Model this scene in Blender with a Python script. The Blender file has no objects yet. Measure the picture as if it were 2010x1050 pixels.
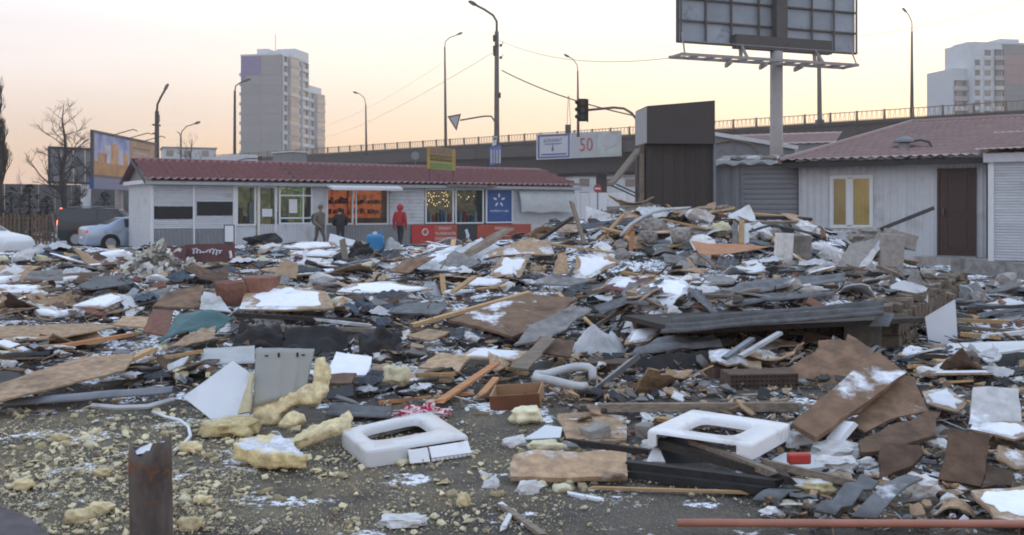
import bpy, bmesh, math, random
from mathutils import Vector, Matrix, Euler, noise, geometry
R = math.radians
rnd = random.Random(7)
S = bpy.context.scene
COL = S.collection
# ---------------------------------------------------------------- camera
F, CX, HY, CAMH = 1930.0, 1005.0, 410.0, 1.6
cd = bpy.data.cameras.new('camera'); cam = bpy.data.objects.new('camera', cd); COL.objects.link(cam)
cam.location = (0, 0, CAMH); cam.rotation_euler = (R(90), 0, 0)
cd.sensor_width = 36; cd.lens = 36 * F / 2010; cd.shift_y = -115 / 2010
cd.clip_start = 0.1; cd.clip_end = 4000
S.camera = cam
# ---------------------------------------------------------------- world and sun
SUN_EL, SUN_AZ = 3.0, 24.0          # the sun stands low, ahead and to the right
W = bpy.data.worlds.new('World'); S.world = W; W.use_nodes = True
nt = W.node_tree; nt.nodes.clear()
out = nt.nodes.new('ShaderNodeOutputWorld'); bg = nt.nodes.new('ShaderNodeBackground')
sky = nt.nodes.new('ShaderNodeTexSky'); sky.sky_type = 'NISHITA'; sky.sun_disc = False
sky.sun_elevation = R(SUN_EL); sky.sun_rotation = R(SUN_AZ)
sky.altitude = 150; sky.air_density = 1.0; sky.dust_density = 2.0; sky.ozone_density = 3.0
# thin high cloud veil: whitens the whole dome, with faint long streaks
tc = nt.nodes.new('ShaderNodeTexCoord'); mp = nt.nodes.new('ShaderNodeMapping')
mp.inputs['Scale'].default_value = (1.2, 1.2, 9.0)
nz = nt.nodes.new('ShaderNodeTexNoise'); nz.inputs['Scale'].default_value = 2.2; nz.inputs['Detail'].default_value = 5
nt.links.new(tc.outputs['Generated'], mp.inputs['Vector']); nt.links.new(mp.outputs[0], nz.inputs['Vector'])
mr = nt.nodes.new('ShaderNodeMapRange'); mr.inputs[1].default_value = .3; mr.inputs[2].default_value = .75
mr.inputs[3].default_value = .78; mr.inputs[4].default_value = .92
nt.links.new(nz.outputs[0], mr.inputs[0])
sep = nt.nodes.new('ShaderNodeSeparateXYZ'); nt.links.new(tc.outputs['Generated'], sep.inputs[0])
ramp = nt.nodes.new('ShaderNodeValToRGB')           # colour of the lit veil by height
els = ramp.color_ramp.elements
els[0].position = 0.0; els[0].color = (5.6, 3.7, 2.6, 1)
els[1].position = 1.0; els[1].color = (4.7, 6.2, 8.0, 1)
for p, c in ((.055, (6.3, 4.35, 2.6, 1)), (.13, (6.7, 6.0, 5.3, 1)), (.22, (7.6, 7.4, 7.3, 1)), (.42, (5.8, 6.5, 7.3, 1))):
    e = els.new(p); e.color = c
nt.links.new(sep.outputs[2], ramp.inputs[0])
# the veil is brighter and warmer towards the sun, duller and pinker away from it
vd = nt.nodes.new('ShaderNodeVectorMath'); vd.operation = 'DOT_PRODUCT'
vd.inputs[1].default_value = (math.sin(R(SUN_AZ)), math.cos(R(SUN_AZ)), 0.05)
nt.links.new(tc.outputs['Generated'], vd.inputs[0])
mr2 = nt.nodes.new('ShaderNodeMapRange'); mr2.interpolation_type = 'SMOOTHSTEP'
mr2.inputs[1].default_value = .6; mr2.inputs[2].default_value = 1.0
nt.links.new(vd.outputs['Value'], mr2.inputs[0])
tint = nt.nodes.new('ShaderNodeMix'); tint.data_type = 'RGBA'
tint.inputs[6].default_value = (.83, .81, .85, 1); tint.inputs[7].default_value = (1.02, .95, .81, 1)
nt.links.new(mr2.outputs[0], tint.inputs[0])
mul = nt.nodes.new('ShaderNodeMix'); mul.data_type = 'RGBA'; mul.blend_type = 'MULTIPLY'; mul.inputs[0].default_value = 1
nt.links.new(ramp.outputs[0], mul.inputs[6]); nt.links.new(tint.outputs[2], mul.inputs[7])
mix = nt.nodes.new('ShaderNodeMix'); mix.data_type = 'RGBA'
nt.links.new(mr.outputs[0], mix.inputs[0]); nt.links.new(sky.outputs[0], mix.inputs[6]); nt.links.new(mul.outputs[2], mix.inputs[7])
nt.links.new(mix.outputs[2], bg.inputs[0]); bg.inputs[1].default_value = 0.125
nt.links.new(bg.outputs[0], out.inputs[0])
sl = bpy.data.lights.new('sun', 'SUN'); sl.energy = 0.6; sl.angle = R(12); sl.color = (1, .80, .60)
so = bpy.data.objects.new('sun', sl); COL.objects.link(so)
sd = Vector((math.sin(R(SUN_AZ)) * math.cos(R(SUN_EL)), math.cos(R(SUN_AZ)) * math.cos(R(SUN_EL)), math.sin(R(SUN_EL))))
so.rotation_euler = sd.to_track_quat('Z', 'Y').to_euler()
S.view_settings.view_transform = 'Standard'; S.view_settings.look = 'None'
S.view_settings.exposure = 0.9; S.view_settings.gamma = 1; S.view_settings.use_curve_mapping = False
S.cycles.max_bounces = 6; S.cycles.transparent_max_bounces = 12; S.cycles.volume_bounces = 0
S.cycles.use_denoising = True
S.cycles.filter_width = 1.9

# ---------------------------------------------------------------- helpers
def P(px, py, d): return Vector(((px - CX) / F * d, d, CAMH + (HY - py) / F * d))
def pix(v): return (CX + v.x / v.y * F, HY - (v.z - CAMH) / v.y * F)
def ray(px, py): return Vector(((px - CX) / F, 1.0, (HY - py) / F))

def tag(o, label=None, cat=None, group=None, kind=None):
    if label: o['label'] = label
    if cat: o['category'] = cat
    if group: o['group'] = group
    if kind: o['kind'] = kind
    return o
def link(name, data, parent=None, loc=(0, 0, 0), rot=None):
    o = bpy.data.objects.new(name, data); COL.objects.link(o)
    o.location = loc
    if rot is not None: o.rotation_euler = rot
    if parent is not None: o.parent = parent
    return o
def thing(name, label, cat, loc=(0, 0, 0), rz=0, group=None):
    return tag(link(name, None, None, loc, (0, 0, rz)), label, cat, group, 'thing')
def me(vs, fs, mat=None, smooth=False, mats=None, idx=None):
    m = bpy.data.meshes.new('m'); m.from_pydata([tuple(v) for v in vs], [], fs); m.validate()
    for x in (mats or [mat]):
        if x: m.materials.append(x)
    if idx: m.polygons.foreach_set('material_index', idx[:len(m.polygons)])
    if smooth: m.polygons.foreach_set('use_smooth', [True] * len(m.polygons))
    return m
class MB:
    def __init__(s): s.v = []; s.f = []
    def add(s, vs, fs):
        n = len(s.v); s.v += [Vector(v) for v in vs]; s.f += [tuple(i + n for i in f) for f in fs]; return s
    def box(s, x0, x1, y0, y1, z0, z1):
        return s.add([(x, y, z) for z in (z0, z1) for y in (y0, y1) for x in (x0, x1)],
                     [(0, 2, 3, 1), (4, 5, 7, 6), (0, 1, 5, 4), (2, 6, 7, 3), (0, 4, 6, 2), (1, 3, 7, 5)])
    def tube(s, pts, r, n=8, cap=True):
        pts = [Vector(p) for p in pts]; k = len(pts)
        rs = r if isinstance(r, (list, tuple)) else [r] * k
        vs = []; up = None
        for i, p in enumerate(pts):
            t = (pts[min(i + 1, k - 1)] - pts[max(i - 1, 0)]).normalized()
            if up is None:
                up = Vector((0, 0, 1)) if abs(t.z) < .9 else Vector((1, 0, 0))
            a = t.cross(up)
            if a.length < 1e-5: a = t.cross(Vector((0, 1, 0)))
            a.normalize(); b = a.cross(t).normalized(); up = b
            for j in range(n):
                w = 2 * math.pi * j / n
                vs.append(p + (a * math.cos(w) + b * math.sin(w)) * rs[i])
        fs = [(i * n + j, i * n + (j + 1) % n, (i + 1) * n + (j + 1) % n, (i + 1) * n + j) for i in range(k - 1) for j in range(n)]
        if cap: fs += [tuple(range(n))[::-1], tuple(range((k - 1) * n, k * n))]
        return s.add(vs, fs)
    def beam(s, a, b, w, h, up=Vector((0, 0, 1))):
        a = Vector(a); b = Vector(b); t = (b - a).normalized(); x = t.cross(up)
        if x.length < 1e-4: x = t.cross(Vector((0, 1, 0)))
        x.normalize(); y = x.cross(t).normalized()
        vs = [p + x * sx * w / 2 + y * sy * h / 2 for p in (a, b) for sx, sy in ((-1, -1), (1, -1), (1, 1), (-1, 1))]
        return s.add(vs, [(0, 3, 2, 1), (4, 5, 6, 7), (0, 1, 5, 4), (1, 2, 6, 5), (2, 3, 7, 6), (3, 0, 4, 7)])
    def prism(s, poly, ext):      # poly: list of Vector; ext: extrusion vector
        n = len(poly); e = Vector(ext)
        return s.add(list(poly) + [Vector(p) + e for p in poly],
                     [tuple(range(n))[::-1], tuple(range(n, 2 * n))] + [(i, (i + 1) % n, (i + 1) % n + n, i + n) for i in range(n)])
    def grid(s, fn, nu, nv):
        vs = [fn(i / nu, j / nv) for j in range(nv + 1) for i in range(nu + 1)]
        return s.add(vs, [(j * (nu + 1) + i, j * (nu + 1) + i + 1, (j + 1) * (nu + 1) + i + 1, (j + 1) * (nu + 1) + i) for j in range(nv) for i in range(nu)])
    def build(s, name, mat, parent=None, loc=(0, 0, 0), rot=None, smooth=False, fix=True):
        m = me(s.v, s.f, mat, smooth)
        if fix:
            bm = bmesh.new(); bm.from_mesh(m); bmesh.ops.recalc_face_normals(bm, faces=bm.faces); bm.to_mesh(m); bm.free()
        return link(name, m, parent, loc, rot)
def ico(sub=2):
    bm = bmesh.new(); bmesh.ops.create_icosphere(bm, subdivisions=sub, radius=1)
    vs = [v.co.copy() for v in bm.verts]; fs = [tuple(v.index for v in f.verts) for f in bm.faces]; bm.free(); return vs, fs
ICO1, ICO2, ICO3 = ico(1), ico(2), ico(3)
def copy_tree(o, parent=None):
    c = o.copy(); COL.objects.link(c)
    if parent: c.parent = parent
    for ch in [x for x in o.children]: copy_tree(ch, c)
    return c
def share(name, mesh, parent, loc, rot=None, scale=None):
    o = link(name, mesh, parent, loc, rot)
    if scale: o.scale = scale
    return o

# ---------------------------------------------------------------- materials
MAT = {}
def nd(t, typ, **kw):
    n = t.nodes.new(typ)
    for k, v in kw.items(): setattr(n, k, v)
    return n
def mixc(t, fac, a, b, blend='MIX'):
    n = nd(t, 'ShaderNodeMix', data_type='RGBA', blend_type=blend)
    for sock, v in ((0, fac), (6, a), (7, b)):
        if isinstance(v, bpy.types.NodeSocket): t.links.new(v, n.inputs[sock])
        elif sock == 0: n.inputs[0].default_value = v
        else: n.inputs[sock].default_value = (*v[:3], 1)
    return n.outputs[2]
def mrange(t, v, a, b, c=0, d=1, smooth=True):
    n = nd(t, 'ShaderNodeMapRange');
    if smooth: n.interpolation_type = 'SMOOTHSTEP'
    t.links.new(v, n.inputs[0])
    for i, x in enumerate((a, b, c, d)): n.inputs[i + 1].default_value = x
    return n.outputs[0]
def math_(t, op, a, b):
    n = nd(t, 'ShaderNodeMath', operation=op)
    for i, v in enumerate((a, b)):
        if isinstance(v, bpy.types.NodeSocket): t.links.new(v, n.inputs[i])
        else: n.inputs[i].default_value = v
    return n.outputs[0]
def tnoise(t, vec, scale, detail=4, rough=.55):
    n = nd(t, 'ShaderNodeTexNoise'); n.inputs['Scale'].default_value = scale; n.inputs['Detail'].default_value = detail; n.inputs['Roughness'].default_value = rough
    t.links.new(vec, n.inputs['Vector']); return n.outputs[0]
SNOW = (.78, .81, .87)
def M(name, base, rough=.85, var=.25, ns=9, snow=0, dirt=.3, dirtc=(.05, .04, .03), metal=0, bump=.25, grain=None, ovar=.18, dscale=1.6, spots=None):
    if name in MAT: return MAT[name]
    m = bpy.data.materials.new(name); m.use_nodes = True; t = m.node_tree; b = t.nodes['Principled BSDF']
    tc = nd(t, 'ShaderNodeTexCoord'); oi = nd(t, 'ShaderNodeObjectInfo')
    off = nd(t, 'ShaderNodeVectorMath', operation='MULTIPLY_ADD')
    cmb = nd(t, 'ShaderNodeCombineXYZ')
    for i in range(3): t.links.new(oi.outputs['Random'], cmb.inputs[i])
    t.links.new(cmb.outputs[0], off.inputs[0]); off.inputs[1].default_value = (37, 61, 17); t.links.new(tc.outputs['Object'], off.inputs[2])
    v = off.outputs[0]
    vec = v
    if grain:
        mp = nd(t, 'ShaderNodeMapping'); mp.inputs['Scale'].default_value = grain; t.links.new(v, mp.inputs['Vector']); vec = mp.outputs[0]
    n1 = tnoise(t, vec, ns, 6, .6)
    val = mrange(t, n1, .25, .75, 1 - var, 1 + var)
    ov = mrange(t, oi.outputs['Random'], 0, 1, 1 - ovar, 1 + ovar, False)
    val = math_(t, 'MULTIPLY', val, ov)
    cc = nd(t, 'ShaderNodeCombineXYZ')
    for i in range(3): t.links.new(val, cc.inputs[i])
    c = mixc(t, 1.0, base, cc.outputs[0], 'MULTIPLY')
    r = None
    if dirt:
        n2 = tnoise(t, v, dscale, 7, .65)
        c = mixc(t, mrange(t, n2, .62 - .25 * dirt, .78 - .12 * dirt, 0, .85), c, dirtc)
    if spots:
        n4 = tnoise(t, v, spots[1], 5, .6)
        c = mixc(t, mrange(t, n4, spots[2], spots[2] + .06), c, spots[0])
    if snow:
        n3 = tnoise(t, v, 1.9, 7, .6)
        ge = nd(t, 'ShaderNodeNewGeometry'); sx = nd(t, 'ShaderNodeSeparateXYZ'); t.links.new(ge.outputs['Normal'], sx.inputs[0])
        th = .72 - .36 * snow
        k = math_(t, 'MULTIPLY', mrange(t, n3, th, th + .085), mrange(t, sx.outputs[2], .45, .75))
        n6 = tnoise(t, v, 13, 5, .65)
        c = mixc(t, k, c, mixc(t, mrange(t, n6, .38, .62), (.52, .53, .56), SNOW))
    t.links.new(c, b.inputs['Base Color'])
    b.inputs['Roughness'].default_value = rough; b.inputs['Metallic'].default_value = metal
    if bump:
        bp = nd(t, 'ShaderNodeBump'); bp.inputs['Strength'].default_value = bump; bp.inputs['Distance'].default_value = .02
        t.links.new(n1, bp.inputs['Height']); t.links.new(bp.outputs[0], b.inputs['Normal'])
    MAT[name] = m; return m
def EM(name, col, s, pat=None):
    if name in MAT: return MAT[name]
    m = bpy.data.materials.new(name); m.use_nodes = True; t = m.node_tree; b = t.nodes['Principled BSDF']
    b.inputs['Base Color'].default_value = (*[min(1, c) * .5 for c in col], 1)
    b.inputs['Emission Color'].default_value = (*col, 1); b.inputs['Emission Strength'].default_value = s
    if pat:
        tc = nd(t, 'ShaderNodeTexCoord'); n = tnoise(t, tc.outputs['Object'], pat[0], 4, .7)
        rp = nd(t, 'ShaderNodeValToRGB'); rp.color_ramp.elements[0].color = (*pat[1], 1); rp.color_ramp.elements[1].color = (*pat[-1], 1)
        rp.color_ramp.elements[0].position = .3; rp.color_ramp.elements[1].position = .72
        for i, q in enumerate(pat[2:-1]):
            e = rp.color_ramp.elements.new(.3 + .42 * (i + 1) / (len(pat) - 2)); e.color = (*q, 1)
        t.links.new(n, rp.inputs[0]); t.links.new(rp.outputs[0], b.inputs['Emission Color'])
    MAT[name] = m; return m
def GLASS(name='glass', tintc=(.75, .8, .82), k=.25):
    if name in MAT: return MAT[name]
    m = bpy.data.materials.new(name); m.use_nodes = True; t = m.node_tree; t.nodes.clear()
    o = nd(t, 'ShaderNodeOutputMaterial'); tr = nd(t, 'ShaderNodeBsdfTransparent'); gl = nd(t, 'ShaderNodeBsdfGlossy'); mx = nd(t, 'ShaderNodeMixShader')
    tr.inputs[0].default_value = (*tintc, 1); gl.inputs['Roughness'].default_value = .04; gl.inputs[0].default_value = (.8, .85, .9, 1)
    lw = nd(t, 'ShaderNodeLayerWeight'); lw.inputs[0].default_value = k
    t.links.new(lw.outputs['Fresnel'], mx.inputs[0]); t.links.new(tr.outputs[0], mx.inputs[1]); t.links.new(gl.outputs[0], mx.inputs[2]); t.links.new(mx.outputs[0], o.inputs[0])
    MAT[name] = m; return m
FIBRE = M('fibreboard', (.37, .255, .16), .9, .32, 14, snow=.30, dirt=.42, dirtc=(.12, .085, .06), dscale=2.4, bump=.5)
FIBRE_S = M('fibreboard_snowed', (.35, .25, .165), .9, .3, 14, snow=.66, dirt=.3, dirtc=(.12, .085, .06), dscale=2.4, bump=.5)
BROWN = M('brown_hardboard', (.120, .074, .048), .9, .4, 9, snow=.2, dirt=.5, bump=.5, dirtc=(.05, .035, .025))
RUSTP = M('tan_brown_hardboard', (.225, .138, .086), .9, .38, 8, snow=.2, dirt=.5, dirtc=(.06, .04, .028), dscale=2.2, bump=.5)
ORNG = M('orange_veneer', (.40, .20, .105), .7, .12, 6, dirt=.1)
PLYW = M('pink_plywood', (.36, .26, .19), .88, .3, 12, snow=.28, dirt=.4, dirtc=(.12, .09, .07), dscale=2.5)
WOODG = M('weathered_wood', (.20, .165, .13), .9, .35, 7, snow=.25, dirt=.3, grain=(1, 9, 9))
WOODN = M('new_wood', (.46, .30, .15), .85, .25, 7, snow=.1, dirt=.15, grain=(1, 10, 10))
WOODO = M('orange_wood', (.42, .20, .09), .85, .25, 7, dirt=.1, grain=(1, 10, 10))
WOODD = M('charred_wood', (.035, .03, .027), .9, .4, 9, snow=.18, dirt=.2, grain=(1, 8, 8))
WHITE = M('white_laminate', (.56, .59, .62), .55, .1, 4, snow=.25, dirt=.4, dirtc=(.25, .23, .2), bump=.08)
WHITEC = M('clean_white_panel', (.60, .64, .69), .5, .05, 4, dirt=.12, dirtc=(.36, .36, .36), bump=.05)
PLAST = M('plaster', (.60, .60, .60), .9, .18, 12, snow=.5, dirt=.25, dirtc=(.2, .17, .14))
SNOWM = M('snow', (.78, .81, .87), .8, .06, 10, dirt=.12, dirtc=(.35, .33, .31), bump=.4)
FOAM = M('yellow_foam', (.65, .55, .33), .95, .3, 20, snow=0, dirt=.42, dirtc=(.34, .26, .14), bump=1.0, dscale=4)
FOAMS = M('yellow_foam_snowed', (.62, .51, .27), .95, .3, 20, snow=.66, dirt=.35, dscale=4, dirtc=(.4, .28, .1), bump=.8)
FOAML = M('pale_foam', (.66, .62, .43), .95, .15, 16, snow=.3, dirt=.15, dirtc=(.4, .33, .2), bump=.6)
TAR = M('tar_paper', (.018, .018, .02), .7, .4, 10, snow=.12, dirt=.1, bump=.5)
SLATE = M('grey_slate', (.125, .132, .142), .8, .32, 9, snow=.2, dirt=.45, dirtc=(.08, .08, .08))
STEEL = M('dull_steel', (.20, .22, .25), .55, .15, 6, snow=.15, dirt=.3, dirtc=(.09, .085, .08), metal=.25, bump=.08)
DARKST = M('dark_steel', (.06, .065, .07), .6, .2, 6, dirt=.2, metal=.2, bump=.1)
BRICK = M('red_brick', (.205, .098, .07), .92, .25, 18, snow=.35, dirt=.4, dirtc=(.14, .10, .08))
BRICKB = M('brown_block', (.155, .125, .095), .95, .35, 15, snow=.25, dirt=.5, dirtc=(.05, .042, .034))
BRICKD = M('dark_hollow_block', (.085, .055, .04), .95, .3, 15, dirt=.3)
CONC = M('concrete', (.29, .275, .255), .95, .2, 12, snow=.22, dirt=.35, dirtc=(.13, .115, .10))
CERAM = M('white_ceramic', (.72, .74, .77), .35, .04, 5, dirt=.42, dirtc=(.42, .40, .37), bump=.03, dscale=5)
BLUEP = M('blue_plastic', (.02, .19, .42), .45, .1, 4, dirt=.12, dirtc=(.03, .12, .24), bump=.05)
REDP = M('red_plastic', (.5, .05, .04), .5, .1, 5, dirt=.1, bump=.05)
TEAL = M('teal_sheet', (.055, .14, .15), .6, .2, 6, snow=.25, dirt=.4, dirtc=(.05, .06, .06))
MAROON = M('maroon_sheet', (.10, .04, .042), .65, .15, 6, snow=.05, dirt=.3, dirtc=(.05, .025, .025))
COPPER = M('copper_paint', (.40, .17, .12), .5, .12, 6, dirt=.12, dirtc=(.2, .1, .07), bump=.05)
BLACK = M('matt_black', (.015, .015, .016), .8, .2, 6, dirt=0, bump=0, ovar=0)
PLASTIC = M('dirty_plastic', (.38, .40, .42), .4, .15, 6, snow=.2, dirt=.3, dirtc=(.2, .19, .18), bump=.2)
CARD = M('cardboard', (.34, .24, .15), .9, .12, 8, snow=.2, dirt=.25)
CLOTH = M('red_white_cloth', (.62, .55, .56), .9, .1, 8, dirt=0, spots=((.42, .03, .09), 22, .47))
LINO = M('maroon_lino', (.13, .045, .045), .8, .15, 8, snow=.55, dirt=.2)
GREY = M('grey_board', (.20, .195, .19), .9, .3, 9, snow=.28, dirt=.5, dirtc=(.06, .055, .05), dscale=2.5, bump=.4)

# ---------------------------------------------------------------- terrain height
def ss(a, b, v):
    t = max(0.0, min(1.0, (v - a) / (b - a))); return t * t * (3 - 2 * t)
def ga(x, y, cx, cy, sx, sy): return math.exp(-((x - cx) / sx) ** 2 - ((y - cy) / sy) ** 2)
PL = [(1.25, 10.5), (4.3, 11.05), (7.2, 15.7), (7.0, 19), (3, 19), (1.2, 13)]
def plat(x, y):
    s = -9
    for i in range(6):
        (ax, ay), (bx, by) = PL[i], PL[(i + 1) % 6]
        dx, dy = bx - ax, by - ay; l = math.hypot(dx, dy)
        s = max(s, ((x - ax) * dy - (y - ay) * dx) / l)
    return s
def H(x, y):
    if y < 3 or y > 60 or abs(x) > 40: return 0.0
    y0 = 7.9 if x < -1.5 else (7.9 - 1.4 * ss(-1.5, -.2, x) - .9 * ss(1, 2.3, x))
    base = .10 * ss(y0, y0 + 1.2, y) + .13 * ss(9, 15, y)
    fade = 1 - ss(31, 36, y)
    h = base * fade
    h += .30 * ga(x, y, -5.5, 29, 4.5, 3.6) + .20 * ga(x, y, -12, 27, 4, 4)
    h += 1.22 * ga(x, y, 2.5, 21.5, 2.9, 3.1) + .80 * ga(x, y, 5.6, 20.3, 2.1, 2.4) + .28 * ga(x, y, -1.2, 20, 2.2, 3)
    h += .05 * ga(x, y, 2.95, 8.3, .75, .8) + .12 * ga(x, y, 4.2, 7.4, .8, .9) + .06 * ga(x, y, 1.6, 7.2, .8, .7)
    h += .25 * ga(x, y, -2.4, 12.2, 1.6, 1.1) + .22 * ga(x, y, 0.2, 13.5, 1.3, 1.4) + .15 * ga(x, y, -6, 17, 2.5, 2)
    sp = plat(x, y)
    pk = ss(.10, -.14, sp) * fade
    h = h * (1 - pk) + max(h, .50) * pk
    amp = .75 * ss(6.2, 10, y) * fade
    if amp > 0:
        n = noise.noise(Vector((x * .9, y * .9, 3.3))) * .13 + noise.noise(Vector((x * 2.3, y * 2.3, 8.1))) * .075
        h += n * amp
    h -= .17 * ss(-12.5, -14.5, x) * ss(26, 32, y)
    return h
_tc = {}
def T(px, py, dz=0.0):
    k = (round(px, 1), round(py, 1), round(dz, 3))
    if k in _tc: return _tc[k].copy()
    r = ray(px, py); d = 3.5; res = None
    while d < 60:
        p = r * d
        if CAMH + p.z <= H(p.x, p.y) + dz:
            lo, hi = d - .12, d
            for _ in range(10):
                mid = (lo + hi) / 2; q = r * mid
                if CAMH + q.z <= H(q.x, q.y) + dz: hi = mid
                else: lo = mid
            d = hi; break
        d += .12
    res = r * d; res.z += CAMH; _tc[k] = res
    return res.copy()
# ================================================================ ground
def axis(lo, hi, dlo, dhi, step):
    a = []; v = dlo
    while v <= dhi: a.append(v); v += step
    s = step * 1.5; v = dhi + s
    while v < hi: a.append(v); s *= 1.45; v += s
    a.append(hi); s = step * 1.5; v = dlo - s; b = []
    while v > lo: b.append(v); s *= 1.45; v -= s
    b.append(lo); return b[::-1] + a
gx = axis(-420, 420, -15, 11, .16); gy = axis(-60, 700, 3, 37, .16)
gv = [(x, y, H(x, y) if y < 60 and abs(x) < 40 else 0) for y in gy for x in gx]
nx = len(gx)
gf = [(j * nx + i, j * nx + i + 1, (j + 1) * nx + i + 1, (j + 1) * nx + i) for j in range(len(gy) - 1) for i in range(nx - 1)]
def ground_mat():
    m = bpy.data.materials.new('trampled_ground'); m.use_nodes = True; t = m.node_tree; b = t.nodes['Principled BSDF']
    tc = nd(t, 'ShaderNodeTexCoord'); v = tc.outputs['Object']
    n1 = tnoise(t, v, 1.1, 8, .62); n2 = tnoise(t, v, 14, 5, .7); n3 = tnoise(t, v, 60, 3, .7)
    sy_ = nd(t, 'ShaderNodeSeparateXYZ'); t.links.new(v, sy_.inputs[0]); rub = mrange(t, sy_.outputs[1], 7.0, 9.5)
    c = mixc(t, mrange(t, n1, .3, .7), (.034, .031, .029), (.078, .070, .062)); c = mixc(t, rub, c, mixc(t, mrange(t, n1, .35, .7), (.010, .009, .009), (.040, .034, .029)))  # darker among the rubble: shade of the gaps put into the ground colour
    c = mixc(t, mrange(t, n2, .5, .68, 0, .7), c, (.12, .105, .085))
    c = mixc(t, mrange(t, n3, .54, .64, 0, .8), c, mixc(t, rub, (.24, .20, .13), (.07, .06, .05)))
    n7 = tnoise(t, v, 1.7, 8, .7); n8 = tnoise(t, v, 95, 2, .8)
    fd = math_(t, 'MULTIPLY', mrange(t, n7, .40, .62), mrange(t, n8, .40, .60)); fd = math_(t, 'MULTIPLY', fd, mrange(t, sy_.outputs[1], 7.2, 8.4, .5, .0)); fd = math_(t, 'MULTIPLY', fd, mrange(t, sy_.outputs[0], -.6, .6, 1, .15))
    c = mixc(t, fd, c, (.38, .31, .17))
    sx = nd(t, 'ShaderNodeSeparateXYZ'); t.links.new(v, sx.inputs[0])
    # snow lies thin on the open ground, thicker among the rubble
    n4 = tnoise(t, v, 2.1, 9, .68)
    lim = mrange(t, sx.outputs[1], 6, 12, .575, .49)
    k = mrange(t, math_(t, 'SUBTRACT', n4, lim), 0, .035)
    n5 = tnoise(t, v, 22, 3, .6)
    k = math_(t, 'MULTIPLY', k, mrange(t, n5, .40, .50))
    near = mrange(t, sx.outputs[1], 60, 70, 1, 0)
    k = math_(t, 'MULTIPLY', k, near)
    c = mixc(t, k, c, SNOW)
    t.links.new(c, b.inputs['Base Color']); b.inputs['Roughness'].default_value = .9
    bp = nd(t, 'ShaderNodeBump'); bp.inputs['Strength'].default_value = .6; bp.inputs['Distance'].default_value = .02
    t.links.new(n2, bp.inputs['Height']); t.links.new(bp.outputs[0], b.inputs['Normal'])
    return m
tag(link('ground', me(gv, gf, ground_mat(), True)), kind='structure')

# ================================================================ wall frames
class Wall:
    """A vertical plane through two pixels at two depths; local x runs along it, local y away from the viewer."""
    def __init__(s, pa, da, pb, db):
        s.A = Vector(((pa - CX) / F * da, da)); B = Vector(((pb - CX) / F * db, db))
        s.u = (B - s.A).normalized(); s.L = (B - s.A).length; s.rz = math.atan2(s.u.y, s.u.x)
    def t(s, px, off=0):
        k = (px - CX) / F; n = Vector((-s.u.y, s.u.x)) * off; A = s.A + n
        return (k * A.y - A.x) / (s.u.x - k * s.u.y)
    def z(s, px, py, off=0):
        n = Vector((-s.u.y, s.u.x)) * off
        d = (s.A + n).y + s.t(px, off) * s.u.y; return CAMH + (HY - py) / F * d
    def rect(s, x0, y0, x1, y1):
        c = (x0 + x1) / 2; return s.t(x0), s.t(x1), s.z(c, y1), s.z(c, y0)
    def root(s, name, label, cat, z=0): return thing(name, label, cat, (s.A.x, s.A.y, z), s.rz)
    def at(s, t, y, z):
        n = Vector((-s.u.y, s.u.x)); p = s.A + s.u * t + n * y; return Vector((p.x, p.y, z))
def text(body, parent, x0, x1, z0, z1, y, mat, name='lettering'):
    cu = bpy.data.curves.new('t', 'FONT'); cu.body = body; cu.extrude = .006; cu.resolution_u = 2
    o = bpy.data.objects.new('t', cu); COL.objects.link(o)
    m = bpy.data.meshes.new_from_object(o.evaluated_get(bpy.context.evaluated_depsgraph_get()))
    bpy.data.objects.remove(o); bpy.data.curves.remove(cu)
    xs = [v.co.x for v in m.vertices]; ys = [v.co.y for v in m.vertices]
    if not xs: return
    sx = (x1 - x0) / (max(xs) - min(xs)); sy = (z1 - z0) / (max(ys) - min(ys)); mx, my = min(xs), min(ys)
    for v in m.vertices: v.co = Vector((x0 + (v.co.x - mx) * sx, y - v.co.z, z0 + (v.co.y - my) * sy))
    m.materials.clear(); m.materials.append(mat)
    return link(name, m, parent)
def corr(x0, x1, z0, z1, y, pitch, amp, n=4, flat=.5):
    """Trapezoid-ribbed sheet standing on local y."""
    b = MB(); xs = []
    x = x0
    while x < x1 - 1e-4:
        for f, a in ((0, 0), (.5 * flat, 0), (.5, -1), (1 - .5 * (1 - flat), -1)):
            q = x + f * pitch
            if q <= x1: xs.append((q, a * amp))
        x += pitch
    xs.append((x1, 0))
    b.add([(q, y + a, z) for z in (z0, z1) for q, a in xs], [(i, i + 1, len(xs) + i + 1, len(xs) + i) for i in range(len(xs) - 1)])
    return b
def louvre(x0, x1, z0, z1, y, pitch, amp):
    b = MB(); zs = []; z = z0
    while z < z1 - 1e-4:
        zs += [(z, 0), (min(z + pitch * .15, z1), -amp), (min(z + pitch * .92, z1), -amp * .4)]; z += pitch
    zs.append((z1, 0))
    return b.add([(x, y + a, z) for z, a in zs for x in (x0, x1)], [(2 * i, 2 * i + 1, 2 * i + 3, 2 * i + 2) for i in range(len(zs) - 1)])
def shutter(parent, x0, x1, z0, z1, y, pitch, mat, name='slat'):
    """Roller shutter: every slat a part of its own, all from one mesh."""
    h = pitch
    b = MB(); pr = [(0, 0), (-.012, h * .12), (-.016, h * .45), (-.012, h * .8), (0, h * .97)]
    b.add([(x, yy, z) for yy, z in pr for x in (0, 1)] + [(x, .008, z) for z in (h * .97, 0) for x in (0, 1)],
          [(2 * i, 2 * i + 1, 2 * i + 3, 2 * i + 2) for i in range(6)])
    m = me(b.v, b.f, mat); n = int((z1 - z0) / h + .5)
    for i in range(n): share(name, m, parent, (x0, y, z0 + (z1 - z0) * i / n), None, (x1 - x0, 1, (z1 - z0) / n / h))
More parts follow.
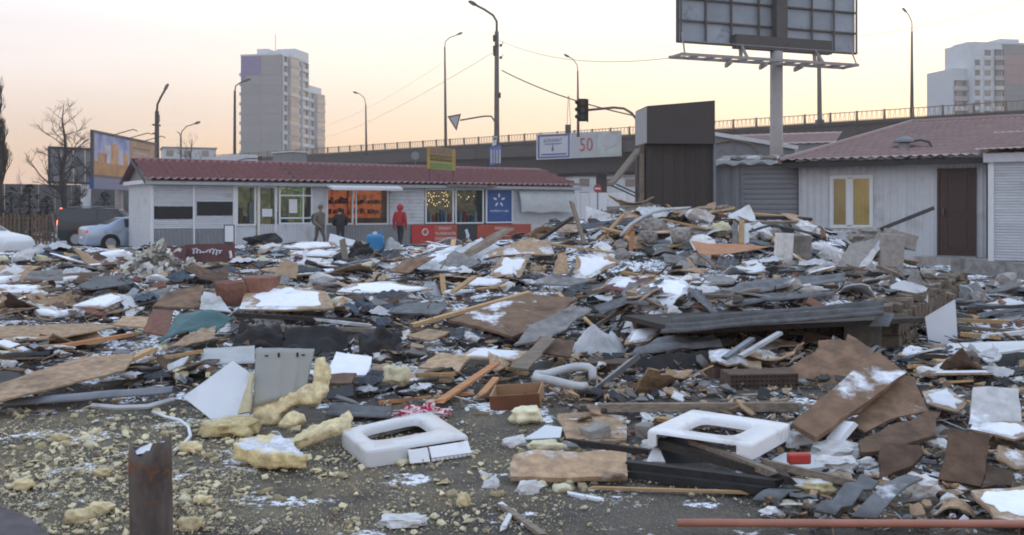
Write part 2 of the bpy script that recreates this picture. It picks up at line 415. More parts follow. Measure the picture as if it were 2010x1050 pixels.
def tile_roof(fn, nu, nv, amp, up):
    """Pressed metal tile: fn(u,v) gives the slope; waves across, steps down the slope."""
    b = MB()
    def g(u, v):
        w = .5 + .5 * math.cos(2 * math.pi * u * nu); st = (v * nv) % 1.0
        return fn(u, v) + up * amp * (w * .75 + (1 - st) * .9)
    U = nu * 4; vs = []; rows = []
    for k in range(nv):
        for s in (.0, .999): rows.append((k + s) / nv)
    vs = [g(i / U, r) for r in rows for i in range(U + 1)]
    return b.add(vs, [(j * (U + 1) + i, j * (U + 1) + i + 1, (j + 1) * (U + 1) + i + 1, (j + 1) * (U + 1) + i) for j in range(len(rows) - 1) for i in range(U)])
def frame_mb(x0, x1, z0, z1, y0, y1, w):
    return MB().box(x0, x0 + w, y0, y1, z0, z1).box(x1 - w, x1, y0, y1, z0, z1).box(x0 + w, x1 - w, y0, y1, z0, z0 + w).box(x0 + w, x1 - w, y0, y1, z1 - w, z1)
def frame(parent, x0, x1, z0, z1, y0, y1, w, mat, name='window_frame'):
    """One welded ring."""
    o = [(x0, z0), (x1, z0), (x1, z1), (x0, z1)]; i = [(x0 + w, z0 + w), (x1 - w, z0 + w), (x1 - w, z1 - w), (x0 + w, z1 - w)]
    vs = [(x, y, z) for y in (y0, y1) for ring in (o, i) for x, z in ring]; fs = []
    for k in range(4):
        j = (k + 1) % 4
        fs += [(k, j, 4 + j, 4 + k), (8 + k, 12 + k, 12 + j, 8 + j), (k, 8 + k, 8 + j, j), (4 + k, 4 + j, 12 + j, 12 + k)]
    return MB().add(vs, fs).build(name, mat, parent)

# wall materials
SIDW = M('white_siding', (.49, .52, .555), .6, .07, 3, dirt=.40, dirtc=(.33, .335, .33), bump=.03, ovar=.05)
SIDG = M('grey_siding', (.20, .215, .235), .6, .06, 5, dirt=.25, dirtc=(.13, .13, .13), bump=.03, ovar=.06)
ROOFR = M('red_metal_tile', (.165, .052, .052), .3, .10, 3, dirt=.2, dirtc=(.11, .04, .045), bump=.03, ovar=.08)
ROOFB = M('faded_red_tile', (.255, .175, .165), .36, .12, 3, dirt=.3, dirtc=(.17, .15, .14), bump=.03, ovar=.08)
PVC = M('white_pvc', (.62, .65, .68), .45, .03, 5, dirt=.1, dirtc=(.4, .4, .4), bump=0, ovar=.03)
SOFF = M('soffit_board', (.30, .29, .27), .8, .1, 5, dirt=.3, bump=.05)
GL = GLASS()
FASC = M('grey_fascia', (.33, .34, .35), .7, .06, 5, dirt=.2, bump=.02)

# ================================================================ left kiosk row
K = Wall(299, 38.6, 1125, 49.7); KD = 4.2
k = K.root('kiosk_row', 'long white shop kiosk with a red tiled roof and lit windows', 'kiosk')
ZE, ZR = 2.76, 3.60
MB().box(0.02, K.L - .02, .9, KD, -.3, ZE).build('wall_core', FASC, k)
# end wall, lapped siding
b = MB()
z = -.3
while z < ZE - .02:
    h = min(.14, ZE - z); b.add([(-.03, .03, z), (-.03, KD, z), (-.012, KD, z + h), (-.012, .03, z + h)], [(0, 1, 2, 3)]); z += .14
b.add([(-.004, .0, -.3), (-.004, KD, -.3), (-.004, KD, ZE), (-.004, 0, ZE)], [(0, 1, 2, 3)])
b.build('end_wall', SIDW, k)
MB().add([(-.02, 0, ZE + .01), (-.02, KD, ZE + .01), (-.02, KD / 2, ZR - .03)], [(0, 1, 2)]).build('gable', SIDG, k)
MB().box(-.24, -.03, -.1, KD + .1, ZE - .16, ZE - .01).build('gable_board', PVC, k)
# roof in three sheet runs plus the back slope
seams = [-.35, K.t(576), K.t(872), K.L + .3]
for i in range(3):
    a, c = seams[i] + .01, seams[i + 1] - .01; n = Vector((0, -.35, 1)).normalized()
    hip = .9 if i == 2 else 0
    f = lambda u, v: Vector((a + (c - a) * u - (hip * v * max(0, u - .6) / .4), -.42 + (KD / 2 + .42) * v, ZE - .10 + (ZR - ZE + .10) * v))
    tile_roof(f, max(4, int((c - a) / .30)), 5, .11, n).build('metal_tile_sheet', ROOFR, k, smooth=True)
for i in range(7):
    a = (465, 474, 484, 493, 551, 562, 600)[i]; x0, x1, z0, z1 = K.rect(a, 438 - (18, 30, 14, 40, 22, 14, 30)[i], a + 7, 438)
    MB().box(x0, x1, .25, .5, z0, z1).build('display_box', (GREY, CARD, SIDG, PLAST, CARD, BLUEP, WOODG)[i], k)
MB().add([(-.35, KD / 2, ZR - .01), (K.L - .6, KD / 2, ZR - .01), (K.L + .3, KD + .4, ZE - .1), (-.35, KD + .4, ZE - .1)], [(0, 1, 2, 3)]).build('back_slope', ROOFR, k)
b = MB().tube([(-.36, KD / 2, ZR + .03), (K.L - .6, KD / 2, ZR + .03)], .075, 8); b.build('ridge_cap', ROOFR, k)
for sx in (-.37,):
    MB().beam((sx, -.44, ZE - .12), (sx, KD / 2, ZR), .03, .14).build('barge_board', DARKST, k)
MB().box(-.3, K.L + .25, -.40, -.38, ZE - .20, ZE - .075).build('fascia', FASC, k)
MB().box(-.3, K.L + .25, -.38, .0, ZE - .21, ZE - .19).build('soffit', SOFF, k)
MB().beam((K.t(576), -.45, ZE - .03), (K.t(576), KD / 2, ZR + .06), .1, .05).build('roof_joint', DARKST, k)
MB().box(K.t(868), K.t(962), -.62, -.41, ZE - .12, ZE - .03).build('lamp_board', WOODG, k)

def kwin(px0, py0, px1, py1, inside, w=.07, fr=True, par=None, mull=()):
    x0, x1, z0, z1 = K.rect(px0, py0, px1, py1)
    f = frame(k, x0, x1, z0, z1, -.05, .03, w, PVC)
    MB().box(x0 + w, x1 - w, -.012, -.006, z0 + w, z1 - w).build('pane', GL, f)
    for fx, horiz in mull:
        if horiz: MB().box(x0 + w, x1 - w, -.045, .02, z0 + (z1 - z0) * fx - .03, z0 + (z1 - z0) * fx + .03).build('transom', PVC, f)
        else: MB().box(x0 + (x1 - x0) * fx - .03, x0 + (x1 - x0) * fx + .03, -.043, .02, z0 + w, z1 - w).build('mullion', PVC, f)
    # the lit shop behind the glass: back panel and shelves of goods
    bk = MB().box(x0, x1, .72, .74, z0, z1).build('shop_interior', inside, k)
    return x0, x1, z0, z1
GRN = EM('green_shop_light', (.35, .35, .12), .30, (3.2, (.03, .045, .045), (.20, .19, .10), (.06, .075, .06), (.36, .29, .15), (.12, .12, .09), (.55, .50, .36)))
ORA = EM('orange_shop_light', (.7, .16, .03), .50, (4, (.015, .010, .008), (.13, .035, .018), (.50, .11, .03), (.34, .10, .04), (.80, .34, .12)))
DIM = EM('dim_shop_light', (.2, .18, .1), .22, (6, (.02, .02, .018), (.12, .09, .05), (.30, .24, .14), (.2, .2, .2)))
zs = K.z(380, 450)
# ends and fillers: white wall skin between openings
def skin(px0, py0, px1, py1, mat=SIDW, y=-.0, name='wall_panel'):
    x0, x1, z0, z1 = K.rect(px0, py0, px1, py1)
    return MB().box(x0, x1, y, y + .05, z0, z1).build(name, mat, k)
x0, x1, z0, z1 = K.rect(301, 361, 378, 449); shutter(k, x0, x1, z0, ZE - .2, -.01, .085, SIDW)
x0, x1, z0, z1 = K.rect(382, 361, 457, 449); shutter(k, x0, x1, z0, ZE - .2, -.01, .085, SIDW)
for p0, p1 in ((296, 301), (378, 382), (457, 463)):
    MB().box(K.t(p0), K.t(p1), -.06, .02, -.3, ZE - .2).build('corner_post', PVC, k)
for q in ((302, 405, 378, 430), (386, 396, 456, 423)):
    x0, x1, z0, z1 = K.rect(*q); MB().grid(lambda u, v: Vector((x0 + (x1 - x0) * u, -.036 - .006 * math.sin(9 * u), z0 + (z1 - z0) * v + .02 * noise.noise(Vector((u * 9, v * 5, q[0]))))), 16, 2).build('black_patch', BLACK, k)
corr(K.t(299), K.t(440), -.3, zs + .02, -.035, .16, .03).build('ribbed_apron', SIDG, k)
# left shop: window, glazed door, window, each over a white panel
zb = -.3
kwin(463, 364, 502, 443, GRN)
skin(463, 443, 502, 500)
xd0, xd1, zd0, zd1 = K.rect(505, 364, 543, 500)
dr = frame(k, xd0, xd1, zd0, zd1, -.06, .03, .10, PVC, 'door')
MB().box(xd0 + .1, xd1 - .1, -.02, -.014, K.z(524, 440), zd1 - .1).build('pane', GL, dr)
MB().box(xd0 + .1, xd1 - .1, -.03, .02, zd0 + .1, K.z(524, 440)).build('door_panel', PVC, dr)
MB().box(xd1 - .16, xd1 - .12, -.12, -.06, 1.0, 1.18).build('handle', DARKST, dr)
MB().box(xd0, xd1, .72, .74, zd0, zd1).build('shop_interior', GRN, k)
x0, x1, z0, z1 = K.rect(514, 410, 534, 425); MB().box(x0, x1, -.027, -.022, z0, z1).build('paper_notice', PVC, k)
kwin(547, 364, 613, 440, GRN, mull=((.74, True), (.16, True), (.72, False)))
x0, x1, z0, z1 = K.rect(567, 391, 583, 418); MB().box(x0, x1, -.027, -.022, z0, z1).build('paper_notice', PVC, k)
corr(K.t(505), K.t(640), -.3, K.z(575, 440), -.03, .13, .02).build('ribbed_apron', SIDW, k)
skin(613, 362, 640, 441)
# fairy lights hung along the window
def bulbs(pts, r, mat, name='string_lights'):
    b = MB()
    for p in pts:
        b.add([Vector(v) * r + Vector(p) for v in ICO1[0]], ICO1[1])
    o = b.build(name, mat, k); tag(o, kind='stuff'); return o
gp = [(550 + rnd.random() * 58, 367 + rnd.random() * 16) for _ in range(16)] + [(591 + rnd.random() * 3, 372 + i * 4) for i in range(16)]
bulbs([(K.t(a), .10, K.z(a, c)) for a, c in gp], .017, EM('green_bulb', (.3, .85, .3), .9))
# orange shop under the white awning
for q in ((640, 370, 693, 441), (697, 370, 762, 441)):
    x0, x1, z0, z1 = kwin(*q, ORA)
    for f_ in (.30, .58):
        MB().box(x0 + .08, x1 - .08, .45, .68, z0 + (z1 - z0) * f_, z0 + (z1 - z0) * f_ + .025).build('shelf', WOODG, k)
        xx = x0 + .1
        while xx < x1 - .2:
            w_ = rnd.uniform(.07, .17); h_ = rnd.uniform(.10, .28)
            if rnd.random() < .75: MB().box(xx, xx + w_, .48, .62, z0 + (z1 - z0) * f_ + .026, z0 + (z1 - z0) * f_ + .026 + h_).build('goods', rnd.choice((ORNG, MAROON, CARD, REDP, WOODO, BROWN)), k)
            xx += w_ + .02
    MB().box(x0 + .06, x1 - .06, .1, .45, z0 + .05, z0 + .30).build('counter', ORNG, k)
x0, x1, z0, z1 = K.rect(632, 361, 776, 370)
MB().add([(x0, -.02, z1), (x1, -.02, z1), (x1 - .1, -.95, z0 + .02), (x0 + .1, -.95, z0 + .02), (x0, -.02, z1 - .02), (x1, -.02, z1 - .02), (x1 - .1, -.95, z0 - .09), (x0 + .1, -.95, z0 - .09)],
         [(0, 1, 2, 3), (7, 6, 5, 4), (3, 2, 6, 7), (0, 3, 7, 4), (1, 5, 6, 2)]).build('awning', PVC, k)
corr(K.t(640), K.t(806), -.3, K.z(720, 442), -.03, .13, .02).build('ribbed_apron', SIDG, k)
x0, x1, z0, z1 = K.rect(764, 366, 832, 441)
louvre(x0, x1, K.z(800, 441), ZE - .2, -.02, .16, .02).build('wall_panel', SIDW, k)
# glittering shop, two windows
kwin(834, 370, 890, 439, DIM); kwin(893, 370, 949, 439, DIM)
gp = [(840 + rnd.random() * 46, 376 + abs(rnd.gauss(14, 9))) for _ in range(46)] + [(898 + rnd.random() * 40, 378 + rnd.random() * 16) for _ in range(9)]
bulbs([(K.t(a), .14 + rnd.random() * .3, K.z(a, min(c, 405))) for a, c in gp], .022, EM('warm_bulb', (1, .68, .3), 1.5))
bb = MB()
for i in range(14):
    a = 840 + i * 7.4; h = 12 + rnd.random() * 14
    if 886 < a < 898: continue
    x0, x1, z0, z1 = K.rect(a, 436 - h, a + 5, 436); bb = MB().box(x0, x1, .2, .35, z0, z1)
    bb.build('display_box', (BLUEP, PLAST, REDP, GREY)[i % 4], k)
# blue poster
x0, x1, z0, z1 = K.rect(953, 370, 1006, 438)
frame(k, x0, x1, z0, z1, -.05, .03, .07, PVC, 'poster_frame')
BLU = M('poster_blue', (.022, .075, .24), .5, .06, 4, dirt=.1, dirtc=(.02, .05, .15), bump=0)
po = MB().box(x0 + .07, x1 - .07, -.03, -.02, z0 + .07, z1 - .07).build('blue_poster', BLU, k)
WPR = M('white_print', (.6, .65, .72), .6, .04, 4, dirt=0, bump=0, ovar=0)
cxp, czp = (x0 + x1) / 2 - .02, z0 + (z1 - z0) * .66
for i in range(5):
    a = math.pi / 2 + i * 2 * math.pi / 5; da = Vector((math.cos(a), 0, math.sin(a))); pa = Vector((-da.z, 0, da.x))
    c0 = Vector((cxp, -.034, czp))
    MB().prism([c0 + da * .12, c0 + da * .20 + pa * .055, c0 + da * .33 + pa * .03, c0 + da * .34, c0 + da * .33 - pa * .03, c0 + da * .20 - pa * .055], (0, .003, 0)).build('star_petal', WPR, po)
text('київстар', po, x0 + .25, x1 - .25, z0 + .52, z0 + .66, -.035, WPR)
# grey rolled tarp box at the right end
x0, x1, z0, z1 = K.rect(1014, 366, 1123, 416)
TARP = M('grey_tarp', (.36, .38, .39), .5, .1, 5, dirt=.25, dirtc=(.2, .2, .2), bump=.15)
MB().grid(lambda u, v: Vector((x0 + (x1 - x0) * u, -.06 - .42 * math.sin(min(1, (1 - v) * 1.25) * math.pi * .5) * (.9 + .1 * math.sin(u * 17)), z0 + (z1 - z0) * v + .03 * math.sin(u * 13) * (1 - v))), 30, 10).build('rolled_tarp', TARP, k, smooth=True)
skin(1006, 362, 1123, 440); corr(K.t(1008), K.L - .02, -.3, K.z(1060, 439), -.02, .2, .02).build('ribbed_apron', SIDW, k)
# the strip above the openings
MB().box(.0, K.L, .005, .06, ZE - .24, ZE).build('head_rail', FASC, k)
MB().box(K.L - .06, K.L, 0.0, KD, -.3, ZE - .01).build('far_end_wall', SIDW, k)
# red repair adverts on the apron
RED = M('advert_red', (.42, .035, .03), .6, .08, 3, dirt=.25, dirtc=(.20, .05, .035), bump=0)
RED2 = M('advert_orange_red', (.40, .075, .04), .6, .08, 3, dirt=.3, dirtc=(.18, .06, .04), bump=0)
DKB = M('advert_dark', (.03, .04, .045), .6, .2, 3, dirt=.2, bump=0)
x0, x1, z0, z1 = K.rect(806, 441, 849, 492); s1 = MB().box(x0, x1, -.10, -.075, z0, z1).build('red_advert', RED, k)
c0 = Vector(((x0 + x1) / 2 + .12, -.11, z0 + (z1 - z0) * .72))
MB().tube([c0 + Vector((math.cos(a), 0, math.sin(a))) * .14 for a in [i * 2 * math.pi / 20 for i in range(21)]], .03, 6, False).build('ring_emblem', WPR, s1)
MB().prism([c0 + Vector((math.cos(a) * .08, 0, math.sin(a) * .08)) for a in [i * 2 * math.pi / 12 for i in range(12)]], (0, .01, 0)).build('emblem_drop', RED2, s1)
x0, x1, z0, z1 = K.rect(849.6, 441, 895, 492); s2 = MB().box(x0, x1, -.10, -.075, z0, z1).build('red_advert', RED2, k)
for i, w in enumerate(('РЕМОНТ', 'ТЕЛЕФОНОВ', 'ПЛАНШЕТОВ', 'НОУТБУКОВ')):
    ww = .22 if i == 0 else .06; zt = z1 - .10 - i * .24
    text(w, s2, x0 + (x1 - x0) * ww, x1 - (x1 - x0) * (ww if i else .25), zt - .13, zt, -.104, WPR)
x0, x1, z0, z1 = K.rect(895.6, 441, 934, 492); s3 = MB().box(x0, x1, -.10, -.075, z0, z1).build('dark_advert', DKB, k)
MB().prism([Vector((x0 + (x1 - x0) * a, -.103, z0 + (z1 - z0) * c)) for a, c in ((.42, .3), (.55, .3), (.62, .6), (.5, .85), (.38, .8), (.45, .6))], (0, .002, 0)).build('pale_figure_print', WPR, s3)
x0, x1, z0, z1 = K.rect(934.6, 440, 1040, 492); s4 = MB().box(x0, x1, -.10, -.075, z0, z1).build('red_advert', RED2, k)
text('РЕМОНТ', s4, x0 + 1.0, x0 + 1.75, z1 - .26, z1 - .13, -.104, WPR)
# sign on the roof
rs = Wall(843, 40.5, 894, 42.6)
g = thing('roof_sign', 'small yellow and green advertising sign standing on the red kiosk roof', 'sign', (rs.A.x, rs.A.y, 0), rs.rz)
YEL = M('sign_yellow', (.42, .27, .05), .6, .08, 4, dirt=.2, bump=0); GRE = M('sign_green', (.12, .25, .07), .6, .1, 4, dirt=.2, bump=0)
BRN = M('sign_brown', (.20, .13, .09), .7, .1, 4, dirt=.2, bump=0)
L = rs.L; za, zc = rs.z(868, 333), rs.z(868, 290); hh = zc - za
MB().box(0, L, 0, .12, za, zc).build('sign_box', YEL, g)
MB().box(.06, L - .3, -.006, -.001, za + .04, za + hh * .28).build('green_band', GRE, g)
MB().box(.06, L - .3, -.006, -.001, za + hh * .68, zc - .03).build('brown_band', BRN, g)
MB().box(.06, L - .32, -.006, -.001, za + hh * .38, za + hh * .64).build('dark_band', DKB, g)
text('АКСЕСУАРИ', g, .1, L - .36, za + hh * .43, za + hh * .59, -.012, YEL)
for x in (.1, L - .1): MB().tube([(x, .06, za), (x, .06, za - .55)], .025, 6).build('leg', DARKST, g)

# ================================================================ dark brown kiosk
DKW = M('dark_brown_board', (.040, .032, .029), .75, .12, 5, dirt=.2, bump=.05, ovar=.15)
DKF = M('dark_grey_fascia', (.052, .044, .042), .7, .06, 3, dirt=.15, dirtc=(.045, .04, .04), bump=.02)
D = Wall(1270, 24.3, 1403, 24.45)
g = D.root('dark_kiosk', 'tall dark brown boarded kiosk with a high plain fascia', 'kiosk')
zt, zt2 = D.z(1270, 208), D.z(1403, 197); zf = D.z(1335, 282); KDD = 1.3
MB().prism([Vector((0, -.02, zf)), Vector((D.L, -.02, zf)), Vector((D.L, -.02, zt2)), Vector((0, -.02, zt))], (0, KDD + .02, 0)).build('fascia_box', DKF, g)
MB().box(-.012, -.001, 0, KDD, zf + .02, zt - .03).build('fascia_side', FASC, g)
bw = MB().box(0, .128, -.02, .02, 0, 1); bm_ = me(bw.v, bw.f, DKW)
n = int(D.L / .135)
for i in range(n): share('board', bm_, g, (.04 + i * (D.L - .05) / n, .22 - .012 * (i % 2), -.2), None, ((D.L / n) / .132, 1, zf + .2))
MB().box(.03, D.L - .02, .25, KDD, -.2, zf - .01).build('wall_core', DKW, g)
MB().box(D.L - .0, D.L + .06, .1, .25, -.2, zf).build('corner_post', STEEL, g)
a = MB(); a.add([(-.02, .3, zf - .05), (-.02, 1.25, zf - .05), (-.75, 1.25, zf - .95), (-.75, .3, zf - .95), (-.02, .3, zf - .12), (-.02, 1.25, zf - .12), (-.75, 1.25, zf - 1.02), (-.75, .3, zf - 1.02)],
      [(0, 1, 2, 3), (7, 6, 5, 4), (3, 2, 6, 7), (0, 3, 7, 4), (1, 5, 6, 2)]); a.build('side_flap', WOODG, g)
for y in (.35, 1.15): MB().tube([(-.7, y, zf - 1.0), (-.03, y, zf - 1.3)], .02, 6).build('flap_stay', DARKST, g)
MB().box(-.12, -.0, .3, .42, -.2, zf).build('side_post', WOODG, g)

# ================================================================ grey sheds with the roller shutter
G = Wall(1403, 25.9, 1568, 25.2)
g = G.root('grey_shed', 'low grey metal shed with a wide roller shutter beside the white hut', 'shed')
zt = G.z(1490, 322)
x0, x1 = G.t(1459), G.t(1566)
shutter(g, x0, x1, 0, zt, 0, .13, SIDG)
corr(0.02, x0 - .06, -.2, zt, 0, .3, .02).build('side_panel', SIDG, g)
MB().box(x0 - .06, x0, -.04, .03, -.2, zt).build('shutter_rail', STEEL, g)
MB().box(-.0, G.L, .06, 3, -.2, zt).build('wall_core', SIDG, g)
b = MB(); b.grid(lambda u, v: Vector((G.L * (-.03 + 1.05 * u), -.28 + 3.2 * v, zt + .07 + .32 * v + .05 * noise.noise(Vector((u * 9, v * 3, 1))) - (.07 if v < .1 else 0) * (1 + .6 * math.sin(u * 31)))), 40, 8)
b.build('sagging_roof_sheet', GREY, g, smooth=True)
for i in range(7):
    c = Vector((G.L * (.25 + .1 * i), .25 + .3 * (i % 2), zt + .16)); r = .08 + .05 * rnd.random()
    MB().add([Vector((v.x * r * 1.6, v.y * r, v.z * r * .7)) * (1 + .3 * noise.noise(v * 2 + c)) + c for v in ICO2[0]], ICO2[1]).build('roof_junk', (GREY, WOODG, PLAST)[i % 3], g)
B = Wall(1400, 31, 1560, 30)
g = B.root('back_shed', 'pale shed with a sloping top half hidden behind the grey shed', 'shed')
z0, z1 = B.z(1400, 263), B.z(1560, 292)
MB().prism([Vector((0, 0, 0)), Vector((B.L, 0, 0)), Vector((B.L, 0, z1)), Vector((0, 0, z0))], (0, 3, 0)).build('wall', SIDG, g)
MB().beam((-.1, -.05, z0 + .03), (B.L + .1, -.05, z1 + .03), .14, .12).build('top_trim', PVC, g)
MB().tube([(.1, -.06, z0 - .3), (.6, -.1, z0 - .2), (1.2, -.1, z0 - .35), (1.45, -.1, z0 - .75), (1.0, -.1, z0 - 1.0), (.4, -.1, z0 - .95), (.15, -.1, z0 - 1.2)], .03, 6).build('cable_loop', WOODG, g)
# red-roofed stall seen past it
B2 = Wall(1405, 40, 1640, 38)
g = B2.root('far_stall', 'faded red roof of a stall below the flyover behind the billboard column', 'stall')
z0 = B2.z(1520, 262)
tile_roof(lambda u, v: Vector((B2.L * u, 2.2 * v, z0 - .45 + .6 * v)), 14, 4, .03, Vector((0, -.3, 1)).normalized()).build('roof', ROOFB, g, smooth=True)
MB().box(.05, B2.L - .05, .1, 2.2, 0, z0 - .42).build('wall', SIDG, g)

# ================================================================ white hut at the right
Wt = Wall(1568, 25.0, 1936, 22.5)
g = hut = Wt.root('white_hut', 'white ribbed metal hut with brown door and yellow curtained window', 'hut')
ZB = Wt.z(1880, 500); ZT = Wt.z(1750, 313)
xw0, xw1, zw0, zw1 = Wt.rect(1630, 344, 1714, 448)
xo0, xo1, zo0, zo1 = Wt.rect(1840, 330, 1917, 500)
def rib(x0, x1, z0, z1): corr(x0, x1, z0, z1, 0, .17, .024).build('siding_sheet', SIDW, hut)
rib(0, xw0, ZB - .3, ZT); rib(xw0, xw1, zw1, ZT); rib(xw0, xw1, ZB - .3, zw0); rib(xw1, (xw1 + xo0) / 2, ZB - .3, ZT); rib((xw1 + xo0) / 2, xo0, ZB - .3, ZT)
rib(xo0, xo1, zo1, ZT); rib(xo1, Wt.L, ZB - .3, ZT)
MB().box(.01, Wt.L, .9, 5, 0, ZT).build('wall_core', SIDW, g)
MB().box(.0, .04, .03, .9, 0, ZT).build('end_wall', SIDW, g)
MB().box(-.05, Wt.L, -.05, .2, ZB - .75, ZB - .22).build('plinth', CONC, g)
MB().box(xo0 - .4, xo1 + .5, -.55, -.055, ZB - .75, ZB - .05).build('door_step', CONC, g)
f = frame(g, xw0, xw1, zw0, zw1, -.05, .05, .055, PVC)
xm = xw0 + (xw1 - xw0) * .47
MB().box(xm - .07, xm + .05, -.048, .04, zw0 + .08, zw1 - .08).build('mullion', PVC, f)
MB().box(xw0 + .08, xw1 - .08, -.012, -.006, zw0 + .08, zw1 - .08).build('pane', GL, f)
for a, c, nm in ((xw0 + .055, xm - .07, 'left'), (xm + .05, xw1 - .055, 'right')):
    frame(f, a, c, zw0 + .055, zw1 - .055, -.03, .03, .03, PVC, 'sash')
CUR = EM('yellow_curtain_lit', (.50, .34, .12), .27, (3, (.38, .26, .11), (.52, .37, .17), (.44, .31, .13)))
CUR2 = EM('printed_curtain_lit', (.45, .36, .2), .24, (4, (.16, .28, .27), (.48, .35, .16), (.42, .24, .14), (.5, .40, .22)))
for a, c, m_ in ((xw0 + .05, xm - .02, CUR2), (xm + .0, xw1 - .05, CUR)):
    MB().grid(lambda u, v: Vector((a + (c - a) * u, .12 + .03 * math.sin(u * 38), zw0 + (zw1 - zw0) * v)), 40, 1).build('curtain', m_, g)
DOORM = M('brown_door', (.045, .022, .020), .55, .1, 4, dirt=.1, bump=.05, grain=(6, 1, 1))
dr = MB().box(xo0 + .05, xo1 - .05, -.02, .03, zo0 + .03, zo1 - .05).build('door', DOORM, g)
for a, c in ((.08, .42), (.5, .92)):
    frame(dr, xo0 + .2, xo1 - .2, zo0 + (zo1 - zo0) * a, zo0 + (zo1 - zo0) * c, -.035, -.018, .03, DOORM, 'door_moulding')
MB().box(xo0 + .12, xo0 + .17, -.09, -.02, 1.45, 1.62).build('handle', DARKST, dr)
frame(g, xo0, xo1, zo0 - .02, zo1, -.045, .04, .05, DOORM, 'door_frame')
MB().box(xo0, xo1, -.12, -.046, zo0 - .06, zo0 - .02).build('threshold', STEEL, g)
# roof: pressed tile, hipped to the left
ER, RG = ZT - .02, ZT + 1.22
nrm = Vector((0, -.3, 1)).normalized()
for i, (ua, ub) in enumerate(((0, .34), (.34, .67), (.67, 1))):
    def f(u, v):
        U = ua + (ub - ua) * u; xa = -.35 + (Wt.L + 4.3) * U; xr = 1.7 + (Wt.L + 2.25) * U
        return Vector((xa * (1 - v) + xr * v, -.45 + 5.0 * v, ER + (RG - ER) * v))
    tile_roof(f, 13, 12, .055, nrm).build('metal_tile_sheet', ROOFB, g, smooth=True)
MB().add([(-.35, -.45, ER), (1.7, 4.55, RG), (-.35, 9, ER)], [(0, 1, 2)]).build('hip_slope', ROOFB, g)
MB().add([(1.7, 4.55, RG), (Wt.L + 3.9, 4.55, RG), (Wt.L + 3.9, 9, ER), (-.35, 9, ER)], [(0, 1, 2, 3)]).build('back_slope', ROOFB, g)
MB().tube([(-.35, -.45, ER + .05), (1.7, 4.55, RG + .05), (Wt.L + 3.9, 4.55, RG + .05)], .07, 6).build('ridge_cap', ROOFB, g)
MB().box(-.3, Wt.L + .05, -.43, -.41, ER - .14, ER - .01).build('eave_board', WOODD, g)
MB().box(-.3, Wt.L + .05, -.41, .0, ER - .10, ER - .08).build('soffit', WOODD, g)
b = MB()
for i in range(60):
    x = Wt.L * rnd.random() * .9; c = Vector((x, -.42 + .15 * rnd.random(), ER + .03)); r = .04 + .05 * rnd.random()
    b.add([Vector((v.x * r * 1.4, v.y * r, v.z * r * .5)) + c for v in ICO1[0]], ICO1[1])
tag(b.build('eave_litter', GREY, g), kind='stuff')
# flue with a cap
vx = Wt.t(1772, .6); vz = ER + .27
v_ = thing('flue_pipe', 'short grey flue with a conical cap on the hut roof', 'flue', Wt.at(vx, .75, vz - .1), Wt.rz)
MB().tube([(0, 0, -.2), (0, 0, .28)], [.16, .13], 12).build('pipe', STEEL, v_)
MB().tube([(0, 0, .30), (0, 0, .36), (0, 0, .46)], [.27, .25, .03], 14).build('cap', STEEL, v_)
MB().tube([(.1, 0, .32), (.4, -.05, .34), (.6, -.1, .28), (.72, -.15, .05)], .03, 6).build('bent_arm', DARKST, v_)
# neighbouring kiosk with the fine shutter
N = Wall(1942, 21.9, 2110, 20.9)
g = N.root('shuttered_kiosk', 'pale kiosk with a closed fine-slatted shutter at the right edge', 'kiosk')
zt, zb = N.z(1980, 318), N.z(1980, 512)
shutter(g, .1, N.L - .1, zb, zt, 0, .062, SIDW)
MB().box(-.02, .1, -.05, .4, zb - .3, zt).build('corner_post', PVC, g)
MB().box(-.1, N.L, -.14, .4, zt, zt + .20).build('fascia', SIDW, g)
MB().box(.0, N.L, .05, 3, 0, zt).build('wall_core', SIDW, g)
tile_roof(lambda u, v: Vector((-.25 + (N.L + .3) * u, -.32 + 2.2 * v, zt + .25 + .55 * v)), 12, 6, .03, nrm).build('roof_sheet', ROOFB, g, smooth=True)
# ================================================================ flyover
BCON = M('bridge_concrete', (.072, .060, .053), .95, .15, 2, dirt=.3, dirtc=(.07, .062, .056), bump=.05, ovar=.05)
BCOND = M('bridge_girder', (.050, .043, .040), .95, .15, 2, dirt=.3, dirtc=(.05, .045, .04), bump=.05, ovar=.05)
RAIL = M('rusty_rail', (.20, .145, .11), .8, .15, 4, dirt=.3, bump=0)
BR = Wall(640, 170, 2010, 96)
g = br = BR.root('flyover', 'long grey concrete flyover with a thin railing crossing behind the stalls', 'bridge')
DZ = 11.1
x0, x1 = BR.t(425), BR.t(2300)
seg = 14; n = int((x1 - x0) / seg)
for i in range(n):
    a, c = x0 + (x1 - x0) * i / n + .02, x0 + (x1 - x0) * (i + 1) / n - .02
    MB().box(a, c, -.6, 13, DZ - 2.1, DZ).build('deck_section', BCON, br)
    MB().box(a, c, .5, 12, DZ - 4.6, DZ - 2.1).build('girder', BCOND, br)
    MB().box(a, c, -.75, -.6, DZ - .35, DZ + .06).build('kerb_beam', BCON, br)
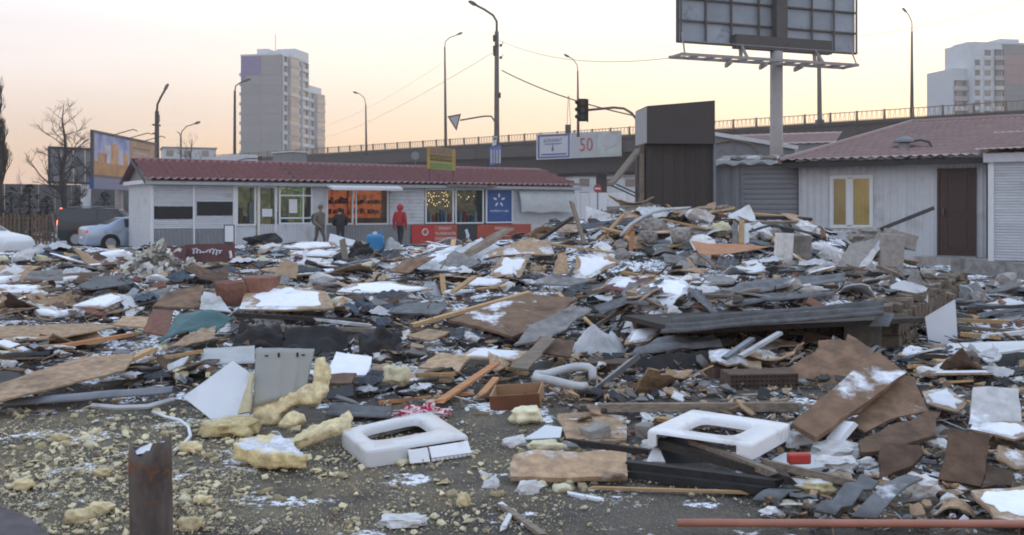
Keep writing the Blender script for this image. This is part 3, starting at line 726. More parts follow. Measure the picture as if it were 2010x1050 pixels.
# railing: posts and panels of thin bars
pm = me(*(lambda b: (b.v, b.f))(MB().box(-.09, .09, -.5, -.32, DZ, DZ + 1.15)), RAIL)
b = MB().box(0, 3, -.45, -.38, 1.0, 1.08).box(0, 3, -.45, -.38, .12, .17)
for i in range(11): b.beam((.15 + .27 * i, -.41, .12), (.15 + .27 * i + (.1 if i % 2 else -.1), -.41, 1.02), .035, .035)
rm = me(b.v, b.f, RAIL); n = int((x1 - x0) / 3)
for i in range(n):
    share('rail_post', pm, br, (x0 + 3 * i, 0, 0)); share('rail_panel', rm, br, (x0 + 3 * i, 0, DZ))
for px in (1172, 900, 1560):
    t = BR.t(px, 4)
    MB().tube([(t, 5, -.5), (t, 5, DZ - 4.6)], .75, 14).build('pier', BCON, br, smooth=True)
# end abutment to the left
MB().add([(x0, .5, DZ - 2.1), (BR.t(560), .5, DZ - 4.6), (BR.t(560), .5, -.5), (x0 - 30, .5, -.5), (x0 - 30, .5, DZ - 2.6)], [(0, 1, 2, 3, 4)]).build('abutment', BCON, br)
# banner on the girder
x0, x1, z0, z1 = BR.rect(1061, 258, 1228, 312)
bn = thing('bridge_banner', 'long pale banner with a red 50 hung on the flyover girder', 'banner', BR.at(x0, -.9, 0), BR.rz)
L = x1 - x0
BAN = M('banner_pale', (.50, .53, .58), .7, .05, 1, dirt=.1, dirtc=(.35, .36, .38), bump=0)
BANG = M('banner_grey', (.36, .40, .40), .7, .3, .4, dirt=.3, dirtc=(.30, .28, .22), bump=0)
BLF = M('banner_blue', (.10, .11, .33), .7, .05, 1, dirt=0, bump=0); RDF = M('banner_red', (.46, .10, .10), .7, .05, 1, dirt=0, bump=0)
zl0, zl1 = BR.z(1061, 314) , BR.z(1061, 264)
zr0, zr1 = BR.z(1228, 307), BR.z(1228, 257)
zz = lambda x, f: (zl0 + (zl1 - zl0) * f) * (1 - x / L) + (zr0 + (zr1 - zr0) * f) * (x / L)
def bq(xa, xb, fa, fb, y, m_, nm, par=bn):
    return MB().prism([Vector((xa, y, zz(xa, fa))), Vector((xb, y, zz(xb, fa))), Vector((xb, y, zz(xb, fb))), Vector((xa, y, zz(xa, fb)))], (0, .03, 0)).build(nm, m_, par)
bq(0, L * .43, 0, 1, 0, BAN, 'left_cloth'); bq(L * .432, L * .72, 0, 1, 0, BAN, 'middle_cloth'); bq(L * .722, L, 0, 1, 0, BANG, 'right_cloth')
for q in ((.02, .41, .05, .11), (.02, .41, .90, .96), (.02, .04, .111, .899), (.39, .41, .111, .899)): bq(L * q[0], L * q[1], q[2], q[3], -.04, BLF, 'blue_border')
text('АГРОМАТ', bn, L * .09, L * .32, zz(L * .2, .66), zz(L * .2, .80), -.05, BLF)
for q in ((.10, .31, .58, .61), (.06, .37, .16, .22)): bq(L * q[0], L * q[1], q[2], q[3], -.04, BLF, 'print_line')
c0 = Vector((L * .205, -.05, zz(L * .2, .40)))
MB().prism([c0 + Vector((.22 * math.cos(a), 0, .26 * math.sin(a) - .1)) if i else c0 + Vector((0, 0, .75)) for i, a in enumerate([math.pi / 2 + j * math.pi / 5 for j in range(10)])], (0, .02, 0)).build('drop_mark', BLF, bn)
text('50', bn, L * .53, L * .68, zz(L * .6, .25), zz(L * .6, .78), -.05, RDF)
c0 = Vector((L * .86, -.05, zz(L * .86, .62)))
MB().prism([c0 + Vector((1.45 * math.cos(a), 0, .85 * math.sin(a))) for a in [i * math.pi / 8 for i in range(16)]], (0, .02, 0)).build('dish_print', BAN, bn)

# ================================================================ tower blocks
TWG = M('panel_grey', (.25, .255, .26), .9, .06, .6, dirt=.15, dirtc=(.21, .21, .215), bump=0, ovar=.05)
TWP = M('panel_pink', (.33, .25, .235), .9, .06, .6, dirt=.1, dirtc=(.28, .22, .2), bump=0, ovar=.04)
TWB = M('panel_brown', (.20, .165, .145), .9, .06, .6, dirt=.1, bump=0, ovar=.05)
TWV = M('panel_violet', (.17, .14, .30), .9, .06, .6, dirt=.1, dirtc=(.13, .11, .23), bump=0, ovar=.05)
TWW = M('tower_white', (.52, .57, .62), .85, .06, .6, dirt=.15, dirtc=(.30, .32, .34), bump=0, ovar=.08)
TWW2 = M('tower_balcony', (.45, .43, .43), .85, .06, .6, dirt=.15, dirtc=(.30, .27, .25), bump=0, ovar=.25)
TGL = M('tower_glass', (.16, .165, .17), .12, .05, 1, dirt=0, bump=0, ovar=.3)
TGL.node_tree.nodes['Principled BSDF'].inputs['Metallic'].default_value = .55
def loggia(par, x, y, z, w, h, dx, sh):
    """A balcony on the long side: face outwards along local +x."""
    share('balcony', sh[0], par, (x, y, z)); share('window', sh[1], par, (x, y, z))
def tower(name, label, C, rz, X, Y, floors, z0, fh, cols, mirror, top_pen, colour):
    g = thing(name, label, 'tower block', (C[0], C[1], 0), rz)
    s = -1 if mirror else 1
    Ht = z0 + floors * fh
    bx = lambda a, b_: (min(s * a, s * b_), max(s * a, s * b_))
    def B_(nm, m_, a, b_, c, d, e, f, par=g): q = bx(a, b_); return MB().box(q[0], q[1], c, d, e, f).build(nm, m_, par)
    for i in range(floors):        # blank end wall, two panels a floor
        for j in range(2):
            c_ = colour(i, j, floors)
            pb = .03 if j == 0 else .0
            if c_ is TWV and j == 1: c_ = TWG
            B_('wall_panel', c_, X * j / 2 + .03, X * (j + 1) / 2 - .03, -.15, 0, z0 + i * fh + .03, z0 + (i + 1) * fh - .03)
    B_('wall_core', TWG, .05, X - .05, 0, Y * .62, -3, Ht)
    B_('wing', TWW, .05, X - .4, Y * .62, Y, -3, Ht - 2.2 * fh)
    B_('parapet', TWW, -.1, X + .1, -.2, Y * .62, Ht, Ht + .5)
    for q in top_pen: B_('penthouse', TWW, X * q[0], X * q[1], Y * q[2], Y * q[3], Ht + .5, Ht + q[4])
    # balconies and windows on the long side (outwards = +x)
    for (y, w, d, kind) in cols:
        yy, ww = Y * y, Y * w
        fl = floors if y + w <= .63 else floors - 3
        b = MB(); b.box(*bx(0, d), 0, ww, 0, .95); b.box(*bx(0, d), 0, ww, fh - .16, fh - .02)
        for e in (0, ww - .12): b.box(*bx(0, d * .9), e, e + .12, .96, fh - .17)
        bm1 = me(b.v, b.f, TWW2 if kind else TWW)
        b = MB().box(*bx(.02, d - .12 if kind else .12), .14, ww - .14, .97, fh - .2); bm2 = me(b.v, b.f, TGL)
        for i in range(fl):
            share('balcony' if kind else 'window_bay', bm1, g, (s * X, yy, z0 + i * fh)); share('window', bm2, g, (s * X, yy, z0 + i * fh))
    # little side loggias that stick out past the other edge
    b = MB().box(*bx(-.9, 0), .6, 3.2, 0, .95); lm = me(b.v, b.f, TWW)
    for i in range(floors - 1): share('side_balcony', lm, g, (0, 0, z0 + i * fh))
    return g, Ht
def c1(i, j, n):
    if i < 4: return TWP
    if i == 4: return TWB
    if j == 0 and i >= n - 2: return TWV
    return TWG
C = Vector((-83.5, 302.9)); E = Vector((-70.3, 300)); uu = (E - C).normalized()
g, Ht = tower('tower_block', 'tall grey panel tower with a blank end wall on the left', C, math.atan2(uu.y, uu.x), 13.5, 31, 16, .6, 3.0,
      [(.02, .09, .5, 0), (.13, .19, 1.3, 1), (.33, .1, .25, 0), (.45, .15, .7, 0), (.64, .12, .4, 0), (.78, .2, 1.3, 1)], False, [(.28, .55, .1, .3, 2.6), (.55, 1.02, .3, .62, 3.4), (.6, .9, .05, .3, 1.6)], c1)
# violet corner triangle painted on the end wall
MB().prism([Vector((.1, -.19, Ht - .1)), Vector((5.6, -.19, Ht - .1)), Vector((.1, -.19, Ht - 8.6))], (0, .03, 0)).build('violet_triangle', TWV, g)
MB().tube([(10, 3, Ht), (10, 3, Ht + 7)], .08, 5).build('aerial', DARKST, g)
C = Vector(((1970 - CX) / F * 255, 255)); rz = R(12)
g, Ht2 = tower('tower_block', 'hazy pale tower with stepped balconies behind the flyover on the right', C, rz, 16, 32, 16, 1.8, 2.66, [], False, [(-.35, .15, .2, .4, 1.5), (.1, .45, .1, .3, 2.0)], lambda i, j, n: TWP if (i // 3) % 3 == 1 else TWG)
# its stepped balcony side, seen to the left of the blank end wall
b = MB().box(-8.6, 0, .4, 12, -3, Ht2 + .4); b.build('left_block', TWW, g)
b = MB().box(-12.6, -8.61, 3, 14, -3, Ht2 - 6.2); b.build('low_block', TWW, g)
for (xa, w, y, fl, kd) in ((-2.6, 2.3, .4, 16, 1), (-5.6, 2.4, .4, 16, 0), (-8.4, 2.0, .4, 15, 0), (-12.4, 3.6, 3, 13, 1)):
    b1 = MB().box(0, w, -.9 if kd else -.15, 0, 0, .95).box(0, w, -.9 if kd else -.15, 0, 2.45, 2.6).box(0, .12, -.1, 0, .0, 2.6); m1 = me(b1.v, b1.f, TWW if not kd else TWW2)
    b2 = MB().box(.3, w - .3, -.4 if kd else -.06, 0, .96, 2.43); m2 = me(b2.v, b2.f, TGL)
    for i in range(fl):
        share('balcony' if kd else 'window_bay', m1, g, (xa, y, 1 + i * 2.62)); share('window', m2, g, (xa, y, 1 + i * 2.62))
# low far blocks on the skyline
def far_block(px0, px1, py0, d, label, fl, m_=TWW):
    q = Wall(px0, d, px1, d * 1.02); g = q.root('apartment_block', label, 'apartment block'); zt = q.z((px0 + px1) / 2, py0)
    MB().box(0, q.L, 0, 12, -3, zt).build('wall', m_, g); MB().box(-.3, q.L + .3, -.3, 12, zt, zt + .5).build('roof_edge', TWB, g)
    fh = zt / fl; n = int(q.L / 4); b = MB().box(0, 2.0, -.1, 0, 0, fh * .55); mm = me(b.v, b.f, TGL)
    for i in range(fl):
        for j in range(n): share('window', mm, g, (1 + j * q.L / n, 0, i * fh + fh * .3))
far_block(320, 424, 292, 300, 'low pale apartment block on the skyline behind the street lamps', 6)
far_block(1128, 1262, 347, 190, 'pale long building glimpsed under the flyover', 3)
q = Wall(1122, 105, 1268, 100); g = q.root('site_wall', 'white fence wall standing under the flyover', 'wall')
for i in range(8): MB().box(q.L * i / 8 + .03, q.L * (i + 1) / 8 - .03, 0, .15, -.5, q.z(1190, 378)).build('wall_panel', WHITEC, g)
# white lorry box and grey kiosk top peeping over the red roof
q = Wall(462, 70, 506, 71); g = q.root('parked_lorry', 'white box lorry whose top shows above the red kiosk roof', 'lorry')
z1 = q.z(484, 303)
MB().box(0, q.L, 0, 4.5, 1.0, z1).build('box_body', WHITEC, g); MB().box(q.L + .02, q.L + .4, .1, 2.2, .9, z1 - .1).build('cab', DARKST, g)
for x in (.4, q.L - .4): MB().tube([(x, -.05, .45), (x, .2, .45)], .45, 14).build('wheel', BLACK, g)
MB().tube([(0, -.04, z1 - .5), (q.L * .5, -.04, z1 - .28), (q.L, -.04, z1 - .26)], .03, 5).build('side_stripe', DARKST, g)
q = Wall(574, 75, 602, 76); g = q.root('utility_cabin', 'grey utility cabin top behind the kiosk roof below the tower', 'cabin')
MB().box(0, q.L, 0, 2.5, 0, q.z(588, 299)).build('wall', SIDG, g); MB().box(-.1, q.L + .1, -.1, 2.6, q.z(588, 299), q.z(588, 297)).build('roof', PVC, g)

# ================================================================ street lamps
POLEC = M('lamp_pole_concrete', (.14, .125, .115), .9, .12, 4, dirt=.2, bump=.05, ovar=.1)
POLED = M('lamp_pole_dark', (.045, .044, .043), .8, .12, 4, dirt=.2, bump=.05)
LAMPH = M('lamp_head_grey', (.10, .10, .105), .5, .1, 4, dirt=.1, bump=0); LAMPG = M('lamp_glass', (.50, .50, .47), .3, .05, 4, dirt=0, bump=0)
def lamp(label, d, base, knee, arm, r=(.13, .09), head=.42, mat=POLEC, extra=(), name='street_lamp', ins=()):
    """base/knee/arm points are pixels seen at distance d; all in the plane at that distance."""
    o = P(base[0], base[1], d); o.z = min(o.z, 0 if base[1] > 400 else o.z)
    g = thing(name, label, 'street lamp', o)
    Q = lambda p: P(p[0], p[1], d) - o
    MB().tube([(0, 0, -.3), Q(knee)], [r[0] * 1.15, r[1]], 10).build('pole', mat, g, smooth=True)
    pts = [Q(knee)] + [Q(p) for p in arm]
    MB().tube(pts, r[1] * .55, 8).build('arm', mat, g, smooth=True)
    t = (pts[-1] - pts[-2]).normalized(); nrm = Vector((-t.z, 0, t.x)); nrm = nrm if nrm.z > 0 else -nrm
    c = pts[-1]
    hv = []
    for v in ICO2[0]:
        k_ = 1 + .25 * v.x
        hv.append(c + t * (v.x * head + head * .7) + nrm * max(v.z * .17, -.05) * k_ * head / .42 + Vector((0, v.y * .17 * k_ * head / .42, 0)))
    MB().add(hv, ICO2[1]).build('lamp_head', LAMPH, g, smooth=True)
    hv = [c + t * (v.x * head * .7 + head * .75) - nrm * (.05 + max(0, -v.z) * .09) * head / .42 + Vector((0, v.y * .12 * head / .42, 0)) for v in ICO1[0]]
    MB().add(hv, ICO1[1]).build('lamp_glass', LAMPG, g, smooth=True)
    for p, w, h_ in ins:
        q = Q(p); s = d / F
        MB().box(q.x - w * s / 2, q.x + w * s / 2, -.12, .12, q.z - h_ * s / 2, q.z + h_ * s / 2).build('pole_fitting', DARKST, g)
    return g, o
lamp('tall dark street lamp with big round head above the tiled gable', 60, (308, 480), (308, 218), ((309, 205), (316, 190), (323, 178)), (.17, .12), .30, POLED, ins=(((304, 245), 8, 3), ((310, 232), 5, 14), ((304, 262), 7, 3), ((312, 246), 5, 3)))
g, o = lamp('double armed street lamp behind the bushy treetop', 110, (355, 470), (355, 268), ((357, 258), (366, 248), (382, 243)), (.16, .1), .42, POLEC)
MB().tube([P(355, 268, 110) - o, P(352, 261, 110) - o, P(348, 259, 110) - o], .06, 6).build('short_arm', POLEC, g)
lamp('dark thin street lamp standing left of the tall tower', 90, (460, 480), (461, 178), ((463, 168), (470, 163), (478, 160)), (.17, .1), .42, POLED)
lamp('street lamp on the flyover right of the tall tower', 150, (719, 301), (718, 205), ((715, 192), (706, 184), (702, 183)), (.16, .1), .45)
lamp('street lamp with a short arm above the give-way sign', 130, (875, 292), (873, 92), ((874, 82), (882, 74), (898, 68)), (.19, .11), .45)
lamp('street lamp on the flyover rising above the red 50 banner', 124, (1135, 264), (1134, 140), ((1133, 128), (1125, 116), (1117, 112)), (.17, .1), .45)
lamp('street lamp on the flyover right of the big billboard', 103, (1790, 226), (1790, 62), ((1790, 44), (1783, 28), (1779, 24)), (.17, .1), .38)
# the main mast by the junction
g, o = lamp('tall main street lamp carrying insulators and road signs', 55, (975, 480), (975, 62), ((975, 42), (968, 30), (950, 18), (936, 11)), (.17, .12), .33, POLEC,
     ins=(((971, 75), 7, 12), ((971, 95), 7, 10), ((983, 89), 5, 4), ((983, 113), 5, 4), ((977, 187), 12, 10), ((971, 105), 6, 8)))
for p in ((987, 86), (987, 110)): 
    q = P(*p, 55) - o; MB().tube([q - Vector((.16, 0, .05)), q, q + Vector((0, 0, .1))], .03, 6).build('insulator', PVC, g)
GW = thing('give_way_sign', 'white triangular give-way sign held out on a bent arm', 'traffic sign', P(970, 240, 54.8))
o2 = P(970, 240, 54.8)
MB().tube([P(975, 250, 54.8) - o2, P(970, 236, 54.8) - o2, P(964, 228, 54.8) - o2, P(950, 228, 54.8) - o2, P(903, 236, 54.8) - o2], .045, 8).build('arm', POLEC, GW)
tri = [P(878, 228, 54.6) - o2, P(905, 223, 54.9) - o2, P(896, 257, 54.7) - o2]
GWR = M('sign_border', (.16, .06, .05), .5, .05, 3, dirt=0, bump=0); SGW = M('sign_white', (.42, .43, .48), .5, .05, 3, dirt=.1, bump=0)
MB().prism(tri, (0, .04, 0)).build('sign_plate', GWR, GW)
ce = sum(tri, Vector()) / 3
MB().prism([ce + (p - ce) * .70 + Vector((0, -.02, 0)) for p in tri], (0, .015, 0)).build('sign_face', SGW, GW)
SB = M('sign_blue', (.10, .17, .40), .5, .05, 3, dirt=.05, bump=0)
pl = thing('lane_sign', 'blue lane sign with white stripes low on the main lamp mast', 'traffic sign', P(972, 305, 54.5)); o2 = P(972, 305, 54.5)
MB().prism([P(961, 289, 54.5) - o2, P(984, 285, 54.5) - o2, P(983, 321, 54.5) - o2, P(961, 325, 54.5) - o2], (0, .04, 0)).build('sign_plate', SB, pl)
for x in (963, 968.5, 974, 979.5): MB().prism([P(x, 294, 54.4) - o2, P(x + 3, 293.5, 54.4) - o2, P(x + 3, 320, 54.4) - o2, P(x, 320.5, 54.4) - o2], (0, .02, 0)).build('white_stripe', SGW, pl)
pl = thing('road_sign', 'small pale sign plate just above the blue lane sign', 'traffic sign', P(971, 276, 54.5)); o2 = P(971, 276, 54.5)
MB().prism([P(968, 268, 54.5) - o2, P(976, 267, 54.5) - o2, P(974, 284, 54.5) - o2, P(966, 287, 54.5) - o2], (0, .04, 0)).build('sign_plate', PVC, pl)
MB().prism([P(969, 270, 54.4) - o2, P(975, 269, 54.4) - o2, P(974.6, 274, 54.4) - o2, P(968.6, 275, 54.4) - o2], (0, .02, 0)).build('sign_symbol', GREY, pl)
pl = thing('round_road_sign', 'grey back of a round road sign before the flyover', 'traffic sign', P(815, 305, 100)); o2 = P(815, 305, 100)
MB().prism([Vector((.42 * math.cos(a), 0, .42 * math.sin(a))) for a in [i * math.pi / 8 for i in range(16)]], (0, .04, 0)).build('sign_plate', SIDG, pl)
MB().tube([(0, .06, .5), (0, .06, -o2.z)], .05, 6).build('post', POLEC, pl)
pl = thing('no_entry_sign', 'red round no-entry sign under the flyover by the pier', 'traffic sign', P(1173, 370, 70)); o2 = P(1173, 370, 70)
MB().prism([Vector((.30 * math.cos(a), 0, .30 * math.sin(a))) for a in [i * math.pi / 10 for i in range(20)]], (0, .03, 0)).build('sign_plate', RED, pl)
MB().box(-.2, .2, -.02, -.003, -.05, .05).build('white_bar', WPR, pl); MB().tube([(0, .06, .3), (0, .06, -o2.z)], .04, 6).build('post', POLEC, pl)
# traffic light on its bracket
tl = thing('traffic_light', 'dark three-lens traffic light hanging out on a curved bracket', 'traffic light', P(1250, 260, 40)); o2 = P(1250, 260, 40)
Q = lambda x, y: P(x, y, 40) - o2
MB().tube([Vector((0, .2, -o2.z)), Vector((0, .2, 0)), Q(1249, 234), Q(1240, 222), Q(1225, 213), Q(1205, 211), Q(1153, 216)], .05, 8).build('bracket', POLEC, tl, smooth=True)
a = Q(1143, 216)
MB().box(a.x - .17, a.x + .17, -.15, .15, a.z - .45, a.z + .45).build('housing', BLACK, tl)
MB().add([Q(1132, 200) , Q(1155, 194), Q(1155, 240), Q(1136, 232)], [(0, 1, 2, 3)]).build('backing_board', BLACK, tl)
for i, c in enumerate(((.05, .012, .01), (.05, .032, .01), (.012, .04, .03))):
    z = a.z + .29 - .29 * i
    L_ = MB().tube([(a.x, -.17, z), (a.x, -.15, z)], .10, 12).build('lens', M('lens_%d' % i, c, .3, .05, 3, dirt=0, bump=0), tl)
    MB().tube([(a.x - .18, -.17, z + .02), (a.x - .26, -.27, z)], .08, 8).build('visor', BLACK, tl)
# wires
def wire(name, label, pts, r=.012, sag=0, mat=DARKST):
    A, Z = pts; n = 14; q = [A.lerp(Z, i / n) - Vector((0, 0, sag * 4 * (i / n) * (1 - i / n))) for i in range(n + 1)]
    tag(MB().tube([p - A for p in q], r, 5).build(name, mat, None, A), label, 'cable')
wire('span_cable', 'thick cable running from the main lamp mast to the traffic-light bracket', (P(985, 138, 55), P(1250, 228, 40)), .03, .25)
WIRE = M('thin_wire', (.22, .2, .19), .7, .05, 3, dirt=0, bump=0)
wpairs = [((640, 245, 160), (1130, 145, 124), 'lower'), ((630, 215, 160), (970, 110, 56), 'upper')]
wire('overhead_wire', 'thin overhead wire climbing from the tower to the flyover lamp', (P(632, 250, 170), P(873, 120, 130)), .014, .8, WIRE)
wire('overhead_wire', 'thin overhead wire climbing from the tower to the main mast', (P(632, 270, 170), P(973, 100, 55)), .012, .8, WIRE)
wire('overhead_wire', 'thin overhead wire stretched from the main mast towards the billboard', (P(978, 78, 55), P(1345, 110, 33)), .012, .6, WIRE)
wire('overhead_wire', 'faint wire crossing the sky right of the billboard', (P(1675, 72, 60), P(2030, -8, 55)), .012, .3, WIRE)
# cabinet with twin masts on the bridge parapet
g = thing('signal_cabinet', 'small cabinet on twin thin masts on the flyover parapet', 'cabinet', P(1115, 262, 122)); o2 = P(1115, 262, 122)
Q = lambda x, y: P(x, y, 122) - o2
MB().box(-.35, .35, -.2, .2, 0, 1.1).build('cabinet_box', DARKST, g)
for x, xt in ((1113, 1115.5), (1120, 1117)): MB().tube([Q(x, 248), Q(xt, 188)], .035, 5).build('mast', POLEC, g)
# ================================================================ the big billboard, seen from behind
BP = M('billboard_back', (.27, .32, .37), .6, .12, 1.2, dirt=.25, dirtc=(.085, .095, .11), bump=.02, ovar=.1)
BFR = M('billboard_frame', (.085, .08, .078), .7, .1, 3, dirt=.2, bump=.02); BCOL = M('billboard_column', (.27, .255, .245), .6, .08, 2, dirt=.2, bump=.02)
BB = Wall(1332, 28.0, 1680, 30.2)
g = bb = BB.root('large_billboard', 'large billboard seen from behind on a thick column with a catwalk', 'billboard')
zb, ztp = BB.z(1332, 82), BB.z(1332, 82) + 3.3
cols = [1334, 1383, 1433, 1487, 1516, 1540, 1591, 1634, 1678]; rows = [0, .62, 1.25, 1.95, 2.62, 3.3]
for i in range(8):
    for j in range(5):
        MB().box(BB.t(cols[i]) + .008, BB.t(cols[i + 1]) - .008, .02, .05, zb + rows[j] + .008, zb + rows[j + 1] - .008).build('back_panel', BP, bb)
for j, r_ in enumerate(rows): MB().box(0, BB.L, -.05, .015, zb + r_ - .025, zb + r_ + .025).build('rail', BFR, bb)
for p in cols: MB().box(BB.t(p) - .025, BB.t(p) + .025, -.09, -.053, zb, ztp).build('stud', BFR, bb)
MB().box(BB.t(1433), BB.t(1620), -.32, -.1, zb - .12, zb + .28).build('main_beam', BFR, bb)
MB().box(BB.t(1513), BB.t(1534), -.30, -.095, zb + .28, ztp).build('column_head', BFR, bb)
tcx = BB.t(1524, -.2)
MB().tube([(tcx, -.2, -.1), (tcx, -.2, zb - .13)], .185, 20).build('column', BCOL, bb, smooth=True)
MB().box(0, BB.L, .055, .16, zb, ztp).build('poster_backing', BFR, bb)
# catwalk
zc = BB.z(1500, 128)
y0, y1 = -1.05, -.42
for y in (y0, y1): MB().box(-.55, BB.L - .78, y - .03, y + .03, zc - .05, zc + .03).build('catwalk_rail', BCOL, bb)
for i in range(12):
    x = -.50 + (BB.L - .33) * i / 11; MB().box(x - .03, x + .03, y0 + .031, y1 - .031, zc - .045, zc + .025).build('catwalk_rung', BCOL, bb)
MB().tube([(-.5, y0, zc + .35), (BB.L - .8, y0, zc + .35)], .015, 5).build('hand_wire', BCOL, bb)
for p in (1455, 1600):
    x = BB.t(p, -.3)
    MB().beam((x, -.25, zb), (x, -.3, zc), .08, .08).build('hanger', BCOL, bb); MB().beam((x - .3, y0, zc), (x + .02, -.3, zc + .45), .07, .07).build('brace', BCOL, bb)
for p in (1421, 1490, 1560):
    x = BB.t(p, -.8); MB().beam((x, y0 - .1, zc - .15), (x + .5, y1 + .3, zc - .10), .07, .12).build('bracket_arm', BCOL, bb)
for x, xx in ((-.42, .05), (BB.L - .85, BB.L - .35)): MB().tube([(x, y0, zc), (xx, -.1, zb + .25)], .025, 6).build('end_strut', BCOL, bb)
p2 = thing('plain_pole', 'plain dark pole rising behind the big billboard', 'pole', P(1609, 240, 100)); o2 = P(1609, 240, 100)
MB().tube([(0, 0, 0), P(1607, 60, 100) - o2], [.24, .18], 10).build('shaft', POLEC, p2); MB().box(-.35, .35, -.35, .35, -.2, .25).build('base_plate', DARKST, p2)

# ================================================================ left side: billboards, trees, fence
cb = Wall(184, 46, 304, 55)
g = cb.root('colour_billboard', 'billboard with a blue and orange printed picture behind the kiosk gable', 'billboard')
z0, z1 = cb.z(184, 345), cb.z(184, 259)
def poster_mat():
    m = bpy.data.materials.new('housing_poster'); m.use_nodes = True; t = m.node_tree; b = t.nodes['Principled BSDF']
    tc = nd(t, 'ShaderNodeTexCoord'); n = tnoise(t, tc.outputs['Object'], .9, 3, .6)
    rp = nd(t, 'ShaderNodeValToRGB'); e = rp.color_ramp.elements; e[0].position = .3; e[0].color = (.10, .15, .36, 1); e[1].position = .72; e[1].color = (.42, .40, .46, 1)
    q = e.new(.48); q.color = (.28, .32, .50, 1); t.links.new(n, rp.inputs[0]); t.links.new(rp.outputs[0], b.inputs['Base Color']); b.inputs['Roughness'].default_value = .7
    return m
PO = poster_mat(); POO = M('poster_orange', (.42, .22, .10), .7, .3, 1.4, dirt=.2, dirtc=(.34, .28, .2), bump=0); POT = M('poster_tan', (.40, .27, .18), .7, .2, 1.2, dirt=.25, dirtc=(.30, .17, .08), bump=0)
POB = M('poster_pale', (.42, .38, .40), .7, .2, 2, dirt=.2, dirtc=(.2, .2, .3), bump=0)
h_ = z1 - z0; L = cb.L
MB().box(0, L * .54, 0, .05, z0 + h_ * .34, z1).build('poster_sky', PO, g); MB().box(0, L * .54, 0, .05, z0 + h_ * .0, z0 + h_ * .33).build('poster_ground', POO, g)
MB().box(L * .542, L, 0, .05, z0, z1).build('poster_text_side', POT, g)
for i, (a, c, e) in enumerate(((.06, .12, .55), (.15, .09, .75), (.26, .08, .80), (.36, .07, .7), (.45, .06, .6))):
    MB().box(L * a, L * (a + c), -.012, -.004, z0 + h_ * .32, z0 + h_ * e).build('printed_tower', POB if i % 2 else POO, g)
for i in range(3): MB().box(L * .6, L * (.9 - .06 * i), -.012, -.004, z0 + h_ * (.78 - .13 * i), z0 + h_ * (.83 - .13 * i)).build('printed_line', POB if i else BRN, g)
for i in range(3): MB().tube([(L * (.25 + .25 * i), 0, z1), (L * (.25 + .25 * i) - .1, -1.1, z1 + .30), (L * (.25 + .25 * i) - .1, -1.3, z1 + .22)], .025, 5).build('lamp_arm', DARKST, g)
frame(g, -.12, L + .12, z0 - .05, z1 + .1, -.03, .12, .12, DARKST, 'frame'); MB().box(-.12, L + .12, -.05, .15, z0 - .6, z0 - .06).build('blue_skirt', BLU, g)
MB().tube([(L * .5, .4, -.2), (L * .5, .4, z1)], .2, 12).build('column', BCOL, g)
db = Wall(97, 60, 190, 62)
g = db.root('grey_billboard', 'empty grey billboard back behind the bare tree', 'billboard')
z0, z1 = db.z(140, 358), db.z(140, 292)
for i in range(4): MB().box(db.L * i / 4 + .02, db.L * (i + 1) / 4 - .02, 0, .06, z0, z1).build('back_panel', M('dull_board', (.19, .195, .21), .8, .1, 2, dirt=.2, bump=0), g)
frame(g, -.1, db.L + .1, z0 - .1, z1 + .1, -.1, -.01, .14, DARKST, 'frame')
for a, c in (((db.L * .55, -.12, z0), (db.L, -.12, z0 + 1.6)), ((db.L * .55, -.14, z0 + 1.6), (db.L, -.14, z0))): MB().beam(a, c, .12, .08).build('cross_brace', DARKST, g)
tx = db.t(172); MB().tube([(tx, .3, -.2), (tx, .3, z0)], .3, 14).build('column', PVC, g)
BARK = M('bark', (.055, .045, .042), .95, .2, 6, dirt=.2, bump=.1, ovar=.1); TWIG = M('twigs', (.045, .036, .034), .95, .1, 6, dirt=0, bump=0, ovar=.1)
def bare_tree(label, px, base_py, top_py, d, spread, seed, ups=.5, depth=5, name='bare_tree', tr=.16, n0=9):
    r = random.Random(seed); o = P(px, base_py, d); o.z = -.2; ht = P(px, top_py, d).z + .2
    g = thing(name, label, 'tree', o); tk = MB(); cr = MB()
    pts = [Vector((0, 0, 0))]
    for i in range(1, 9): pts.append(Vector((r.uniform(-.12, .12) * i * .25, r.uniform(-.1, .1) * i * .25, ht * i / 8)))
    tk.tube(pts, [tr * (1 - .93 * i / 8) for i in range(9)], 8)
    def br(p, dv, L, rad, k):
        q = [p]; v = dv.normalized()
        n = 4 if k > 1 else 3
        for i in range(n):
            v = (v + Vector((r.gauss(0, .16), r.gauss(0, .16), r.gauss(.07 * ups * 2, .1)))).normalized(); q.append(q[-1] + v * L / n)
        cr.tube(q, [rad * (1 - .7 * i / n) for i in range(n + 1)], 4 if k < 3 else 5, False)
        if k > 0:
            for i in range(r.randint(3, 4)):
                t = r.uniform(.3, 1); a = q[min(n, int(t * n))]
                w = (v + Vector((r.gauss(0, .6), r.gauss(0, .6), r.gauss(.15 * ups, .4)))).normalized(); br(a, w, L * r.uniform(.45, .7), rad * .5, k - 1)
    for i in range(n0):
        t = .22 + .75 * (i + r.random()) / n0; p = pts[min(8, int(t * 8))].lerp(pts[min(8, int(t * 8) + 1)], t * 8 % 1) if t * 8 < 8 else pts[8]
        a = r.random() * 6.28; br(p, Vector((math.cos(a), math.sin(a), ups)), spread * (1.15 - t * .75), tr * .42 * (1.1 - t), depth - 1 if t < .8 else depth - 2)
    tk.build('trunk', BARK, g, smooth=True); cr.build('crown', TWIG, g, fix=False)
bare_tree('bare thin-branched tree in front of the grey billboard', 124, 470, 203, 55, 2.3, 5, .5, 5, tr=.22, n0=19)
bare_tree('tall narrow bare poplar at the left edge', 0, 470, 168, 60, 1.5, 9, 2.4, 5, tr=.3, n0=30)
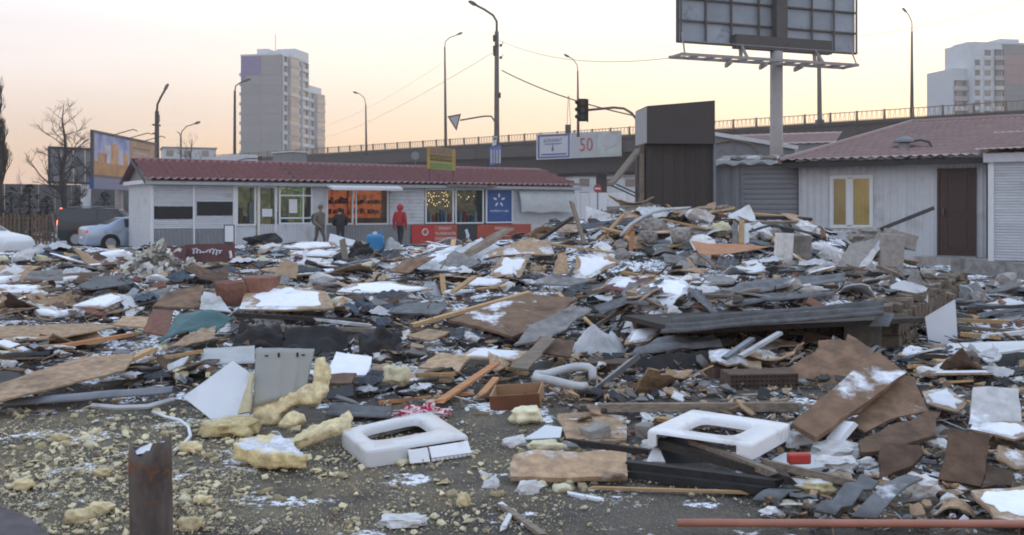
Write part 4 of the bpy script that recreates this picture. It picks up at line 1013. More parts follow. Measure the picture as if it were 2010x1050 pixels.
bare_tree('small bare sapling left of the bare tree', 42, 470, 330, 58, 1.0, 12, .8, 3, tr=.07, n0=8)
bare_tree('bare bushy treetop behind the red roof below the double lamp', 376, 470, 272, 108, 3.0, 21, .9, 4, tr=.22, n0=14)
bare_tree('bare dark shrub tree beside the flyover pier', 1225, 420, 388, 60, .6, 30, .9, 3, tr=.06, n0=8)
LEAFD = M('dark_needles', (.022, .030, .020), .9, .4, 3, dirt=0, bump=0, ovar=.2)
def conifer(label, px, top, d, rad, seed):
    r = random.Random(seed); o = P(px, 470, d); o.z = -.2; ht = P(px, top, d).z + .2
    g = thing('conifer', label, 'tree', o); MB().tube([(0, 0, 0), (0, 0, ht * .9)], [.12, .03], 6).build('trunk', BARK, g); b = MB()
    for i in range(650):
        z = ht * (.05 + .95 * r.random() ** 1.25); q = rad * (1 - z / ht) ** .7 * (.35 + .65 * r.random()) + .03; a = r.random() * 6.28; c = Vector((math.cos(a) * q, math.sin(a) * q, z)); s = r.uniform(.10, .22)
        dv = Vector((math.cos(a), math.sin(a), r.uniform(-.5, .3))) * s; sv = Vector((-math.sin(a), math.cos(a), r.uniform(-.4, .4))) * s * .4
        b.add([c - dv * .4, c + sv, c + dv, c - sv], [(0, 1, 2, 3)])
    tag(b.build('crown', LEAFD, g, fix=False), kind='stuff')
for i, (px, top, d, rad) in enumerate(((-14, 372, 54, 1.6), (22, 366, 55, 1.5), (58, 362, 56, 1.5), (92, 385, 55, 1.1), (205, 376, 62, 1.3), (150, 388, 60, 1.1))):
    conifer('dark evergreen %s' % ('cut off by the left edge behind the fence', 'behind the left part of the picket fence', 'behind the middle of the picket fence', 'behind the right end of the picket fence', 'right of the white billboard column', 'left of the white billboard column')[i], px, top, d, rad, 40 + i)
q = Wall(-60, 80, 262, 88); g = q.root('boundary_wall', 'long dull grey wall behind the evergreens and cars', 'wall')
for i in range(10): MB().box(q.L * i / 10 + .03, q.L * (i + 1) / 10 - .03, 0, .2, -.5, q.z(100, 362)).build('wall_panel', M('dull_wall', (.11, .11, .12), .95, .1, 1.5, dirt=.3, bump=0), g)
q = Wall(-30, 48, 112, 50); g = q.root('picket_fence', 'brown wooden picket fence left of the dark van', 'fence')
PK = M('picket_wood', (.15, .105, .065), .9, .25, 5, dirt=.3, bump=.1, grain=(8, 8, 1), ovar=.3)
n = 18
for i in range(n):
    x = q.L * (i + .2) / n + .03 * math.sin(i * 7); h_ = 1.38 + .06 * math.sin(i * 3.7)
    MB().prism([Vector((x, 0, -.3)), Vector((x + .10, 0, -.3)), Vector((x + .10, 0, h_ - .05)), Vector((x + .05, 0, h_)), Vector((x, 0, h_ - .05))], (0, .025, 0)).build('picket', PK, g)
for z in (.15, 1.1): MB().box(-.2, q.L, .03, .075, z, z + .09).build('fence_rail', PK, g)
MB().beam((q.L + .05, -.1, -.3), (q.L - .25, -.02, 1.35), .12, .10).build('leaning_post', GREY, g)

# ================================================================ cars
SILV = M('silver_paint', (.38, .46, .57), .28, .03, 2, dirt=.1, dirtc=(.2, .2, .2), metal=.45, bump=0)
WHP = M('white_paint', (.58, .61, .64), .28, .03, 2, dirt=.1, dirtc=(.3, .3, .3), bump=0)
DKP = M('dark_paint', (.028, .030, .036), .3, .05, 2, dirt=.2, dirtc=(.05, .05, .05), bump=0)
CGL = M('car_glass', (.03, .035, .04), .08, .03, 2, dirt=0, bump=0); TYRE = M('tyre', (.015, .015, .015), .85, .1, 8, dirt=.2, bump=.1); RIM = M('rim', (.30, .31, .33), .35, .05, 5, dirt=.1, metal=.6, bump=0)
TAIL = EM('tail_light', (.75, .06, .04), .25); TAILON = EM('tail_light_lit', (1, .13, .05), 3.0); HEADL = M('headlight_lens', (.60, .64, .66), .1, .03, 3, dirt=0, bump=0)
def car(name, label, cat, pos, rz, st, W_, mat, wheels, wr, lights, wins):
    """st: stations along x: (x, z_under, z_belt, z_roof, half-width scale, roof width scale)."""
    g = thing(name, label, cat, pos, rz); b = MB(); vs = []; k = 8
    for (x, zu, zbelt, zr, ws, rs) in st:
        w = W_ / 2 * ws; ring = [(w * .93, zu), (w, zu + (zbelt - zu) * .45), (w * .985, zbelt), (w * rs, zr), (-w * rs, zr), (-w * .985, zbelt), (-w, zu + (zbelt - zu) * .45), (-w * .93, zu)]
        vs += [Vector((x, y, z)) for y, z in ring]
    n = len(st); fs = [(i * k + j, i * k + (j + 1) % k, (i + 1) * k + (j + 1) % k, (i + 1) * k + j) for i in range(n - 1) for j in range(k)] + [tuple(range(k)), tuple(range((n - 1) * k, n * k))]
    body = b.add(vs, fs).build('body', mat, g, smooth=False)
    bv = body.modifiers.new('bevel', 'BEVEL'); bv.width = .06; bv.segments = 3; bv.limit_method = 'ANGLE'; bv.angle_limit = R(18)
    for p in body.data.polygons: p.use_smooth = True
    for (i0, i1, lo, hi) in wins:      # side glass between stations, pushed 6 mm proud
        for sg in (1, -1):
            def sp(i, f):
                x, zu, zb_, zr, ws, rs = st[i]; w = W_ / 2 * ws; return Vector((x, sg * (w * (.985 + (rs - .985) * f) + .008), zb_ + (zr - zb_) * f))
            A, B_, C_, D_ = sp(i0, lo), sp(i1, lo), sp(i1, hi), sp(i0, hi)
            mid = (A + B_ + C_ + D_) / 4; q = [mid + (p - mid) * .9 for p in (A, B_, C_, D_)]
            MB().prism([p + Vector((0, sg * .004, 0)) for p in q], (0, -sg * .006, 0)).build('window', CGL, g)
    # end screens
    for i0, i1 in ((wins[0][0] - 1, wins[0][0]), (wins[-1][1], wins[-1][1] + 1)):
        if i0 < 0 or i1 >= n: continue
        a, c = st[i0], st[i1]
        wa, wc = W_ / 2 * a[4] * a[5] * .86, W_ / 2 * c[4] * c[5] * .86
        sl_ = Vector((c[0] - a[0], 0, c[3] - a[3])); nn = Vector((-sl_.z, 0, sl_.x)).normalized() * .012
        pa, pc = Vector((a[0], 0, a[3])).lerp(Vector((c[0], 0, c[3])), .1), Vector((a[0], 0, a[3])).lerp(Vector((c[0], 0, c[3])), .9)
        MB().prism([pa + Vector((0, wa, 0)) + nn, pa - Vector((0, wa, 0)) + nn, pc - Vector((0, wc, 0)) + nn, pc + Vector((0, wc, 0)) + nn], -nn * .5).build('windscreen', CGL, g)
    for x in wheels:
        for sg in (1, -1):
            y = sg * (W_ / 2 - .10)
            MB().tube([(x, y - sg * .1, wr), (x, y + sg * .1, wr)], wr + .07, 20).build('wheel_arch', BLACK, g)
            t = MB().tube([(x, y - sg * .08, wr), (x, y + sg * .125, wr)], wr, 20).build('wheel', TYRE, g)
            MB().tube([(x, y + sg * .11, wr), (x, y + sg * .13, wr)], wr * .66, 16).build('rim', RIM, t)
    for nm, m_, c, s in lights:
        MB().add([Vector((v.x * s[0], v.y * s[1], v.z * s[2])) + Vector(c) for v in ICO2[0]], ICO2[1]).build(nm, m_, g, smooth=True)
    return g
# silver saloon, tail to us, heading right behind the kiosk (front = +x)
sedan = [(-2.25, .30, .72, .95, .86, .92), (-2.15, .24, .80, 1.04, .94, .86), (-1.45, .22, .90, 1.09, 1, .82), (-.75, .2, .92, 1.42, 1, .72), (.25, .2, .92, 1.46, 1, .74), (.55, .2, .91, 1.42, 1, .74), (1.25, .2, .88, 1.0, 1, .84), (2.05, .22, .78, .86, .94, .84), (2.25, .3, .62, .7, .84, .86)]
y_ = 43.2
c = car('silver_car', 'silver saloon car half hidden behind the left end of the kiosk', 'car', (P(262, 470, y_).x + .05, y_ + .2, -.19), R(36), sedan, 1.78, SILV, (-1.3, 1.35), .33,
    [('tail_light', TAIL, (-2.19, .62, .82), (.08, .20, .09)), ('tail_light', TAIL, (-2.19, -.62, .82), (.08, .20, .09))], [(3, 4, .12, .9), (4, 5, .12, .9)])
MB().box(-2.29, -2.26, -.26, .26, .52, .63).build('number_plate', WPR, c)
# white car nose at the left edge, heading right
c = car('white_car', 'pale silver-white car nose cut off by the left edge', 'car', (P(60, 470, 34).x - 2.40, 34.2, -.20), R(-12), sedan, 1.78, WHP, (-1.3, 1.35), .33,
    [('headlight', HEADL, (2.12, .58, .66), (.12, .2, .09)), ('headlight', HEADL, (2.12, -.58, .66), (.12, .2, .09))], [(3, 4, .12, .9), (4, 5, .12, .9)])
MB().add([(1.55, -.9, .98), (1.4, -1.05, .98), (1.4, -1.05, 1.12), (1.55, -.9, 1.12)], [(0, 1, 2, 3)]).build('wing_mirror', WHP, c)
suv = [(-2.2, .45, 1.0, 1.70, .95, .80), (-2.12, .35, 1.05, 1.80, 1, .80), (-.4, .32, 1.05, 1.84, 1, .80), (.5, .32, 1.05, 1.78, 1, .78), (1.1, .32, 1.0, 1.15, 1, .86), (2.1, .34, .92, 1.0, .95, .86), (2.25, .4, .7, .8, .86, .9)]
y_ = 47
c = car('dark_van', 'dark van with lit red tail lights parked beside the picket fence', 'van', (P(178, 470, y_).x + .55, y_ + .9, -.19), R(12), suv, 1.85, DKP, (-1.35, 1.35), .36,
    [('tail_light', TAILON, (-2.17, -.72, 1.12), (.07, .12, .20)), ('tail_light', TAILON, (-2.17, .72, 1.12), (.07, .12, .20)), ('brake_light', TAILON, (-2.2, -.05, 1.79), (.06, .16, .05))], [(1, 2, .12, .9), (2, 3, .12, .9)])
MB().tube([(-2.38, .1, .95), (-2.22, .1, .95)], .34, 18).build('spare_wheel_cover', WHP, c)
for sg in (1, -1): MB().tube([(-1.8, sg * .62, 1.88), (.2, sg * .62, 1.91)], .02, 6).build('roof_rail', RIM, c)
MB().box(-2.3, -2.18, -.85, .85, .42, .62).build('bumper', PLASTIC, c)

# ================================================================ people
SKIN = M('skin', (.36, .22, .16), .7, .05, 5, dirt=0, bump=0)
def skinmesh(chain, mat, name, parent, sub=2, mats=None, pick=None):
    """chain: list of (index, parent index, xyz, radius)."""
    vs = [c[1] for c in chain]; ed = [(i, c[0]) for i, c in enumerate(chain) if c[0] is not None]
    m = bpy.data.meshes.new('b'); m.from_pydata(vs, ed, []); o = bpy.data.objects.new('b', m); COL.objects.link(o)
    o.modifiers.new('s', 'SKIN'); sv = m.skin_vertices[0].data
    for i, c in enumerate(chain):
        r_ = c[2]; sv[i].radius = r_ if isinstance(r_, tuple) else (r_, r_)
    sv[0].use_root = True
    o.modifiers.new('u', 'SUBSURF').levels = sub
    m2 = bpy.data.meshes.new_from_object(o.evaluated_get(bpy.context.evaluated_depsgraph_get()))
    bpy.data.objects.remove(o)
    m2.materials.clear()
    for x in (mats or [mat]): m2.materials.append(x)
    for p in m2.polygons:
        p.use_smooth = True
        if pick: p.material_index = pick(p.center)
    return link(name, m2, parent)
def person(label, pos, rz, coat, trousers, pose, hood=None, hair=None, scale=1.0):
    g = thing('person', label, 'person', pos, rz); g.scale = (scale,) * 3
    L, Rr = pose.get('l', {}), pose.get('r', {})
    lean = pose.get('lean', 0)
    def A(x, y, z): return (x, y - lean * max(0, z - .95), z)
    ch = [(None, (0, 0, .95), (.16, .12)), (0, A(0, 0, 1.15), (.16, .12)), (1, A(0, 0, 1.36), (.19, .12)), (2, A(0, 0, 1.47), .075), (3, A(0, -.01, 1.53), .06)]
    n = len(ch)
    ch += [(4, A(0, -.02, 1.63), (.085, .095)), (5, A(0, -.01, 1.71), (.07, .08))]
    for sg, q in ((1, L), (-1, Rr)):
        i = len(ch); hand = q.get('hand', (sg * .27, -.02, .80)); elb = q.get('elbow', (sg * .27, .04, 1.08))
        ch += [(2, A(sg * .19, 0, 1.40), .075), (i, A(*elb), .055), (i + 1, A(*hand), .04)]
        h0 = len(ch) - 1; hx = Vector(A(*hand)); dv = (hx - Vector(A(*elb))).normalized()
        sd_ = dv.cross(Vector((0, 1, 0))).normalized() if abs(dv.y) < .9 else Vector((1, 0, 0))
        ch += [(h0, tuple(hx + dv * .07), (.042, .02))]
        for f in range(4): ch += [(h0 + 1, tuple(hx + dv * (.15 + .01 * (f in (1, 2))) + sd_ * (.028 - .018 * f)), .009)]
        ch += [(h0, tuple(hx + dv * .07 + sd_ * .05), .010)]
        i = len(ch); ft = q.get('foot', (sg * .10, 0, .06)); kn = q.get('knee', (sg * .10, -.02, .50))
        ch += [(0, (sg * .095, 0, .88), .10), (i, kn, .068), (i + 1, ft, .048), (i + 2, (ft[0], ft[1] - .16, ft[2] - .03), (.045, .035))]
    def pick(c):
        if c.z > 1.50: return 2
        if c.z < .14: return 3
        return 0 if c.z > .88 or abs(c.x) > .23 else 1
    skinmesh(ch, None, 'body', g, 2, [coat, trousers, SKIN, BLACK], pick)
    # a loose jacket over the torso and arms
    jc = [(None, A(0, 0, .84), (.21, .155)), (0, A(0, 0, 1.1), (.20, .155)), (1, A(0, 0, 1.34), (.215, .15)), (2, A(0, 0, 1.46), (.11, .10))]
    for sg, q in ((1, L), (-1, Rr)):
        i = len(jc); hand = q.get('hand', (sg * .27, -.02, .80)); elb = q.get('elbow', (sg * .27, .04, 1.08))
        jc += [(2, A(sg * .20, 0, 1.39), .095), (i, A(*elb), .078), (i + 1, A(*[elb[j] + (hand[j] - elb[j]) * .95 for j in range(3)]), .062)]
    skinmesh(jc, coat, 'jacket', g, 2)
    hc = Vector(A(0, -.01, 1.64))
    if hood:
        MB().add([Vector((v.x * .135, v.y * .145 + .02, v.z * .155)) * (1 + .06 * noise.noise(v * 3)) + hc for v in ICO3[0]], [f for f in ICO3[1] if not all(ICO3[0][i].y < -.72 for i in f)]).build('hood', hood, g, smooth=True)
        MB().tube([hc + Vector((.10 * math.cos(a), -.10, .12 * math.sin(a))) for a in [i * math.pi / 8 for i in range(17)]], .022, 6, False).build('hood_trim', hood, g, smooth=True)
    if hair:
        MB().add([Vector((v.x * .098, v.y * .112 + .012, v.z * .115 + .02)) + hc for v in ICO2[0]], [f for f in ICO2[1] if not all(ICO2[0][i].y < -.35 and ICO2[0][i].z < .45 for i in f)]).build('hair', hair, g, smooth=True)
    # face
    for sg in (1, -1):
        MB().add([v * .012 + hc + Vector((sg * .034, -.108, .01)) for v in ICO1[0]], ICO1[1]).build('eye', BLACK, g)
        MB().add([Vector((v.x * .012, v.y * .022, v.z * .032)) + hc + Vector((sg * .088, 0, -.005)) for v in ICO1[0]], ICO1[1]).build('ear', SKIN, g)
    MB().add([Vector((v.x * .014, v.y * .022, v.z * .024)) + hc + Vector((0, -.115, -.02)) for v in ICO1[0]], ICO1[1]).build('nose', SKIN, g)
    return g
REDC = M('red_coat', (.36, .028, .035), .85, .12, 9, dirt=.1, dirtc=(.2, .02, .025), bump=.3)
BEIC = M('beige_coat', (.17, .145, .115), .9, .12, 9, dirt=.15, bump=.2); DKC = M('dark_coat', (.018, .016, .017), .9, .1, 9, dirt=0, bump=.2)
TRO = M('dark_trousers', (.03, .03, .034), .9, .1, 9, dirt=0, bump=.2); TROB = M('brown_trousers', (.10, .085, .075), .9, .1, 9, dirt=.1, bump=.2)
HAIR = M('brown_hair', (.06, .035, .02), .8, .2, 9, dirt=0, bump=.2); KNIT = M('tan_knit_hat', (.12, .085, .055), .95, .2, 9, dirt=0, bump=.3)
pp = P(785, 470, 42.6)
person('person in a red hooded jacket walking past the orange-lit shop', (pp.x, 42.6, .02), R(165), REDC, TRO, {'l': {'foot': (.10, -.14, .06), 'knee': (.10, -.16, .5)}, 'r': {'foot': (-.10, .16, .08), 'knee': (-.10, -.02, .5)}}, hood=REDC)
pp = P(626, 470, 39.6)
g = person('person in a beige coat with a dark backpack beside the shop window', (pp.x, 39.6, .0), R(60), BEIC, TROB, {'lean': .12, 'l': {'foot': (.10, -.24, .06), 'knee': (.10, -.18, .5)}, 'r': {'foot': (-.10, .22, .08), 'knee': (-.10, .04, .5), 'hand': (-.24, -.22, .92)}}, hair=KNIT)
bk = tag(MB().add([Vector((v.x * .17, max(v.y, -.5) * .15, v.z * .25)) for v in ICO2[0]], ICO2[1]).build('backpack', M('dark_backpack', (.025, .035, .055), .8, .1, 8, dirt=0, bump=.1), None, (0, 0, 0), None, True), 'dark blue backpack on the back of the person in beige', 'backpack')
bk.location = Vector((pp.x, 39.6, 0)) + Matrix.Rotation(R(60), 3, 'Z') @ Vector((0, .25 - .04, 1.18)); bk.rotation_euler = (R(-6), 0, R(60))
pp = P(667, 470, 41.6)
person('person in black stooping at the orange-lit shop window', (pp.x, 41.75, -.12), R(196), DKC, TRO, {'lean': .42, 'l': {'hand': (.16, -.42, 1.05), 'elbow': (.28, -.12, 1.08)}, 'r': {'hand': (-.16, -.42, 1.05), 'elbow': (-.28, -.12, 1.08)}}, hair=DKC)
# ================================================================ demolition debris: builders
PROT = []          # outlines in the photograph that loose scatter must not cover
LAND = []          # (phrase, pixel) landmarks for the labels of the scatter
def plane_pts(pts, tilt, roll, lift, d, yaw=0):
    lo = max(pts, key=lambda p: p[1])
    a = P(lo[0], lo[1], d) if d else T(lo[0], lo[1], lift)
    n = Vector((0, -math.sin(R(tilt)), math.cos(R(tilt))))
    n = Matrix.Rotation(R(yaw), 3, 'Z') @ (Matrix.Rotation(R(roll), 3, 'Y') @ n)
    o = Vector((0, 0, CAMH)); res = []
    for p in pts:
        r = ray(*p); den = r.dot(n); t = (a - o).dot(n) / den if abs(den) > 1e-4 else a.y
        if t < a.y * .55 or t > a.y * 1.9 + 2: t = max(a.y * .7, min(a.y * 1.35, t)) if t > 0 else a.y * 1.35
        res.append(o + r * t)
    return res, n
def finish(o, label, cat, pts, land=None, group=None):
    tag(o, label, cat, group); PROT.append([(p[0], p[1]) for p in pts])
    if land:
        LAND.append((land, (sum(p[0] for p in pts) / len(pts), sum(p[1] for p in pts) / len(pts))))
    return o
def jagged(pts3, n, jag, seed):
    r = random.Random(seed); out_ = []
    for i, p in enumerate(pts3):
        q = pts3[(i + 1) % len(pts3)]; e = q - p; L = e.length
        k = max(1, min(14, int(L / .09))) if jag else 1; s = e.cross(n).normalized()
        for j in range(k):
            f = j / k; a = 0 if j == 0 else r.gauss(0, jag)
            out_.append(p + e * f + s * a)
    return out_
def sheet(name, label, cat, pts, mat, tilt=8, roll=0, lift=.04, th=.018, jag=0.0, d=None, land=None, yaw=0):
    p3, n = plane_pts(pts, tilt, roll, lift, d, yaw)
    p3 = jagged(p3, n, jag, hash((label, len(label))) % 9999 if False else len(label) * 7 + int(pts[0][0]))
    c = sum(p3, Vector()) / len(p3)
    o = MB().prism([p - c for p in p3], -n * th).build(name, mat, None, c)
    if mat in (FIBRE_S, LINO): snow_cover(o, [p - c for p in plane_pts(pts, tilt, roll, lift, d, yaw)[0]], n, .004 + .0007 * c.y, int(pts[0][0]), .74 if mat is FIBRE_S else .5)
    return finish(o, label, cat, pts, land)
def snow_cover(par, outline, n, th=.022, seed=0, cover=.8):
    """A soft-rimmed patch of lying snow on a planar piece; outline in the piece's own space."""
    c = sum(outline, Vector()) / len(outline); r = random.Random(seed); sh = Vector((r.uniform(-.12, .12), r.uniform(-.12, .12), 0)); sh -= n * sh.dot(n)
    pts = []; m_ = len(outline)
    for i in range(m_):
        for k_ in range(6): pts.append(outline[i].lerp(outline[(i + 1) % m_], k_ / 6))
    L = len(pts); rings_ = []
    for f_, h_ in ((1, 0), (.97, .6), (.90, 1), (.5, 1.1)):
        rings_.append([c + (p - c) * cover * f_ * (1 + .42 * noise.noise(Vector((math.cos(6.283 * i / L) * 2.2, math.sin(6.283 * i / L) * 2.2, seed))) * (1 if f_ > .6 else .6)) + n * (.002 + th * h_ * (1 + .3 * noise.noise(p * 9))) for i, p in enumerate(pts)])
    vs = [p for q in rings_ for p in q] + [c + n * th * 1.15]; fs = [(k_ * L + i, k_ * L + (i + 1) % L, (k_ + 1) * L + (i + 1) % L, (k_ + 1) * L + i) for k_ in range(3) for i in range(L)] + [(3 * L + i, 3 * L + (i + 1) % L, 4 * L) for i in range(L)]
    return MB().add(vs, fs).build('snow_cover', SNOWM, par, smooth=True)
def gsheet(name, label, cat, q, mat, tilt=8, roll=0, lift=.05, th=.012, bend=0, ribs=0, ramp=.02, wob=.0, jag=0, nu=24, nv=8, d=None, land=None, yaw=0, across=False, curl=0):
    """Four pixel corners near-left, near-right, far-right, far-left; ribs run along u unless across."""
    p3, n = plane_pts(q, tilt, roll, lift, d, yaw); A, B_, C_, D_ = p3; c = sum(p3, Vector()) / 4; sd = q[0][0] * .37
    def f(u, v):
        p = (A * (1 - u) + B_ * u) * (1 - v) + (D_ * (1 - u) + C_ * u) * v
        w = u if across else v
        h = bend * math.sin(math.pi * u) + curl * (u if across else v) ** 3
        if ribs: h += ramp * math.sin(2 * math.pi * ribs * w)
        if wob: h += wob * noise.noise(Vector((u * 4 + sd, v * 4, sd)))
        if jag:
            e = jag * noise.noise(Vector((u * 11, v * 11, sd)))
            p = p + (D_ - A).normalized() * (e if v in (0, 1) else 0) + (B_ - A).normalized() * (e if u in (0, 1) else 0)
        return p + n * h - c
    b = MB().grid(f, nu, nv); m = b.build(name, mat, None, c, None, True, False)
    so_ = m.modifiers.new('t', 'SOLIDIFY'); so_.thickness = th; so_.offset = -1
    return finish(m, label, cat, q, land)
def bar(name, label, cat, a, b, wpx, mat, h=.03, la=.03, lb=None, da=None, db=None, land=None, round_=False, spl=True, parent=None):
    pa = P(*a, da) if da else T(*a, la)
    if db: pb = P(*b, db)
    else: pb = T(*b, la if lb is None else lb)
    w = wpx / F * (pa.y + pb.y) / 2; c = (pa + pb) / 2
    m = MB()
    if round_: m.tube([pa - c, pb - c], w / 2, 12)
    else: m.beam(pa - c, pb - c, w, h)
    if spl and not round_:
        for i in range(4): m.v[i] += (pa - pb).normalized() * rnd.uniform(-.03, .05)
        for i in range(4, 8): m.v[i] += (pb - pa).normalized() * rnd.uniform(-.03, .05)
    o = m.build(name, mat, None, c)
    wx = max(3, wpx / 2)
    return finish(o, label, cat, [(a[0] - wx, a[1] - wx), (b[0] - wx, b[1] - wx), (b[0] + wx, b[1] + wx), (a[0] + wx, a[1] + wx)], land)
def lump(name, label, cat, box, mat, lift=0, depth=.8, rough=.34, seed=1, d=None, fr=2.1, land=None, flat=False, rot=0):
    x0, y0, x1, y1 = box; a = P((x0 + x1) / 2, y1, d) if d else T((x0 + x1) / 2, y1 - (y1 - y0) * .1, lift)
    s = a.y / F; rx, rz_ = (x1 - x0) / 2 * s, (y1 - y0) / 2 * s; ry = rx * depth
    if flat: rz_ *= .65
    if mat in (FOAM, FOAMS, FOAML): rz_ *= .85
    c = a + Vector((0, ry * .8, rz_ * .95)); vs = []
    for v in ICO3[0]:
        k_ = 1 + rough * (noise.noise(v * fr + Vector((seed, 0, 0))) * 1.4 + .6 * noise.noise(v * fr * 3 + Vector((0, seed, 0))))
        k_ += .20 * noise.noise(v * fr * 4 + Vector((seed, seed, 0)))
        p = Vector((math.copysign(abs(v.x) ** .75, v.x) * rx, math.copysign(abs(v.y) ** .75, v.y) * ry, math.copysign(abs(v.z) ** (.6 if flat else .8), v.z) * rz_)) * k_
        if rot: p = Matrix.Rotation(R(rot), 3, 'Y') @ p
        vs.append(p)
    o = MB().add(vs, ICO3[1]).build(name, mat, None, c, None, mat in (FOAM, FOAMS, FOAML))
    return finish(o, label, cat, [(x0, y0), (x1, y0), (x1, y1), (x0, y1)], land)
def block(name, label, cat, a, w, h, dep, mat, rz=0, rx=0, ry=0, lift=0, d=None, holes=False, land=None, chip=.015):
    """A block standing on pixel a (its front lower middle), metres."""
    p = P(*a, d) if d else T(*a, lift)
    m = MB(); vs, fs = [], []
    N = 3; b = bmesh.new(); bmesh.ops.create_cube(b, size=1); bmesh.ops.subdivide_edges(b, edges=b.edges, cuts=2, use_grid_fill=True)
    for v in b.verts:
        k_ = noise.noise(v.co * 3 + Vector((a[0], a[1], 0))) * chip * 2; v.co = Vector((v.co.x * w, v.co.y * dep, v.co.z * h)) * (1 + k_ / max(w, h)) + Vector((0, dep / 2, h / 2))
    me_ = bpy.data.meshes.new('m'); b.to_mesh(me_); b.free(); me_.materials.append(mat)
    o = link(name, me_, None, p, (R(rx), R(ry), R(rz)))
    bv = o.modifiers.new('b', 'BEVEL'); bv.width = .006; bv.segments = 1; bv.limit_method = 'ANGLE'; bv.angle_limit = R(35)
    if holes:
        hb = MB(); nx_ = int(w / .035); nz = int(h / .035)
        hm = MB().box(-.009, .009, -.004, .002, -.009, .009); hmm = me(hm.v, hm.f, BLACK)
        for i in range(nx_):
            for j in range(nz): share('cell', hmm, o, (-w / 2 + (i + .5) * w / nx_, -.004, (j + .5) * h / nz))
    s = F / p.y; pts = [(a[0] - w / 2 * s, a[1] - h * s), (a[0] + w / 2 * s, a[1] - h * s), (a[0] + w / 2 * s, a[1]), (a[0] - w / 2 * s, a[1])]
    return finish(o, label, cat, pts, land)

ICO4 = ico(4)
def crumple(c, rx, ry, rz_, seed, mat, name, fold=1.0):
    """Creased film: ridged folds at several scales, flat facets left sharp."""
    vs = []
    for v in ICO4[0]:
        o_ = Vector((seed * 3.1, seed, 0)); k_ = 1.0
        for f_, a_ in ((1.6, .55), (3.4, .38), (7.0, .2)): k_ -= fold * a_ * (1 - 2.2 * abs(noise.noise(v * f_ + o_))) * .55
        w = noise.noise(v * 1.1 + o_ * 2)
        p = Vector((v.x * rx * (1 + .5 * w), v.y * ry, max(v.z, -.55) * rz_ * (1 - .4 * w))) * max(.25, k_)
        vs.append(p)
    return MB().add(vs, ICO4[1]).build(name, mat, None, c, None, False)
# ================================================================ foreground: post, basins, fridge panel
o = P(300, 1050, 4.15); o.z = -.1
g = thing('rusty_post', 'short rusty steel pipe post cut off with a ragged top in the foreground', 'post', o, 0)
RUST = M('rusty_pipe', (.095, .080, .072), .7, .35, 16, dirt=.55, dirtc=(.05, .030, .022), bump=.5, spots=((.16, .068, .038), 8, .56), grain=(1, 1, .35), ovar=0, dscale=5)
rr, n = .0865, 40; ztop = P(300, 882, 4.15).z + .1; vs = []; fs = []
for z in range(13):
    for i in range(n):
        a = 2 * math.pi * i / n; t = z / 12; top = ztop + .035 * noise.noise(Vector((math.cos(a) * 2, math.sin(a) * 2, 2))) + (.045 if -.6 < math.sin(a * 1 + .9) - .4 < .6 and math.cos(a) > .2 else 0)
        vs.append(Vector((math.cos(a) * rr * (1 + .012 * math.sin(3 * a + z)) - .012 * t, math.sin(a) * rr, top * t)))
vs += [v * 1 for v in vs[-n:]]; m0 = len(vs) - n
for k_ in range(n): vs[m0 + k_] = Vector((vs[m0 + k_].x * .91, vs[m0 + k_].y * .91, vs[m0 + k_].z))
vs += [Vector((v.x, v.y, v.z - .3)) for v in vs[-n:]]
for z in range(14):
    for i in range(n): fs.append((z * n + i, z * n + (i + 1) % n, (z + 1) * n + (i + 1) % n, (z + 1) * n + i))
MB().add(vs, fs).build('pipe', RUST, g, smooth=True)
a0 = Vector((-.03, .02, ztop - .01))
MB().add([a0 + Vector(p) for p in ((-.055, -.05, -.01), (.05, -.06, .012), (.06, .05, .03), (-.04, .06, .012))], [(0, 1, 2, 3)]).build('bent_flap', WHITE, g)
PROT.append([(255, 868), (345, 868), (345, 1050), (255, 1050)]); LAND.append(('the rusty post', (300, 930)))

